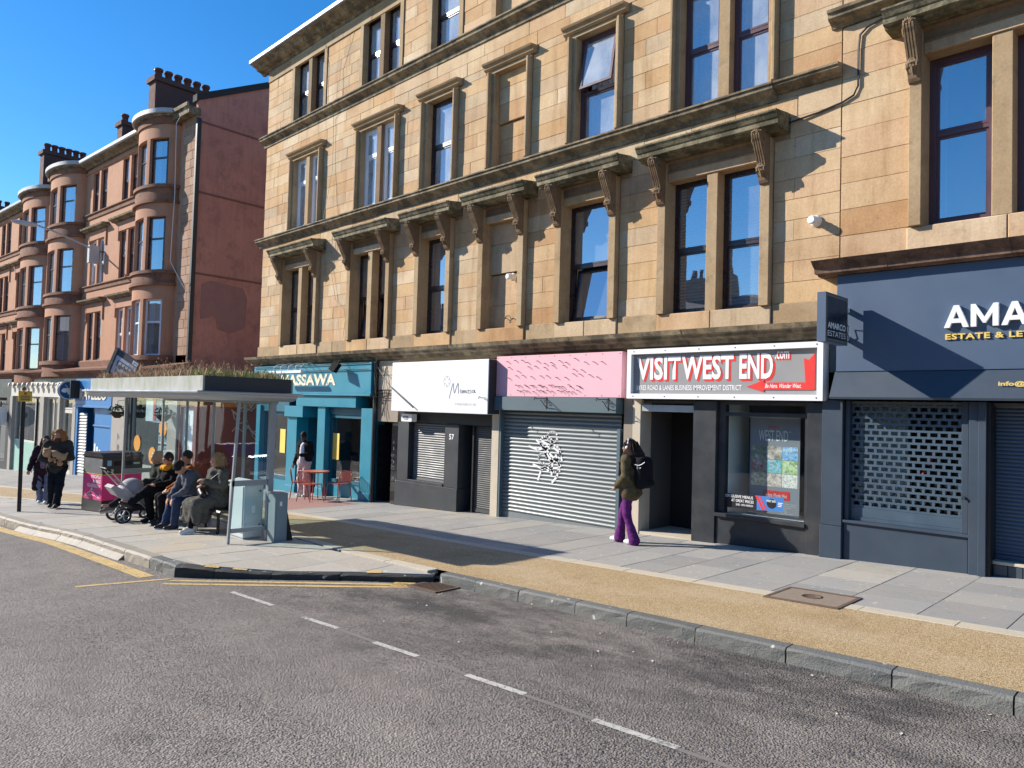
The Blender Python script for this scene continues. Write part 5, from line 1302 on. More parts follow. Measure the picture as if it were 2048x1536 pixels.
# 4 grey pilaster, letting office, white door
t = red_shop('grey stone letting office front with posters and orange discs in its window', -5, 1.2)
hollow(t, -4.3, .95, 2.0, plain('pale_office_room', (.35,.42,.45), .9))
panel(t, 'pier', M_greystone, -4.95, -3.55, V-.1, .2, GR(-4.5)-.1, 2.6); panel(t, 'fascia', plain('dull_blue_fascia', (.10,.13,.16), .6), -3.54, .93, V-.08, .1, 2.0, 2.64); panel(t, 'pier', M_black, -3.54, -3.25, V-.02, .2, GR(-3.4)-.1, 1.99)
lettering('1 3 5 7', M_thin, t, (-4.05,V-.105,-1.1), rot=pi/2, width=1.5, height=.22, bold=.03)
glazed(t, -3.24, .2, GR(-2)+.55, 1.98, M_greystone, 1, riser=M_greystone); panel(t, 'pilaster', M_greystone, .205, .95, V-.06, .2, GR(.5)-.1, 1.99)
for k, (a, b, c, d) in enumerate(((-2.2,.95,-1.5,1.85),(-1.45,.95,-.45,1.85),(-1.6,.92,-.2,1.25))):
    m = MB(); m.box(a, c, V+.14+.01*k, V+.145+.01*k, b, d); m.build('poster', M_print if k != 1 else plain('blue_grey_print', (.25,.32,.42), .6), t)
m = MB(); m.box(-1.52,-1.3,V+.13,V+.136,1.0,1.85); m.build('red_ribbon', M_red_s, t)
for k in range(8):
    i, j = k % 2, k//2; m = MB(); m.box(-1.0+.5*i, -.62+.5*i, V+.16, V+.165, .55-.42*j, .88-.42*j); m.build('property_card', M_print, t)
    m = MB(); m.box(-.96+.5*i, -.66+.5*i, V+.152, V+.158, .62-.42*j, .85-.42*j); m.build('card_photo', plain('card_picture', (.2,.25,.3), .6, .5, 9), t)
for c in ((-2.75,.05),(-.45,.72),(-1.3,-.35)): m = MB(); m.lathe([(.32,0),(.32,-.006)], (c[0],V+.08,c[1]), 20, 'y', False); o = m.build('orange_disc', plain('orange_vinyl', (.82,.30,.03), .5), t)
t2 = thing('shop_extension', 'low dark red flat-roofed side building with graffiti and a white panelled door', 'building', (-28.3,0,0), radians(3.5)); LOCAL_ROOTS.add(t2.name)
M_darkred = plain('dark_red_wall', (.17,.035,.03), .8, .2, 3, grime=.1)
panel(t2, 'front_wall', M_darkred, .96, 1.14, V, .1, GR(1)-.2, 2.72); panel(t2, 'front_wall', M_darkred, 2.12, 2.36, V, .1, GR(2)-.2, 2.72); panel(t2, 'front_wall', M_darkred, 1.14, 2.12, V, .1, 1.55, 2.72)
m = MB(); m.box(2.28, 2.37, .1, 7, GR(2)-.2, 2.72); m.build('side_wall', M_darkred, t2); m = MB(); m.box(.96,2.36,V-.04,7,2.722,2.80); m.build('roof', M_lead, t2)
m = MB(); m.box(1.14,2.12,V+.10,V+.16,GR(1.5)-.1,1.55); d = m.build('door', M_white, t2)
for j in range(4): m = MB(); m.box(1.32,1.62,V+.085,V+.1,-.75+.55*j,-.35+.55*j); m.box(1.68,1.96,V+.085,V+.1,-.75+.55*j,-.35+.55*j); m.build('door_panel', M_signwhite, d, kind='stuff')
rr = random.Random(3); m = MB()
for k in range(9):
    y0, z0 = .3+rr.uniform(0,2.0), rr.uniform(.2,2.2); pts = [(2.385,y0+.25*sin(i*1.1+k)*rr.uniform(.6,1.3)+.05*i,z0+.22*cos(i*1.4+k*2)) for i in range(7)]; m.tube(pts, .018, 4)
m.build('graffiti', plain('pale_graffiti', (.5,.42,.40), .8), t2, kind='stuff')
m = MB(); m.box(2.372,2.376,.5,1.6,1.6,1.95); m.build('graffiti_block', plain('orange_graffiti', (.45,.16,.03), .8), t2)
for k, (u, v, z) in enumerate(((-3.7,-.85,1.25),(.55,-.85,1.25))):
    b = thing('hanging_basket', ('hanging basket of white flowers on the grey stone pier','hanging basket of white flowers beside the red and white poster')[k], 'hanging basket', (0,0,0), 0, 'hanging baskets on the letting office')
    b.location = Matrix.Rotation(radians(3.5),4,'Z') @ Vector((u,v,0)) + Vector((-28.3,0,z)); rr = random.Random(k)
    m = MB(); m.lathe([(.10,-.24),(.22,-.12),(.27,.0),(.25,.02)], (0,0,0), 12); m.build('basket', plain('brown_basket', (.05,.035,.025), .9), b, local=True)
    for mat, n, r, nm in ((plain('leaf_green', (.05,.09,.03), .8), 170, .05, 'leaves'), (plain('white_petals', (.6,.6,.56), .8), 70, .035, 'blossom')):
        m = MB()
        for _ in range(n):
            th, ph = rr.uniform(0,6.28), rr.uniform(-.5,1.5); rad = .30*rr.uniform(.6,1.15); p = Vector((rad*cos(th)*cos(ph), rad*sin(th)*cos(ph), rad*sin(ph)*.8+.03)); a = Vector((rr.uniform(-1,1),rr.uniform(-1,1),rr.uniform(-1,1))).normalized()*r; c = a.cross(Vector((rr.random(),rr.random(),rr.random()))).normalized()*r*.6
            m.add([p-a,p+c,p+a,p-c],[[0,1,2,3]])
        m.build(nm, mat, b, local=True, kind='stuff')
    m = MB(); m.tube([(0,.3,.5),(0,0,.45),(0,0,.05)], .012, 5); m.build('bracket', M_iron, b, local=True)
# lane between the two tenements
lm_ = MB()
for i in range(8): y0, y1 = 1.0+2*i, 3.0+2*i; lm_.quad((-26.0,y0,g(-26)+.05*(y0-1)),(-22.1,y0,g(-22)+.05*(y0-1)),(-22.1,y1,g(-22)+.05*(y1-1)),(-26.0,y1,g(-26)+.05*(y1-1)))
tag(lm_.build('lane', M_asphalt), kind='structure')
t = thing('brick_wall', 'dark red brick wall closing the lane between the two tenements', 'wall', (-24,16,0))
m = MB(); m.box(-27,-21,16,16.3,-1.5,3.6); m.build('wall', M_darkred, t); m = MB(); m.box(-27,-21,15.95,16.35,3.602,3.72); m.build('coping', M_lead, t)
# street lamp fixed to the red front
t = thing('street_lamp', 'grey lamp on a curved arm fixed to the red sandstone front', 'street lamp', (-37.2,-.7,8.6))
m = MB(); m.box(-37.30,-37.0,-1.02,-.62,7.95,8.75); m.build('junction_box', M_lead, t)
m = MB(); m.tube([(-37.1,-.9,8.6),(-37.15,-1.6,8.85),(-37.2,-2.5,9.15),(-37.22,-3.0,9.25)], .04, 7); m.build('arm', M_lead, t)
m = MB(); m.lathe([(.03,0),(.16,-.12),(.19,-.45),(.15,-.85),(.04,-1.0)], (-37.22,-3.0,9.27), 12, 'y'); m.v = [(p[0],p[1],9.27+(p[2]-9.27)*.55) for p in m.v]; m.build('lamp_head', plain('pale_lamp_grey', (.42,.46,.5), .4), t)
m = MB(); m.tube([(-37.1,-.62,8.5),(-37.1,-.05,8.6)], .03, 6); m.build('bracket', M_iron, t)
# the houses across the road, met only as reflections in glass
t = thing('terraced_houses', 'brown tenement across the road, seen only mirrored in window glass', 'building', (-20,-27,0))
m = MB(); holes = [(x, x+1.1, z, z+1.7) for x in np.arange(-62, 16, 3.2) for z in (.6,4.0)]
wall_holes(m, -64, 18, -5, 7.3, 0, holes, .3); m.v = [(p[0], -27-p[1], p[2]) for p in m.v]; m.box(-64,18,-27.4,-27.35,-5,7.3)
m.build('wall', plain('brown_stone', (.30,.22,.15), .9), t)
m = MB(); m.prism([(-26.7,7.3),(-31,9.3),(-36,7.3)], 'x', -64, 18); m.build('roof', M_slate, t)
for x in (-52,-38,-24,-10,6):
    m = MB(); m.box(x-1.6,x+1.6,-31.4,-30.6,8.3,10.6); c = m.build('chimney', plain('brown_stone', (0,0,0)), t)
    for k in range(6): q = MB(); q.lathe([(.15,0),(.15,.6)], (x-1.3+.52*k,-31,10.6), 8); q.build('chimney_pot', plain('clay_pot', (0,0,0)), c)
# ------------------------------------------------------------------ bus shelter and street furniture
ZI = lambda x, y: isl_z(x, y)
sh = thing('bus_shelter', 'grey bus shelter with a dry sedum roof over the bench', 'bus shelter', (-14, -5.4, g(-14)))
M_shel = plain('shelter_grey', (.30,.32,.335), .42, .1, 3, metal=.25, grime=.1)
X0, X1, Y0, Y1 = -16.78, -11.18, -6.22, -4.72
M_plant = NT('stained_planter_panel'); _t = M_plant
_b = _t.mix(_t.ramp(_t.noise(2.2, 6, .7, _t.pos((1,1,.5))), [(.42, 0.), (.66, 1.)]), (.40,.40,.37), (.27,.29,.22)); _b = _t.mix(_t.ramp(_t.noise(5, 4, .6, _t.pos((3,3,.4))), [(.55, 0.), (.75, .6)]), _b, (.18,.20,.10)); M_plant = _t.out(_b, .7)
m = MB(); m.box(X0,X1,Y0,Y0+.03,1.985,2.215); m.box(X0,X1,Y1-.03,Y1,1.985,2.215); m.build('planter_side', M_plant, sh)
m = MB(); m.box(X1-.03,X1+.002,Y0+.03,Y1-.03,1.985,2.215); m.build('planter_end', plain('shaded_planter_end', (.05,.05,.052), .8, .2), sh); m = MB(); m.box(X0-.002,X0+.03,Y0+.03,Y1-.03,1.985,2.215); m.build('planter_end', plain('shaded_planter_end', (0,0,0)), sh)  # end panels coloured dark for the shade on the planter's end
prof = [(.11,1.98),(.13,1.965),(.125,1.945),(.06,1.935),(.055,1.90),(.03,1.865),(0,1.845)]
m = MB(); rings = []
for o, z in prof: rings.append([(X0-o,Y0-o,z),(X1+o,Y0-o,z),(X1+o,Y1+o,z),(X0-o,Y1+o,z)])
vs = [p for r in rings for p in r]; m.add(vs, [[i*4+k,i*4+(k+1)%4,(i+1)*4+(k+1)%4,(i+1)*4+k] for i in range(len(prof)-1) for k in range(4)])
m.add(rings[0], [[0,1,2,3]]); m.add(rings[-1], [[3,2,1,0]]); m.build('roof_trim', M_alu, sh)
m = MB(); m.box(X0+.03,X1-.03,Y0+.03,Y1-.03,2.10,2.20); m.build('soil', plain('dry_soil', (.13,.10,.06), .95, .3, 10), sh)
rr = random.Random(21); m = MB()
for k in range(5200):
    x, y = rr.uniform(X0+.04,X1-.04), rr.uniform(Y0+.04,Y1-.04); tall = rr.random() < .10; h = rr.uniform(.06,.15) if not tall else rr.uniform(.15,.34)*(1 if x < -11.9 else .55); w = .010 if not tall else .0035
    dx, dy = rr.gauss(0,.35)*h, rr.gauss(0,.35)*h; th = rr.uniform(0,3.14); c, s = cos(th)*w, sin(th)*w
    m.cur = 2 if (x > -11.85 and rr.random() < .6) else (1 if rr.random() < .4 else 0)
    m.add([(x-c,y-s,2.19),(x+c,y+s,2.19),(x+dx+c*.6,y+dy+s*.6,2.195+h),(x+dx-c*.6,y+dy-s*.6,2.195+h)], [[0,1,2,3]])
    if tall and rr.random() < .6:
        r = .010; m.add([(x+dx-r,y+dy,2.195+h),(x+dx,y+dy-r,2.16+h),(x+dx+r,y+dy,2.195+h),(x+dx,y+dy+r,2.17+h)],[[0,1,2,3]])
m.build('sedum', [plain('dry_sedum', (.62,.48,.29), .9), plain('red_brown_stalk', (.40,.25,.16), .9), plain('green_sedum', (.34,.36,.12), .9)], sh, kind='stuff')
def post(x, y, z0, z1, w=.045, lean=0):
    q = MB(); q.add([(x-w/2,y-w/2,z0),(x+w/2,y-w/2,z0),(x+w/2,y+w/2,z0),(x-w/2,y+w/2,z0)]+[(x-w/2,y-w/2+lean,z1),(x+w/2,y-w/2+lean,z1),(x+w/2,y+w/2+lean,z1),(x-w/2,y+w/2+lean,z1)], [[3,2,1,0],[4,5,6,7],[0,1,5,4],[1,2,6,5],[2,3,7,6],[3,0,4,7]]); return q.build('post', M_shel, sh)
px_ = [-16.5,-15.2,-13.9,-12.6,-11.4]
for x in px_[:-1]: post(x, -4.86, g(x)-.02, 1.86)
post(-11.35, -4.98, g(-11.35)-.02, 1.86, .09)
post(-11.35, -5.65, g(-11.35)+.0, 1.86, .04, .10); post(-16.5, -5.62, g(-16.5), 1.86, .04)
for a, b in zip(px_[:-1], px_[1:]):
    q = MB(); q.box(a+.03,b-.03,-4.866,-4.856,g(a)+.28,1.80); q.build('glass_panel', M_clear, sh)
    q = MB(); q.box(a+.03,b-.03,-4.885,-4.84,g(a)+.22,g(a)+.28); q.box(a+.03,b-.03,-4.885,-4.84,1.80,1.85); q.build('rail', M_shel, sh, kind='stuff')
for x, y0, y1 in ((-11.35,-5.63,-5.03),(-16.5,-5.60,-4.9)):
    zb = g(x)
    for z0, z1 in ((zb+.26,.47+zb+.46),(.56+zb+.46,1.82)):
        q = MB(); q.box(x-.004,x+.004,y0+.03,y1,z0,z1); q.build('glass_panel', M_clear, sh)
    for z0, z1 in ((.47+zb+.46,.56+zb+.46),(zb+.19,zb+.26)):
        q = MB(); q.box(x-.02,x+.02,y0,y1,z0,z1); q.build('rail', M_shel, sh)
q = MB(); q.box(-16.4,-11.45,-4.96,-4.90,g(-14)+.36,g(-14)+.42); q.build('rear_rail', M_shel, sh)
# bench
bn = thing('bench', 'black moulded bench along the back of the bus shelter', 'bench', (-14.2,-5.1,g(-14.2)))
zs = g(-13.5)+.47
m = MB(); m.prism([(-5.32,zs-.03),(-5.30,zs),(-5.05,zs-.02),(-4.98,zs+.04),(-4.93,zs+.22),(-4.91,zs+.36),(-4.885,zs+.36),(-4.90,zs+.2),(-4.945,zs+.0),(-5.02,zs-.06)], 'x', -15.9, -12.45); m.build('seat', M_black, bn)
for x in (-12.62,-13.7,-14.8,-15.8):
    for y in (-5.26,-5.02):
        m = MB(); m.box(x-.02,x+.02,y-.02,y+.02,g(x)-.02,zs-.035); m.build('leg', M_black, bn)
    m = MB(); m.box(x-.02,x+.02,-5.28,-4.98,zs-.07,zs-.03); m.build('crossbar', M_black, bn)
# cabinets
M_cab = plain('pale_grey_cabinet', (.50,.56,.57), .5, .06, 2, grime=.06)
t = thing('utility_cabinet', 'pale grey roadside cabinet seen through the end glass of the bus shelter', 'cabinet', (-12.95,-4.5,g(-12.95)))
t.location = (-11.95,-5.08,g(-11.95)); CB = (-12.22,-11.66,-5.26,-4.93)
m = MB(); m.box(CB[0],CB[1],CB[2],CB[3],g(-12)+.06,.46); m.prism([(CB[2]-.02,.462),(CB[2]-.02,.48),(-5.1,.52),(CB[3]+.02,.48),(CB[3]+.02,.462)], 'x', CB[0]-.02, CB[1]+.02); m.build('body', M_cab, t)
m = MB(); m.box(CB[0]+.03,CB[1]-.03,CB[2]+.02,CB[3]-.02,g(-12)-.06,g(-12)+.058); m.build('plinth', M_lead, t)
m = MB(); m.box(CB[1]+.001,CB[1]+.014,CB[2]+.02,CB[3]-.02,g(-12)+.14,.42); m.build('door', M_cab, t)
m = MB(); m.box(CB[0]+.03,CB[1]-.03,CB[2]-.014,CB[2]-.001,g(-12)+.14,.42); m.build('door', M_cab, t)
for z in (.34,-.22): m = MB(); m.lathe([(.014,0),(.014,.012)], (CB[1]+.014,CB[3]-.06,z), 8, 'x'); m.build('lock', M_iron, t)
m = MB(); m.box(CB[1]+.0145,CB[1]+.017,-5.13,-5.07,-.02,.10); m.build('notice', M_white, t)
t = thing('feeder_pillar', 'slim grey metal box at the foot of the shelter end post', 'cabinet', (-11.15,-4.92,g(-11.15)))
M_pil = plain('slate_grey_metal', (.20,.25,.27), .5, .1, 3)
m = MB(); m.box(-11.28,-11.04,-5.03,-4.81,g(-11.2)-.03,.35); m.prism([(-5.045,.352),(-5.045,.372),(-4.795,.352)], 'x', -11.295, -11.025); m.build('body', M_pil, t)
m = MB(); m.box(-11.04,-11.034,-5.0,-4.84,g(-11)+.04,.30); m.build('door', M_pil, t)
m = MB(); m.box(-11.034,-11.031,-4.95,-4.91,.15,.22); m.build('notice', M_white, t)
m = MB(); m.add([(-11.16,-4.805,g(-11)-.01),(-11.16,-4.66,g(-11)-.01),(-11.16,-4.80,.14),(-11.10,-4.805,g(-11)-.01),(-11.10,-4.66,g(-11)-.01),(-11.10,-4.80,.14)], [[0,1,2],[3,5,4],[0,3,4,1],[1,4,5,2],[0,2,5,3]]); m.build('stay_plate', M_black, t)
# litter bin
t = thing('litter_bin', 'black litter bin with bright pink panels and white lettering', 'litter bin', (-17.72,-5.64,g(-17.7)+.01), radians(10)); LOCAL_ROOTS.add(t.name)
W = .86
M_binblk = plain('black_bin_shell', (.022,.022,.024), .35, .3, 4, spec=.5); M_binp = plain('bright_pink_vinyl', (.70,.035,.20), .45, .06)
m = MB(); m.box(-W,0,0,W,.30,.82); m.box(-W-.015,.015,-.015,W+.015,0,.26); m.box(-W-.01,.01,-.01,W+.01,.82,1.20); m.build('shell', M_binblk, t)
m = MB(); m.box(-W-.025,.025,-.025,W+.025,1.20,1.235); m.prism([(-W-.02,1.236),(.02,1.236),(-.10,1.30),(-W+.10,1.30)], 'y', -.02, W+.02); m.build('lid', M_binblk, t)
m = MB(); m.box(-W+.0,0,-.012,.0,.26,.82); m.build('front_panel', M_binp, t); m = MB(); m.box(0,.012,0,W,.26,.82); m.build('side_panel', M_binp, t)
m = MB(); m.box(-W,.0,-.018,-.0,.822,.835); m.box(0,.018,0,W,.822,.835); m.build('gold_line', M_gold, t)
m = MB(); m.box(-W+.02,-.02,-.014,-.011,.84,1.17); m.build('scratched_face', plain('scratched_dark_grey', (.16,.165,.17), .5, .4, 6), t)
m = MB(); m.box(.0102,.016,.22,.62,1.02,1.12); m.build('slot', M_dark, t); m = MB(); m.box(.012,.02,.66,.80,1.04,1.08); m.build('reflective_plate', M_alu, t)
m = MB(); m.box(.0101,.013,.08,.17,1.02,1.14); m.build('sticker', plain('pale_blue_sticker', (.2,.42,.62), .5), t); m = MB(); m.box(.0101,.014,.08,.22,.88,.94); m.build('badge', M_lead, t)
m = MB(); m.box(.0101,.014,.12,.74,.17,.2); m.build('kick_strip', M_black, t)
lettering('LITTER', M_lead, t, (.013,.40,.90), '+x', width=.2, height=.035)
for k, wd in enumerate(('PEOPLE','MAKE','GLASGOW')):
    wx = (.42,.32,.60)[k]
    lettering(wd, M_print, t, (-.06-wx,-.0135,.73-.10*k), width=wx, height=.075, bold=.02); lettering(wd, plain('worn_white_print', (.55,.42,.46), .6), t, (.0135,.66-wx*1.0,.66-.075*k), '+x', width=wx*1.0, height=.058, bold=.015)
lettering('CLEANER', plain('faded_pink_print', (.62,.12,.28), .6), t, (.0135,.36,.44), '+x', width=.32, height=.055)
q = MB()
q.tube([(-.80,-.016,.30),(-.66,-.016,.36),(-.5,-.016,.43),(-.43,-.016,.52),(-.36,-.016,.43),(-.2,-.016,.36),(-.06,-.016,.30)], .007, 4); q.tube([(-.74,-.016,.30),(-.6,-.016,.34),(-.43,-.016,.36),(-.26,-.016,.34),(-.12,-.016,.30)], .005, 4); q.tube([(-.43,-.016,.42),(-.43,-.016,.54)], .005, 4); q.build('dome_emblem', M_print, t)
# yellow parking sign on a thin post
t = thing('parking_sign', 'small yellow sign on a thin black post near the kerb', 'sign', (-19.07,-6.9,ZI(-19.07,-6.9)))
m = MB(); m.tube([(-19.07,-6.9,g(-19)-.05),(-19.06,-6.92,1.75)], .042, 8); m.build('post', M_black, t)
m = MB(); m.box(-19.03,-19.01,-7.03,-6.77,1.69,1.92); m.build('plate', plain('yellow_sign', (.66,.42,.035), .5), t)
m = MB(); m.box(-19.012,-19.006,-7.02,-6.78,1.905,1.912); m.build('rim', M_black, t)
for k in range(3): m = MB(); m.box(-19.012,-19.006,-6.99,-6.81,1.80-.038*k,1.82-.038*k); m.build('sign_text', M_thin, t)
m = MB(); m.lathe([(.03,0),(.03,.006)], (-19.012,-6.90,1.868), 10, 'x', False); m.build('red_symbol', M_red_s, t)
m = MB(); m.lathe([(.05,0),(.05,.05),(.02,.09)], (-19.06,-6.92,1.93), 8); m.build('post_cap', plain('rusty_brown', (.2,.12,.05), .7), t)
# bus stop flag, knocked askew
t = thing('bus_stop_sign', 'tilted bus stop flag standing up above the shelter roof', 'sign', (-16.45,-6.02,2.2)); LOCAL_ROOTS.add(t.name)
R = Matrix.Rotation(radians(-66), 4, 'Z') @ Matrix.Rotation(-.46, 4, 'X')
t.rotation_euler = R.to_euler(); t.scale = (1.25,)*3
m = MB(); m.box(-.03,.03,-.06,.0,-.30,.56); m.build('post', plain('slate_post', (.07,.075,.085), .5), t)
m = MB(); m.box(-.015,.015,.0,.52,.0,.56); m.build('plate', plain('slate_post', (0,0,0)), t)
m = MB(); m.box(.0152,.018,.02,.50,.15,.46); m.build('face', plain('pale_lilac_face', (.50,.53,.62), .5), t)
m = MB(); m.prism([(.08,.30),(.44,.30),(.44,.41),(.10,.41),(.08,.38)], 'x', .0185, .020); m.lathe([(.028,0),(.028,.002)], (.0185,.16,.295), 10, 'x', False); m.lathe([(.028,0),(.028,.002)], (.0185,.36,.295), 10, 'x', False); m.build('bus_symbol', M_thin, t, kind='stuff')
for k in range(4): m = MB(); m.box(.0201,.0215,.12+.08*k,.18+.08*k,.345,.39); m.build('bus_window', plain('pale_lilac_face', (0,0,0)), t)
lettering('Bus Stop', M_thin, t, (.019,.10,.18), '+x', width=.36, height=.075, bold=.02)
m = MB(); m.box(.0152,.018,.38,.50,.475,.54); m.build('badge', M_print, t); lettering('SPT', M_thin, t, (.019,.40,.49), '+x', width=.08, height=.035)
# cafe table and chairs
M_terra = plain('terracotta_metal', (.36,.075,.055), .5, .1)
tb = thing('cafe_table', 'round terracotta cafe table outside the teal shop', 'table', (-17.15,-.72,g(-17.15)))
m = MB(); m.lathe([(.34,0),(.35,.01),(.35,.022),(.34,.03)], (0,0,.72), 24); m.build('table_top', plain('orange_table_top', (.45,.13,.07), .5), tb, local=True)
for k in range(4):
    a = pi/4+k*pi/2; m = MB(); m.tube([(.2*cos(a),.2*sin(a),.72),(.27*cos(a),.27*sin(a),0)], .013, 6); m.build('leg', M_terra, tb, local=True)
def chair(x, y, rz, label):
    c = thing('cafe_chair', label, 'chair', (x, y, g(x)), rz, 'terracotta chairs outside the cafe')
    m = MB(); m.box(-.20,.20,-.20,.20,.435,.455); m.build('seat', M_terra, c, local=True)
    for sx in (-1, 1):
        for sy in (-1, 1):
            m = MB(); m.tube([(sx*.19,sy*.19,.44),(sx*.23,sy*.24,0)], .012, 6); m.build('leg', M_terra, c, local=True)
    m = MB(); m.tube([(-.21,.19,.44),(-.225,.235,.68),(-.19,.25,.78),(0,.255,.79),(.19,.25,.78),(.225,.235,.68),(.21,.19,.44)], .013, 6); m.tube([(-.22,.20,.50),(.22,.20,.50)], .010, 6); m.build('back_frame', M_terra, c, local=True)
    for k in range(11):
        u = -.18+.036*k; m = MB(); m.tube([(u,.205,.50),(u,.25,.78)], .007, 4); m.build('slat', M_terra, c, local=True)
chair(-17.72,-.86, radians(150), 'terracotta chair left of the cafe table, by the standing man'); chair(-16.82,-1.06, radians(195), 'terracotta chair with its back to the road in front of the cafe table'); chair(-16.45,-.46, radians(285), 'terracotta chair right of the cafe table beside the window')
# pushchair
pc = thing('pushchair', 'pale grey pushchair with its hood up in front of the bench', 'pushchair', (-15.62,-5.82,ZI(-15.62,-5.82)))
M_pram = plain('pale_lilac_fabric', (.42,.39,.41), .9, .06, 4, bump=.2); M_tyre = plain('black_tyre', (.02,.02,.022), .8)
def wheel(x, y, r):
    m = MB(); n = 20; R_, r_ = r-.02, .022
    vs = [(x+r_*cos(b*pi/3), y+(R_+r_*sin(b*pi/3))*cos(a*2*pi/n), r+(R_+r_*sin(b*pi/3))*sin(a*2*pi/n)) for a in range(n) for b in range(6)]
    m.add(vs, [[a*6+b, a*6+(b+1)%6, ((a+1)%n)*6+(b+1)%6, ((a+1)%n)*6+b] for a in range(n) for b in range(6)], True)
    w = m.build('wheel', M_tyre, pc, local=True)
    m = MB(); m.lathe([(.03,-.02),(.03,.025),(.012,.03)], (x,y,r), 10, 'x')
    for k in range(5): a = k*2*pi/5; m.tube([(x+.01,y+.03*cos(a),r+.03*sin(a)),(x+.01,y+(r-.035)*cos(a),r+(r-.035)*sin(a))], .011, 5)
    nn = 20; m.tube([(x+.012,y+(r-.04)*cos(2*pi*k/nn),r+(r-.04)*sin(2*pi*k/nn)) for k in range(nn+1)], .010, 4); m.build('rim', M_steel, w, local=True)
for x in (-.27,.27): wheel(x,-.12,.155); wheel(x*.8,.42,.10)
m = MB(); m.tube([(-.27,-.12,.155),(.27,-.12,.155)], .015, 6)
for x in (-.24,.24): m.tube([(x,-.36,1.02),(x,-.22,.86),(x*.98,.05,.55),(x*.85,.42,.14)], .016, 6); m.tube([(x,-.12,.16),(x,.06,.52)], .015, 6)
m.build('frame', M_alu, pc, local=True)
m = MB(); m.tube([(-.24,-.36,1.02),(-.2,-.42,1.07),(.2,-.42,1.07),(.24,-.36,1.02)], .02, 8); m.build('handle', M_black, pc, local=True)
# hood: a rounded canopy with ribs; and the seat shell
m = MB(); m.prism([(-.34,.70),(-.28,.75),(.03,.58),(.30,.46),(.38,.38),(.30,.34),(.05,.38),(-.22,.54)], 'x', -.20, .20); m.build('seat_shell', M_pram, pc, local=True)
m = MB(); m.box(-.18,.18,-.02,.34,.22,.32); m.build('basket', M_black, pc, local=True)
# car and railings across the road: seen only mirrored in glass
t = thing('parked_car', 'blue parked car across the road, mirrored in the shelter glass', 'car', (-33.5,-14.2,g(-33.5)-.13)); LOCAL_ROOTS.add(t.name)
M_car = plain('blue_car_paint', (.01,.03,.32), .25, .05, spec=.7)
m = MB(); m.prism([(-2.1,.35),(-2.1,.72),(-1.9,.88),(-1.0,.98),(-.35,1.46),(.95,1.48),(1.65,1.02),(2.05,.95),(2.1,.4),(1.9,.3),(-1.9,.3)], 'y', -.85, .85); m.build('body', M_car, t)
m = MB(); m.prism([(-.88,1.0),(-.33,1.40),(.90,1.42),(1.45,1.03)], 'y', .851, .858); m.build('side_window', plain('dark_car_glass', (.02,.025,.03), .05), t)
for x in (-1.3,1.3): m = MB(); m.lathe([(.32,-.1),(.34,-.06),(.34,.06),(.2,.1)], (x,.80,.32), 18, 'y'); m.build('wheel', M_tyre, t)
m = MB(); m.box(2.05,2.11,.5,.84,.72,.9); m.build('tail_light', M_red_s, t)
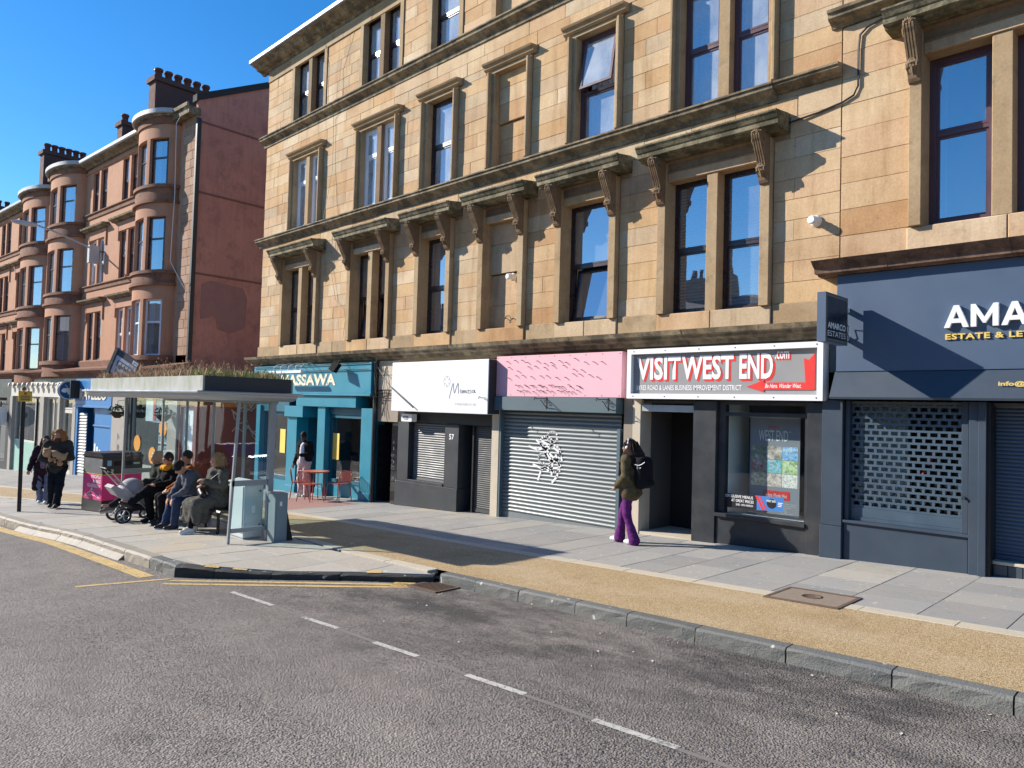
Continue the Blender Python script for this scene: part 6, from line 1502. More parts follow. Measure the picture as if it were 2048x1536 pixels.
# ------------------------------------------------------------------ people: smooth continuous surfaces grown from distance fields
class Field:
    def __init__(s, h=.012): s.h = h; s.p = []
    def cap(s, a, b, ra, rb=None, k=.03): s.p.append(('c', np.array(a, float), np.array(b, float), ra, ra if rb is None else rb, k)); return s
    def ell(s, c, r, R=None, k=.025): s.p.append(('e', np.array(c, float), np.array(r, float), None if R is None else np.array(R, float), 0, k)); return s
    def path(s, pts, rs, k=.03):
        for i in range(len(pts)-1): s.cap(pts[i], pts[i+1], rs[i], rs[i+1], k)
        return s
    def mesh(s, name, noise=0, seed=0):
        lo = np.full(3, 9e9); hi = -lo; bb = []
        for q in s.p:
            if q[0] == 'c': r = max(q[3], q[4]); a, b = np.minimum(q[1], q[2])-r, np.maximum(q[1], q[2])+r
            else: r = q[2].max(); a, b = q[1]-r, q[1]+r
            bb.append((a, b)); lo = np.minimum(lo, a); hi = np.maximum(hi, b)
        h = s.h; lo -= 3*h; n = np.ceil((hi-lo)/h).astype(int)+4
        F = np.full(n, .08, np.float32)
        for q, (a, b) in zip(s.p, bb):
            m = q[5]+2*h; i0 = np.maximum(0, ((a-m-lo)/h).astype(int)); i1 = np.minimum(n, ((b+m-lo)/h).astype(int)+2)
            ax = [lo[d]+h*np.arange(i0[d], i1[d]) for d in range(3)]
            P = np.stack(np.meshgrid(*ax, indexing='ij'), -1)
            if q[0] == 'c':
                v = q[2]-q[1]; L = max(1e-9, v@v); t = np.clip(((P-q[1])@v)/L, 0, 1); D = np.linalg.norm(P-q[1]-t[..., None]*v, axis=-1)-(q[3]+(q[4]-q[3])*t)
            else:
                u = P-q[1]
                if q[3] is not None: u = u@q[3]
                D = (np.linalg.norm(u/q[2], axis=-1)-1)*q[2].min()
            sl = tuple(slice(i0[d], i1[d]) for d in range(3)); f = F[sl]; k = q[5]
            w = np.maximum(k-np.abs(f-D), 0)/k; F[sl] = np.minimum(f, D)-w*w*k*.25
        if noise:
            g3 = [lo[d]+h*np.arange(n[d]) for d in range(3)]; X, Y, Z = np.meshgrid(*g3, indexing='ij')
            F += noise*(np.sin(X*31+seed)*np.sin(Z*23+Y*17+seed*2)+.6*np.sin(Z*47+X*29+Y*41+seed))
        S = F < 0
        c8 = [S[i:n[0]-1+i, j:n[1]-1+j, k:n[2]-1+k] for i in (0, 1) for j in (0, 1) for k in (0, 1)]
        cnt = sum(c.astype(np.int8) for c in c8); act = (cnt > 0) & (cnt < 8)
        idx = np.full(act.shape, -1); I = np.argwhere(act); idx[act] = np.arange(len(I))
        acc = np.zeros((len(I), 3)); num = np.zeros(len(I)); o8 = np.array([(i, j, k) for i in (0, 1) for j in (0, 1) for k in (0, 1)])
        for e0 in range(8):
            for d in range(3):
                if o8[e0][d]: continue
                o1 = o8[e0].copy(); o1[d] = 1
                f0 = F[tuple((I+o8[e0]).T)]; f1 = F[tuple((I+o1).T)]; cr = (f0 < 0) != (f1 < 0)
                t = np.where(cr, f0/np.where(f0-f1 == 0, 1, f0-f1), 0); p = I+o8[e0]+t[:, None]*(o1-o8[e0]); acc[cr] += p[cr]; num[cr] += 1
        V = lo+h*(acc/num[:, None]); quads = []
        for d in range(3):
            e = [1 if k == d else 0 for k in range(3)]; u, v = [(1, 2), (2, 0), (0, 1)][d]
            A = S[tuple(slice(0, n[k]-e[k]) for k in range(3))]; B = S[tuple(slice(e[k], n[k]) for k in range(3))]
            for sgn in (1, 0):
                E = np.argwhere((A & ~B) if sgn else (~A & B)); E = E[(E[:, u] > 0) & (E[:, v] > 0)]
                if not len(E): continue
                du = np.zeros(3, int); du[u] = 1; dv = np.zeros(3, int); dv[v] = 1
                q = [idx[tuple((E-a*du-b*dv).T)] for a, b in ((1, 1), (0, 1), (0, 0), (1, 0))]
                if not sgn: q = q[::-1]
                quads.append(np.stack(q, 1))
        Q = np.concatenate(quads); me = bpy.data.meshes.new(name)
        me.vertices.add(len(V)); me.vertices.foreach_set('co', V.astype(np.float32).ravel())
        me.loops.add(Q.size); me.loops.foreach_set('vertex_index', Q.astype(np.int32).ravel()); me.polygons.add(len(Q))
        me.polygons.foreach_set('loop_start', np.arange(0, Q.size, 4, dtype=np.int32)); me.polygons.foreach_set('use_smooth', np.ones(len(Q), bool)); me.update(calc_edges=True); me.validate()
        return me
    def part(s, name, mat, parent, **kw): return obj(name, s.mesh(name, **kw), mat, parent)

def unit_(v): v = np.array(v, float); return v/np.linalg.norm(v)
STAND = dict(pelvis=(0,0,.95), waist=(0,0,1.08), chest=(0,.01,1.28), neck=(0,.01,1.46), head=(0,-.015,1.635), shL=(.18,.01,1.41), shR=(-.18,.01,1.41),
             elL=(.24,.03,1.13), wrL=(.23,-.06,.88), elR=(-.24,.03,1.13), wrR=(-.23,-.06,.88), hipL=(.09,0,.92), hipR=(-.09,0,.92), knL=(.10,-.03,.50), knR=(-.10,-.03,.50), anL=(.10,.03,.09), anR=(-.10,.03,.09))
SIT = dict(pelvis=(0,0,.54), waist=(0,.02,.68), chest=(0,.03,.90), neck=(0,.02,1.08), head=(0,-.01,1.25), shL=(.18,.03,1.03), shR=(-.18,.03,1.03),
           elL=(.23,-.04,.77), wrL=(.12,-.28,.65), elR=(-.23,-.04,.77), wrR=(-.12,-.28,.65), hipL=(.09,-.02,.53), hipR=(-.09,-.02,.53), knL=(.12,-.44,.52), knR=(-.12,-.44,.52), anL=(.12,-.42,.09), anR=(-.12,-.42,.09))
def eul(pitch=0, yaw=0, roll=0):   # head turn: pitch > 0 looks down, yaw > 0 turns to the person's left
    return np.array((Matrix.Rotation(yaw, 3, 'Z') @ Matrix.Rotation(pitch, 3, 'X') @ Matrix.Rotation(roll, 3, 'Y')))
def skin_mat(name, c): return plain(name, c, .5, .06, 12, spec=.35)
def body_field(J, HR, build=1.0, foot=None, hands=None):
    f = Field(.011); v = {k: np.array(p, float) for k, p in J.items()}; b = build
    f.cap(v['hipL'], v['hipR'], .10*b, k=.05).cap(v['pelvis'], v['waist'], .115*b, .105*b, .05).cap(v['waist'], v['chest'], .105*b, .12*b, .05).cap(v['chest'], (v['chest']+v['neck'])/2, .12*b, .085*b, .05)
    f.cap(v['shL'], v['shR'], .062*b, k=.05).cap((v['chest']+v['neck'])/2, v['neck'], .07, .052, .04).cap(v['neck'], v['head']+HR@np.array((0,.02,-.05)), .05, .05, .03)
    H = lambda x, y, z: v['head']+HR@np.array((x, y, z))
    f.ell(v['head'], (.073,.092,.112), HR).ell(H(0,-.03,-.062), (.052,.058,.052), HR).cap(H(0,-.088,.012), H(0,-.108,-.028), .010, .015, .015).cap(H(-.03,-.078,.026), H(.03,-.078,.026), .012, k=.02)
    f.cap(H(-.018,-.088,-.060), H(.018,-.088,-.060), .0085, k=.012).ell(H(0,-.074,-.098), (.022,.018,.016), HR)
    for s in (-1, 1): f.ell(H(s*.078,.008,-.008), (.012,.022,.032), HR, .01).cap(H(s*.036,-.07,-.02), H(s*.045,-.062,-.03), .016, k=.02)
    for s, S in ((1, 'L'), (-1, 'R')):
        f.cap(v['sh'+S], v['el'+S], .050*b, .040, .04).cap(v['el'+S], v['wr'+S], .040, .027, .03)
        d = unit_(v['wr'+S]-v['el'+S])
        hd, pn, curl = (hands or {}).get(S, (None, None, .5))
        hd = d if hd is None else unit_(hd); pn = unit_(np.cross(hd, (s, .1, .2))) if pn is None else unit_(pn)   # pn: where the palm faces
        lat = unit_(np.cross(hd, pn)); w = v['wr'+S]
        f.cap(w+hd*.03+lat*.018, w+hd*.075+lat*.022, .020, .018, .02).cap(w+hd*.03-lat*.018, w+hd*.075-lat*.022, .020, .018, .02).cap(w, w+hd*.03, .026, k=.02)
        for i, (o, L) in enumerate(((.033,.058),(.011,.068),(-.011,.064),(-.033,.048))):
            p0 = w+hd*.085+lat*o; d1 = unit_(hd+pn*curl*.6); d2 = unit_(hd+pn*curl*2.2); p1 = p0+d1*L*.55; f.cap(p0, p1, .0105, .0095, .008).cap(p1, p1+d2*L*.5, .0095, .0085, .006)
        t0 = w+hd*.02+lat*.03; t1 = t0+unit_(hd*.8+lat*.9+pn*.5)*.04; f.cap(t0, t1, .014, .0115, .012).cap(t1, t1+unit_(hd+lat*.15+pn*.6)*.034, .0115, .010, .006)
        f.cap(v['hip'+S], v['kn'+S], .080*b, .055, .05).cap(v['kn'+S], v['an'+S], .055, .036, .04)
        ft = v['an'+S]+np.array((foot or {}).get(S, (0,-.14,-.05))); f.cap(v['an'+S], ft, .036, .03, .03)
    return f, v, H
def person(label, loc, rz, J, skin, hair=None, head=(0, 0, 0), build=1.0, foot=None, hands=None, scale=1.0, eyes=True):
    t = thing('person', label, 'person', loc, rz); LOCAL_ROOTS.add(t.name); t.scale = (scale,)*3
    HR = eul(*head); f, v, H = body_field(J, HR, build, foot, hands); f.part('body', skin, t)
    if eyes:
        for s in (-1, 1):
            m = MB(); c = H(s*.031,-.082,.008); m.lathe([(.003,-.009),(.008,-.005),(.0095,0),(.008,.005),(.003,.009)], c, 8); m.build('eye', plain('dark_eye', (.02,.015,.012), .2), t)
    return t, v, H, HR
def legs(v, mat, t, r=(.10,.075,.062), flare=None, seat=True, name='trousers', stop=.0, k=.05):
    f = Field(.014)
    f.cap(v['hipL'], v['hipR'], r[0]+.02, k=k).cap(v['pelvis'], v['waist'], r[0]+.035, r[0]+.02, k)
    for S in 'LR':
        a = v['an'+S]+unit_(v['kn'+S]-v['an'+S])*stop; f.cap(v['hip'+S], v['kn'+S], r[0], r[1], k)
        if flare: mid = v['kn'+S]*.45+a*.55; f.cap(v['kn'+S], mid, r[1], r[2], .03).cap(mid, a, r[2], flare, .03)
        else: f.cap(v['kn'+S], a, r[1], r[2], .03)
    return f.part(name, mat, t, noise=.004, seed=3)
def jacket(v, mat, t, r=.15, arm=(.072,.062,.05), hem=None, hemr=None, name='jacket', collar=.07, sleeve=1.0, k=.05, noise=.004, extra=None, h=.014):
    f = Field(h); hem = v['pelvis'] if hem is None else np.array(hem, float)
    f.cap(v['chest'], v['waist'], r, r*.97, k).cap(v['waist'], hem, r*.97, hemr or r, k).cap(v['chest'], (v['chest']+v['neck'])/2, r*.92, r*.66, k).cap(v['shL'], v['shR'], .085, k=k).cap((v['chest']+v['neck'])/2, v['neck']-np.array((0,0,.01)), .09, collar, .03)
    for d in (-.05, .05): f.cap(v['chest']+np.array((d,0,0)), hem+np.array((d,0,0)), r*.92, (hemr or r)*.95, k)
    for S in 'LR': f.cap(v['sh'+S], v['el'+S], arm[0]+.012, arm[1], .04).cap(v['el'+S], v['el'+S]+(v['wr'+S]-v['el'+S])*sleeve, arm[1], arm[2], .03)
    if extra: extra(f)
    return f.part(name, mat, t, noise=noise, seed=1)
def shoes(v, mat, t, sole=None, foot=None, L=.20):
    for S in 'LR':
        a = v['an'+S]; d = np.array((foot or {}).get(S, (0,-1,0)), float); u = unit_(d); f = Field(.010)
        z0 = a + np.array((0,0,-.045)) if abs(u[2]) < .35 else a
        dn = np.array((0,0,-1.)) if abs(u[2]) < .35 else unit_(np.cross(np.cross(u, (0,0,-1)), u))
        heel = a+dn*.045-u*.045; toe = a+dn*.052+u*(L-.045); f.cap(heel, toe, .042, .034, .03).cap(a, a+dn*.03, .045, .05, .03).cap(a+dn*.02, a+dn*.045+u*.09, .045, .04, .03)
        o = f.part('shoe', mat, t)
        if sole:
            q = Field(.010); q.cap(heel+dn*.032, toe+dn*.024, .030, .026, .02); q.cap(heel+dn*.034+u*.03, toe+dn*.026-u*.02, .034, .032, .02); q.part('sole', sole, o)
def hair_cap(f, v, H, HR, r=(.086,.104,.120), up=.018, back=.018): f.ell(H(0,back,up), r, HR, .03)
M_skin = skin_mat('fair_skin', (.50,.27,.19)); M_skin2 = skin_mat('deep_brown_skin', (.085,.042,.027)); M_skin3 = skin_mat('tan_skin', (.40,.20,.13))
_cl = {}
def cloth(n, c, b=.3):
    """woven cloth with soft creases"""
    if n in _cl: return _cl[n]
    t = NT(n); co = t.node('TexCoord').outputs['Object']
    def nz(s, sc, d=3, ds=0):
        m = t.node('Mapping'); m.inputs['Scale'].default_value = sc; t.l.new(co, m.inputs[0]); return t.noise(s, d, .6, m.outputs[0], ds)
    cr = nz(7, (1,1,1.8), 3, 1.6); fine = nz(90, (1,1,1), 2)
    col = t.mix(t.ramp(cr, [(.3, 0.), (.7, 1.)]), tuple(x*.72 for x in c), tuple(min(1, x*1.22) for x in c)); col = t.mix(.25, col, t.mix(1, col, t.ramp(fine, [(.3, .6), (.7, 1.4)]), 'MULTIPLY'))  # fold shading mixed into the colour: creases darkened, ridges lightened
    t.bump(t.mix(.12, cr, fine), .32+b*.6, .028)
    _cl[n] = t.out(col, .92, 0, .12); return _cl[n]
def hair_strands(name, roots, mat, t, n=90, r=.006, wav=.014, seed=1):
    """loose locks: roots = list of (start, bend, end) curves, jittered"""
    rr = random.Random(seed); m = MB()
    for k in range(n):
        a, b, c = roots[rr.randrange(len(roots))]; j = lambda s: np.array((rr.gauss(0,s),rr.gauss(0,s),rr.gauss(0,s)))
        a = np.array(a)+j(.022); b = np.array(b)+j(.030); c = np.array(c)+j(.035); ph = rr.uniform(0,6); pts = []
        for i in range(8):
            u = i/7; p = a*(1-u)**2+2*b*u*(1-u)+c*u*u; w = wav*u; pts.append(p+np.array((w*sin(u*11+ph), w*cos(u*9+ph), 0)))
        m.tube(pts, [r*1.3, r*1.5, r*1.5, r*1.4, r*1.2, r, r*.7, r*.25], 5)
    m.build(name, mat, t, kind='stuff')
ZP = lambda x, y: isl_z(x, y)+.004
# 1 woman in the long grey coat, nearest on the bench
J = dict(SIT, head=(0,-.02,1.27), neck=(0,.0,1.09), chest=(0,.03,.92), elL=(.25,-.02,.80), wrL=(.10,-.27,.90), elR=(-.25,-.02,.80), wrR=(-.06,-.24,.80), knL=(.11,-.42,.50), knR=(-.11,-.42,.50), anL=(.10,-.52,.10), anR=(-.09,-.36,.10))
t, v, H, HR = person('person in a long grey-green coat with a blonde bob, white trainers, nearest on the bench', (-13.12,-5.10,ZP(-13.1,-5.5)), radians(6), J, M_skin, head=(.18,.0,0), hands={'L':((-.6,-.7,.3),(-.3,.2,-1),.9),'R':((.5,-.8,.2),(.2,.2,-1),.9)})
Mc = cloth('grey_green_wool', (.105,.10,.088), .5)
def ex(f):
    f.cap(v['hipL'], v['knL'], .125, .115, .06).cap(v['hipR'], v['knR'], .125, .115, .06).cap(v['pelvis'], (0,-.40,.49), .14, .12, .06)
    for x in (-.13,-.045,.045,.13): f.cap((x,-.43,.48), (x*1.35,-.44,.24), .10, .085, .05); f.cap((x*.9,-.20,.42), (x*1.2,-.28,.24), .09, .075, .06)
    f.cap((-.1,.06,.5), (.1,.06,.5), .14, k=.06).path([(-.07,-.03,1.06),(0,-.075,1.04),(.07,-.03,1.06)], [.05]*3)
jacket(v, Mc, t, .165, (.082,.072,.058), hem=(0,.02,.56), hemr=.175, name='long_coat', extra=ex, collar=.085, noise=.006)
f = Field(.012); hair_cap(f, v, H, HR); 
for s in (-1, 1): f.cap(H(s*.075,.0,.03), H(s*.085,.015,-.10), .035, .03, .03).cap(H(s*.06,.07,.0), H(s*.07,.06,-.11), .045, .035, .04)
f.cap(H(0,.09,.02), H(0,.08,-.12), .06, .045, .05); Mh = plain('blonde_hair', (.36,.235,.12), .75, .35, 40, spec=.25); f.part('hair', Mh, t, noise=.004)
hair_strands('hair_locks', [(H(.09*sin(a), .02+.09*cos(a), .07), H(.115*sin(a), .02+.115*cos(a), -.02), H(.105*sin(a), .02+.11*cos(a), -.125)) for a in np.linspace(-2.0, 2.0, 13)], Mh, t, 90, .006, .006, 9)
legs(v, cloth('black_leggings', (.012,.012,.013)), t, (.085,.06,.05)); shoes(v, plain('white_trainer', (.62,.62,.62), .6), t, M_white)
f = Field(.010); f.path([(.22,.0,1.10),(.05,-.17,.90),(-.14,-.10,.66)], [.014]*3); f.cap((-.02,-.27,.72),(.10,-.30,.66),.07,.06); f.part('shoulder_bag', M_black, t)
# 2 man in a beanie bending forward
J = dict(SIT, waist=(0,-.03,.68), chest=(0,-.15,.87), neck=(0,-.27,1.01), head=(0,-.38,1.12), shL=(.19,-.22,.98), shR=(-.19,-.22,.98), elL=(.24,-.34,.72), elR=(-.24,-.32,.72), wrL=(.10,-.50,.58), wrR=(-.10,-.50,.57), knL=(.15,-.46,.52), knR=(-.13,-.44,.52), anL=(.11,-.48,.09), anR=(-.12,-.56,.09))
t, v, H, HR = person('person in a black beanie, grey jacket and blue jeans bending forward on the bench', (-13.86,-5.10,ZP(-13.9,-5.5)), 0, J, M_skin, head=(.75,.1,0), hands={'L':((0,-.5,-.9),(0,.9,-.4),.4),'R':((0,-.5,-.9),(0,.9,-.4),.4)})
jacket(v, cloth('slate_grey_jacket', (.12,.125,.15)), t, .165, (.08,.068,.052), hem=(0,.03,.56), hemr=.17, noise=.007)
f = Field(.012); f.cap((-.06,-.24,1.0),(.06,-.24,1.0),.075); f.part('collar', cloth('black_fleece', (.015,.015,.017)), t)
f = Field(.012); f.ell(H(0,.012,.045), (.092,.108,.095), HR).cap(H(-.05,-.05,.03),H(.05,-.05,.03),.045,k=.03); f.part('beanie', cloth('charcoal_knit', (.022,.024,.024), .6), t)
legs(v, cloth('blue_denim', (.035,.055,.11)), t, (.10,.08,.066)); shoes(v, M_black, t, M_white)
# 3 man in orange-brown jacket leaning back
J = dict(SIT, head=(0,.0,1.28), chest=(0,.05,.92), neck=(0,.04,1.10))
t, v, H, HR = person('person with short dark hair in an orange-brown jacket, half hidden behind the beanie', (-14.58,-5.08,ZP(-14.6,-5.5)), radians(-10), J, M_skin3, head=(.1,-.5,0))
jacket(v, cloth('rust_orange_jacket', (.30,.10,.025)), t, .165, (.08,.07,.055), hem=(0,.03,.56), hemr=.17)
f = Field(.012); hair_cap(f, v, H, HR, (.082,.10,.10), .04, .025); f.part('hair', plain('dark_hair', (.02,.015,.012), .6), t, noise=.002)
f = Field(.012); f.cap((-.07,.02,1.08),(.07,.02,1.08),.07); f.part('collar', cloth('black_fleece', (0,0,0)), t)
legs(v, cloth('black_trousers', (.014,.014,.017)), t); shoes(v, M_black, t)
# 4 person in black, legs crossed, yellow scarf
J = dict(SIT, waist=(0,-.0,.68), chest=(0,-.06,.90), neck=(0,-.10,1.07), head=(0,-.14,1.24), shL=(.18,-.05,1.02), shR=(-.18,-.05,1.02), knL=(.02,-.50,.66), anL=(-.02,-.82,.40), knR=(-.06,-.46,.52), anR=(-.06,-.40,.09), elL=(.24,-.12,.78), wrL=(.10,-.38,.74), elR=(-.24,-.12,.78), wrR=(-.06,-.36,.74))
t, v, H, HR = person('person all in black with crossed legs and a bright yellow scarf on the bench', (-15.16,-5.08,ZP(-15.2,-5.5)), radians(4), J, M_skin, head=(.35,.0,0), foot={'L':(-.01,-.13,.06),'R':(0,-.14,-.05)})
jacket(v, cloth('black_coat', (.013,.013,.015)), t, .17, (.085,.072,.055), hem=(0,.0,.54), hemr=.19, name='coat', noise=.007)
f = Field(.012); f.path([(-.09,-.06,1.07),(-.05,-.20,1.06),(.06,-.20,1.06),(.10,-.06,1.07),(0,.02,1.09),(-.09,-.06,1.07)], [.055]*6); f.part('scarf', cloth('bright_yellow_knit', (.72,.34,.03), .6), t, noise=.004)
f = Field(.012); hair_cap(f, v, H, HR); f.part('hair', plain('dark_hair', (0,0,0)), t)
legs(v, cloth('black_trousers', (0,0,0)), t, (.11,.085,.07)); shoes(v, plain('black_leather', (.015,.015,.017), .4), t, foot={'L':(-.03,-.9,.42)}, L=.21)
# 5 blonde woman in an olive hooded jacket, far end of the bench
J = dict(SIT, chest=(0,-.03,.91), neck=(0,-.06,1.08), head=(0,-.10,1.24), shL=(.18,-.02,1.03), shR=(-.18,-.02,1.03), knL=(.10,-.50,.46), knR=(-.05,-.48,.60), anL=(.09,-.66,.09), anR=(-.04,-.92,.30), elL=(.24,-.10,.78), wrL=(.12,-.34,.78))
t, v, H, HR = person('person with tied-up blonde hair in an olive hooded jacket, far end of the bench', (-15.84,-5.10,ZP(-15.8,-5.5)), radians(2), J, M_skin, head=(.25,-.2,0), foot={'R':(0,-.14,.02)})
def ex(f): f.path([(-.11,.05,1.05),(0,.13,1.03),(.11,.05,1.05)], [.065]*3).cap((0,.10,1.05),(0,.12,.95),.08)
jacket(v, cloth('olive_grey_jacket', (.06,.06,.048)), t, .165, (.08,.07,.055), hem=(0,.02,.52), hemr=.18, extra=ex, noise=.006)
f = Field(.012); hair_cap(f, v, H, HR); f.ell(H(0,.085,.085), (.05,.05,.045)).cap(H(-.07,.0,-.02), H(-.07,.03,-.08), .03).cap(H(.07,.0,-.02), H(.07,.03,-.08), .03); f.part('hair', plain('ash_blonde_hair', (.38,.29,.19), .55, .3, 25), t, noise=.003)
legs(v, cloth('dark_grey_trousers', (.03,.028,.032)), t, (.10,.08,.06)); shoes(v, plain('grey_trainer', (.17,.155,.15), .8), t, plain('pale_sole', (.45,.44,.42), .7), foot={'R':(-.02,-.9,-.18)}, L=.22)
f = Field(.012)
f.ell((0,.10,.62), (.215,.235,.235)).cap((-.1,.20,.50),(.1,.20,.50),.15,k=.06).cap((-.1,-.02,.60),(.1,-.02,.60),.13,k=.05); f.part('hood', M_pram, pc)
for a in (.15,.8,1.5): 
    q = MB(); q.tube([(.22*cos(b), .10-.245*sin(b)*cos(a), .62+.245*sin(b)*sin(a)) for b in np.linspace(0, pi, 13)], .008, 5); q.build('hood_rib', M_lead, pc)
# 6 long-haired bearded man carrying a small dog
J = dict(STAND, knL=(.09,-.10,.52), anL=(.06,-.16,.12), knR=(-.10,.0,.51), anR=(-.11,.10,.10), elL=(.29,-.08,1.14), wrL=(.02,-.26,1.10), elR=(-.29,-.10,1.12), wrR=(.04,-.27,1.02), shL=(.20,.01,1.43), shR=(-.20,.01,1.43))
t, v, H, HR = person('person with long auburn hair and beard carrying a small tan dog', (-19.42,-6.12,ZP(-19.4,-6.1)), radians(62), J, M_skin, head=(.22,-.15,0), build=1.1, hands={'L':((-1,-.2,-.1),(0,.8,.4),.7),'R':((1,-.25,-.15),(0,.9,.3),.7)}, scale=1.03)
jacket(v, cloth('dark_grey_top', (.045,.045,.042)), t, .16, (.082,.07,.052), hem=(0,.0,.92), hemr=.155, name='top', noise=.005)
f = Field(.012); hair_cap(f, v, H, HR, (.094,.108,.118), .03, .03)
rr = random.Random(5)
for k in range(16):
    a = 1.15+k*(2*pi-2.3)/15; p0 = H(.085*sin(a+pi),.03-.09*cos(a+pi)*-1*.9,.03); d = np.array((.045*sin(a+pi), .05, -.25+.04*rr.random()));
    f.path([p0, p0+d*.5+np.array((rr.uniform(-.02,.02),rr.uniform(-.02,.02),0)), p0+d], [.040,.042,.018], .03)
Mh = plain('auburn_hair', (.30,.135,.05), .8, .4, 40, spec=.2); f.part('hair', Mh, t, noise=.006, seed=2)
hair_strands('hair_locks', [(H(.08*sin(a), .03-.085*cos(a), .06), H(.13*sin(a), .05-.10*cos(a), -.06), H(.16*sin(a), .06-.11*cos(a), -.24)) for a in np.linspace(1.0, 5.3, 13)], Mh, t, 110, .007, .02, 3)
f = Field(.011); f.ell(H(0,-.055,-.10), (.068,.060,.072), HR).cap(H(-.062,-.03,-.05), H(-.04,-.07,-.10), .024).cap(H(.062,-.03,-.05), H(.04,-.07,-.10), .024).cap(H(-.03,-.10,-.045), H(.03,-.10,-.045), .011); f.part('beard', plain('dark_auburn_beard', (.09,.04,.02), .7, .3, 30), t, noise=.003)
legs(v, cloth('navy_black_trousers', (.014,.017,.024)), t, (.105,.085,.072), flare=.085); shoes(v, M_black, t)
# 7 the dog in his arms
dg = thing('dog', 'small fluffy tan dog with a pale muzzle, carried in the arms of the bearded walker', 'dog', tuple(Vector((-19.42,-6.12,ZP(-19.4,-6.1)))), radians(62)); LOCAL_ROOTS.add(dg.name); dg.scale = (1.03,)*3
f = Field(.009); f.path([(-.14,-.29,1.24),(.02,-.30,1.22),(.16,-.24,1.16)], [.080,.085,.075]).ell((-.12,-.37,1.30), (.078,.07,.068)).cap((-.13,-.42,1.285), (-.14,-.475,1.265), .034, .024, .02)
for s in (-1, 1): f.cap((-.12+s*.05,-.355,1.355), (-.12+s*.066,-.35,1.395), .022, .009, .012)
f.cap((-.06,-.35,1.18), (-.05,-.39,1.07), .030, .020).cap((.03,-.34,1.17), (.05,-.39,1.06), .030, .020).cap((.12,-.28,1.12),(.14,-.34,1.04),.035,.02).cap((.18,-.22,1.18),(.24,-.2,1.25),.03,.02)
f.part('body', plain('tan_fur', (.46,.30,.17), .95, .2, 30, bump=.6), dg, noise=.004)
m = MB(); m.lathe([(.003,-.012),(.012,0),(.003,.012)], (-.142,-.497,1.272), 8); m.build('nose', M_black, dg)
for x in (-.155,-.095): m = MB(); m.lathe([(.003,-.009),(.009,0),(.003,.009)], (x,-.437,1.315), 8); m.build('eye', M_black, dg)
f = Field(.010); f.path([(-.03,-.385,1.26),(-.02,-.38,1.17),(.05,-.36,1.15),(.08,-.33,1.24)], [.013]*4); f.part('harness', M_black, dg)
# 8 woman in a long plum coat
J = dict(STAND, anL=(.09,-.06,.10), knL=(.10,-.08,.5), anR=(-.09,.08,.10), elR=(-.29,.03,1.14), wrR=(-.33,-.05,.90), elL=(.28,.02,1.14), wrL=(.28,-.08,.90))
t, v, H, HR = person('person with glasses in a long plum coat, walking behind the bearded one', (-20.95,-6.02,ZP(-20.9,-6.0)), radians(62), J, M_skin, head=(.12,0,0), scale=.95)
def ex(f):
    for x in (-.13,-.07,.07,.13): f.cap((x,-.01,1.0), (x*1.5,.0,.42), .095, .085, .05)
    f.cap((0,.08,1.0),(0,.12,.46),.10,.09,.05)
jacket(v, cloth('plum_wool_coat', (.035,.018,.026)), t, .155, (.08,.07,.06), hem=(0,.02,.9), hemr=.15, name='coat', extra=ex, noise=.006)
f = Field(.012); f.path([(0,-.13,1.36),(0,-.15,1.16),(0,-.15,.98)], [.055,.06,.06]); f.part('top', cloth('lilac_top', (.24,.15,.24)), t)
f = Field(.012); hair_cap(f, v, H, HR, (.085,.10,.115), .025, .025)
for s in (-1, 1): f.path([H(s*.075,.0,.04), H(s*.09,-.01,-.10), H(s*.11,-.05,-.25)], [.035,.04,.025], .03)
f.cap(H(0,.08,0), H(0,.09,-.22), .07, .05, .05); Mh = plain('brown_hair', (.085,.045,.03), .8, .3, 25, spec=.2); f.part('hair', Mh, t, noise=.004)
hair_strands('hair_locks', [(H(s*.08, .0, .05), H(s*.10, -.01, -.08), H(s*.115, -.05, -.27)) for s in (-1, 1)]+[(H(0,.09,.03), H(0,.11,-.1), H(0,.10,-.25))], Mh, t, 60, .006, .012, 7)
m = MB()
for s in (-1, 1): c = H(s*.034,-.098,.006); n = 10; m.tube([(c[0]+.026*cos(2*pi*k/n),c[1],c[2]+.022*sin(2*pi*k/n)) for k in range(n+1)], .005, 4)
m.tube([H(-.012,-.104,.008), H(.012,-.104,.008)], .005, 4); m.build('glasses', M_black, t)
legs(v, cloth('pale_blue_jeans', (.16,.18,.27)), t, (.09,.075,.075), flare=.09); shoes(v, M_white, t)
# 9 man looking at his phone outside the cafe
J = dict(STAND, head=(0,-.05,1.62), elL=(.25,.0,1.15), wrL=(.10,-.26,1.14), elR=(-.26,.04,1.15), wrR=(-.30,-.06,.90))
t, v, H, HR = person('person in black jacket and pale pink trousers looking at a phone by the teal cafe', (-18.12,-.52,g(-18.1)), radians(18), J, M_skin2, head=(.62,.2,0), hands={'L':((-.5,-.8,.2),(-.1,.3,1),.5)}, scale=1.01)
def ex(f): pass
f = Field(.013); k = .04
for s, S in ((1,'L'),(-1,'R')):
    f.cap((s*.11,.0,1.36),(s*.12,.0,1.0),.115,.105,k).cap(v['sh'+S],v['el'+S],.085,.068,k).cap(v['el'+S],v['el'+S]+(v['wr'+S]-v['el'+S])*.95,.068,.05,.03)
f.cap((-.1,.06,1.36),(.1,.06,1.36),.11,k=k).cap((-.08,.06,1.2),(-.08,.06,1.0),.11,k=k).cap((.08,.06,1.2),(.08,.06,1.0),.11,k=k).cap(v['shL'],v['shR'],.08,k=k); f.part('jacket', cloth('black_jacket', (.013,.013,.014)), t, noise=.005)
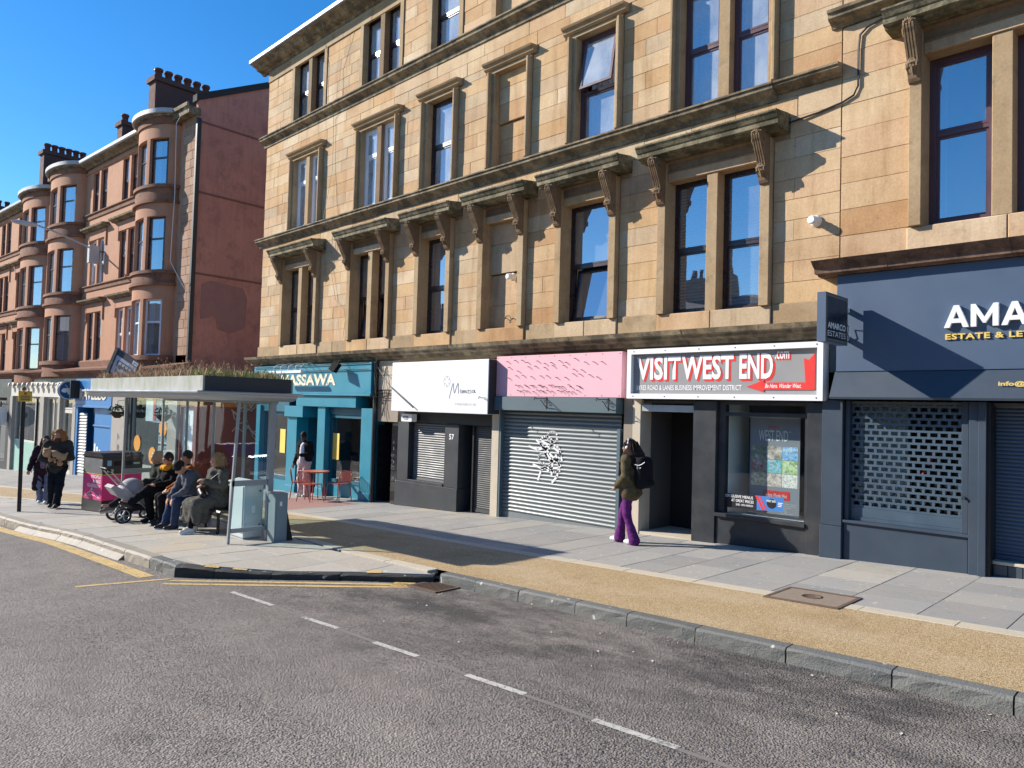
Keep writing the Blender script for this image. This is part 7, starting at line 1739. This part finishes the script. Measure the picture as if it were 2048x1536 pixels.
f = Field(.012); f.cap((0,-.055,1.36),(0,-.065,.98),.085,.10).cap((0,-.01,1.42),(0,-.03,1.36),.07); f.part('shirt', cloth('white_cotton', (.66,.67,.72)), t, noise=.003)
f = Field(.012); hair_cap(f, v, H, HR, (.083,.10,.10), .045, .02); f.part('hair', plain('black_curls', (.010,.009,.009), .8), t, noise=.004)
f = Field(.010); f.cap(H(-.05,-.06,-.09),H(.05,-.06,-.09),.028).ell(H(0,-.075,-.1),(.035,.028,.03),HR); f.part('beard', plain('black_curls', (0,0,0)), t)
legs(v, cloth('pale_pink_trousers', (.56,.45,.45)), t, (.105,.088,.08), flare=.095); shoes(v, M_white, t)
ph = thing('phone', 'dark phone held up by the standing cafe customer', 'phone', (-18.12,-.52,g(-18.1)), radians(18)); LOCAL_ROOTS.add(ph.name)
m = MB(); m.box(-.005,.075,-.40,-.25,1.165,1.175); m.build('case', M_black, ph); m = MB(); m.box(.0,.07,-.395,-.255,1.1755,1.178); m.build('screen', plain('dark_screen', (.02,.02,.03), .1), ph)
# 10 woman walking past the shutter with a backpack
J = dict(STAND, head=(0,-.03,1.63), knL=(.09,.0,.50), anL=(.09,.14,.10), knR=(-.09,-.17,.51), anR=(-.09,-.22,.09), elL=(.26,.04,1.14), wrL=(.22,-.13,.97), elR=(-.25,.02,1.14), wrR=(-.21,-.16,.98))
t, v, H, HR = person('person with long dark hair, olive jacket and flared purple trousers walking past the big shutter', (-6.93,-1.05,g(-6.9)), radians(-82), J, M_skin3, head=(.1,.25,0), scale=.955)
def ex(f):
    for x in (-.09,0,.09): f.cap((x,.01,1.02),(x*1.25,.03,.87),.135,.12,.06)
    f.cap((.12,-.12,1.0),(-.12,-.12,1.0),.075)
jacket(v, cloth('olive_jacket', (.105,.082,.045), .5), t, .140, (.075,.066,.054), hem=(0,.02,.88), hemr=.15, extra=ex, noise=.008)
f = Field(.012); hair_cap(f, v, H, HR, (.092,.112,.122), .02, .025); rr = random.Random(8)
for k in range(18):
    a = -1.9+3.8*k/17; p0 = H(.08*sin(a), .03+.075*cos(a), .0); e = p0+np.array((.07*sin(a), .10*cos(a)+.02, -.34-.05*rr.random())); f.path([p0, (p0+e)/2+np.array((.03*sin(a),.05*cos(a),.02)), e], [.05,.048,.018], .03)
Mh = plain('dark_brown_hair', (.028,.016,.015), .85, .5, 40, spec=.15); f.part('hair', Mh, t, noise=.008)
hair_strands('hair_locks', [(H(.085*sin(a), .03+.085*cos(a), .05), H(.13*sin(a), .05+.13*cos(a), -.10), H(.13*sin(a), .10+.12*cos(a), -.36)) for a in np.linspace(-2.1, 2.1, 14)], Mh, t, 170, .007, .022, 5)
f = Field(.010); f.path([H(.098,.0,.0), H(.098,.005,.06), H(.06,.01,.125), H(-.06,.01,.125), H(-.098,.005,.06), H(-.098,.0,.0)], [.009]*6); f.cap(H(.10,-.01,-.01), H(.115,-.01,-.01), .036); f.cap(H(-.10,-.01,-.01), H(-.115,-.01,-.01), .036); f.part('headphones', M_white, t)
legs(v, cloth('purple_corduroy', (.125,.026,.145), .5), t, (.098,.070,.066), flare=.098, stop=-.02); shoes(v, M_white, t)
bp = thing('backpack', 'black backpack with a white scribble logo on the back of the walker in purple trousers', 'backpack', (-6.93,-1.05,g(-6.9)), radians(-82)); LOCAL_ROOTS.add(bp.name); bp.scale = (.955,)*3
f = Field(.013)
for x in (-.11, .11): f.cap((x,.25,1.38),(x,.26,1.04),.095,.10,.05)
f.cap((0,.27,1.38),(0,.29,1.06),.105,.105,.05).cap((-.08,.35,1.04),(.08,.35,1.04),.055); f.part('bag', cloth('black_nylon', (.012,.013,.016), .3), bp)
f = Field(.012)
for x in (-.12,.12): f.path([(x,.20,1.44),(x*1.1,.02,1.51),(x*1.1,-.13,1.36),(x*1.1,-.14,1.16),(x*1.2,.05,1.02)], [.022]*5)
f.part('strap', cloth('grey_webbing', (.06,.065,.075)), bp)
m = MB(); m.tube([(.205,.18,1.35),(.207,.26,1.34),(.205,.31,1.36),(.195,.36,1.40)], .006, 4); m.tube([(.207,.23,1.34),(.209,.235,1.28)], .006, 4); m.tube([(.209,.26,1.31),(.209,.28,1.29),(.208,.30,1.31)], .005, 4); m.build('scribble_logo', M_print, bp, kind='stuff')
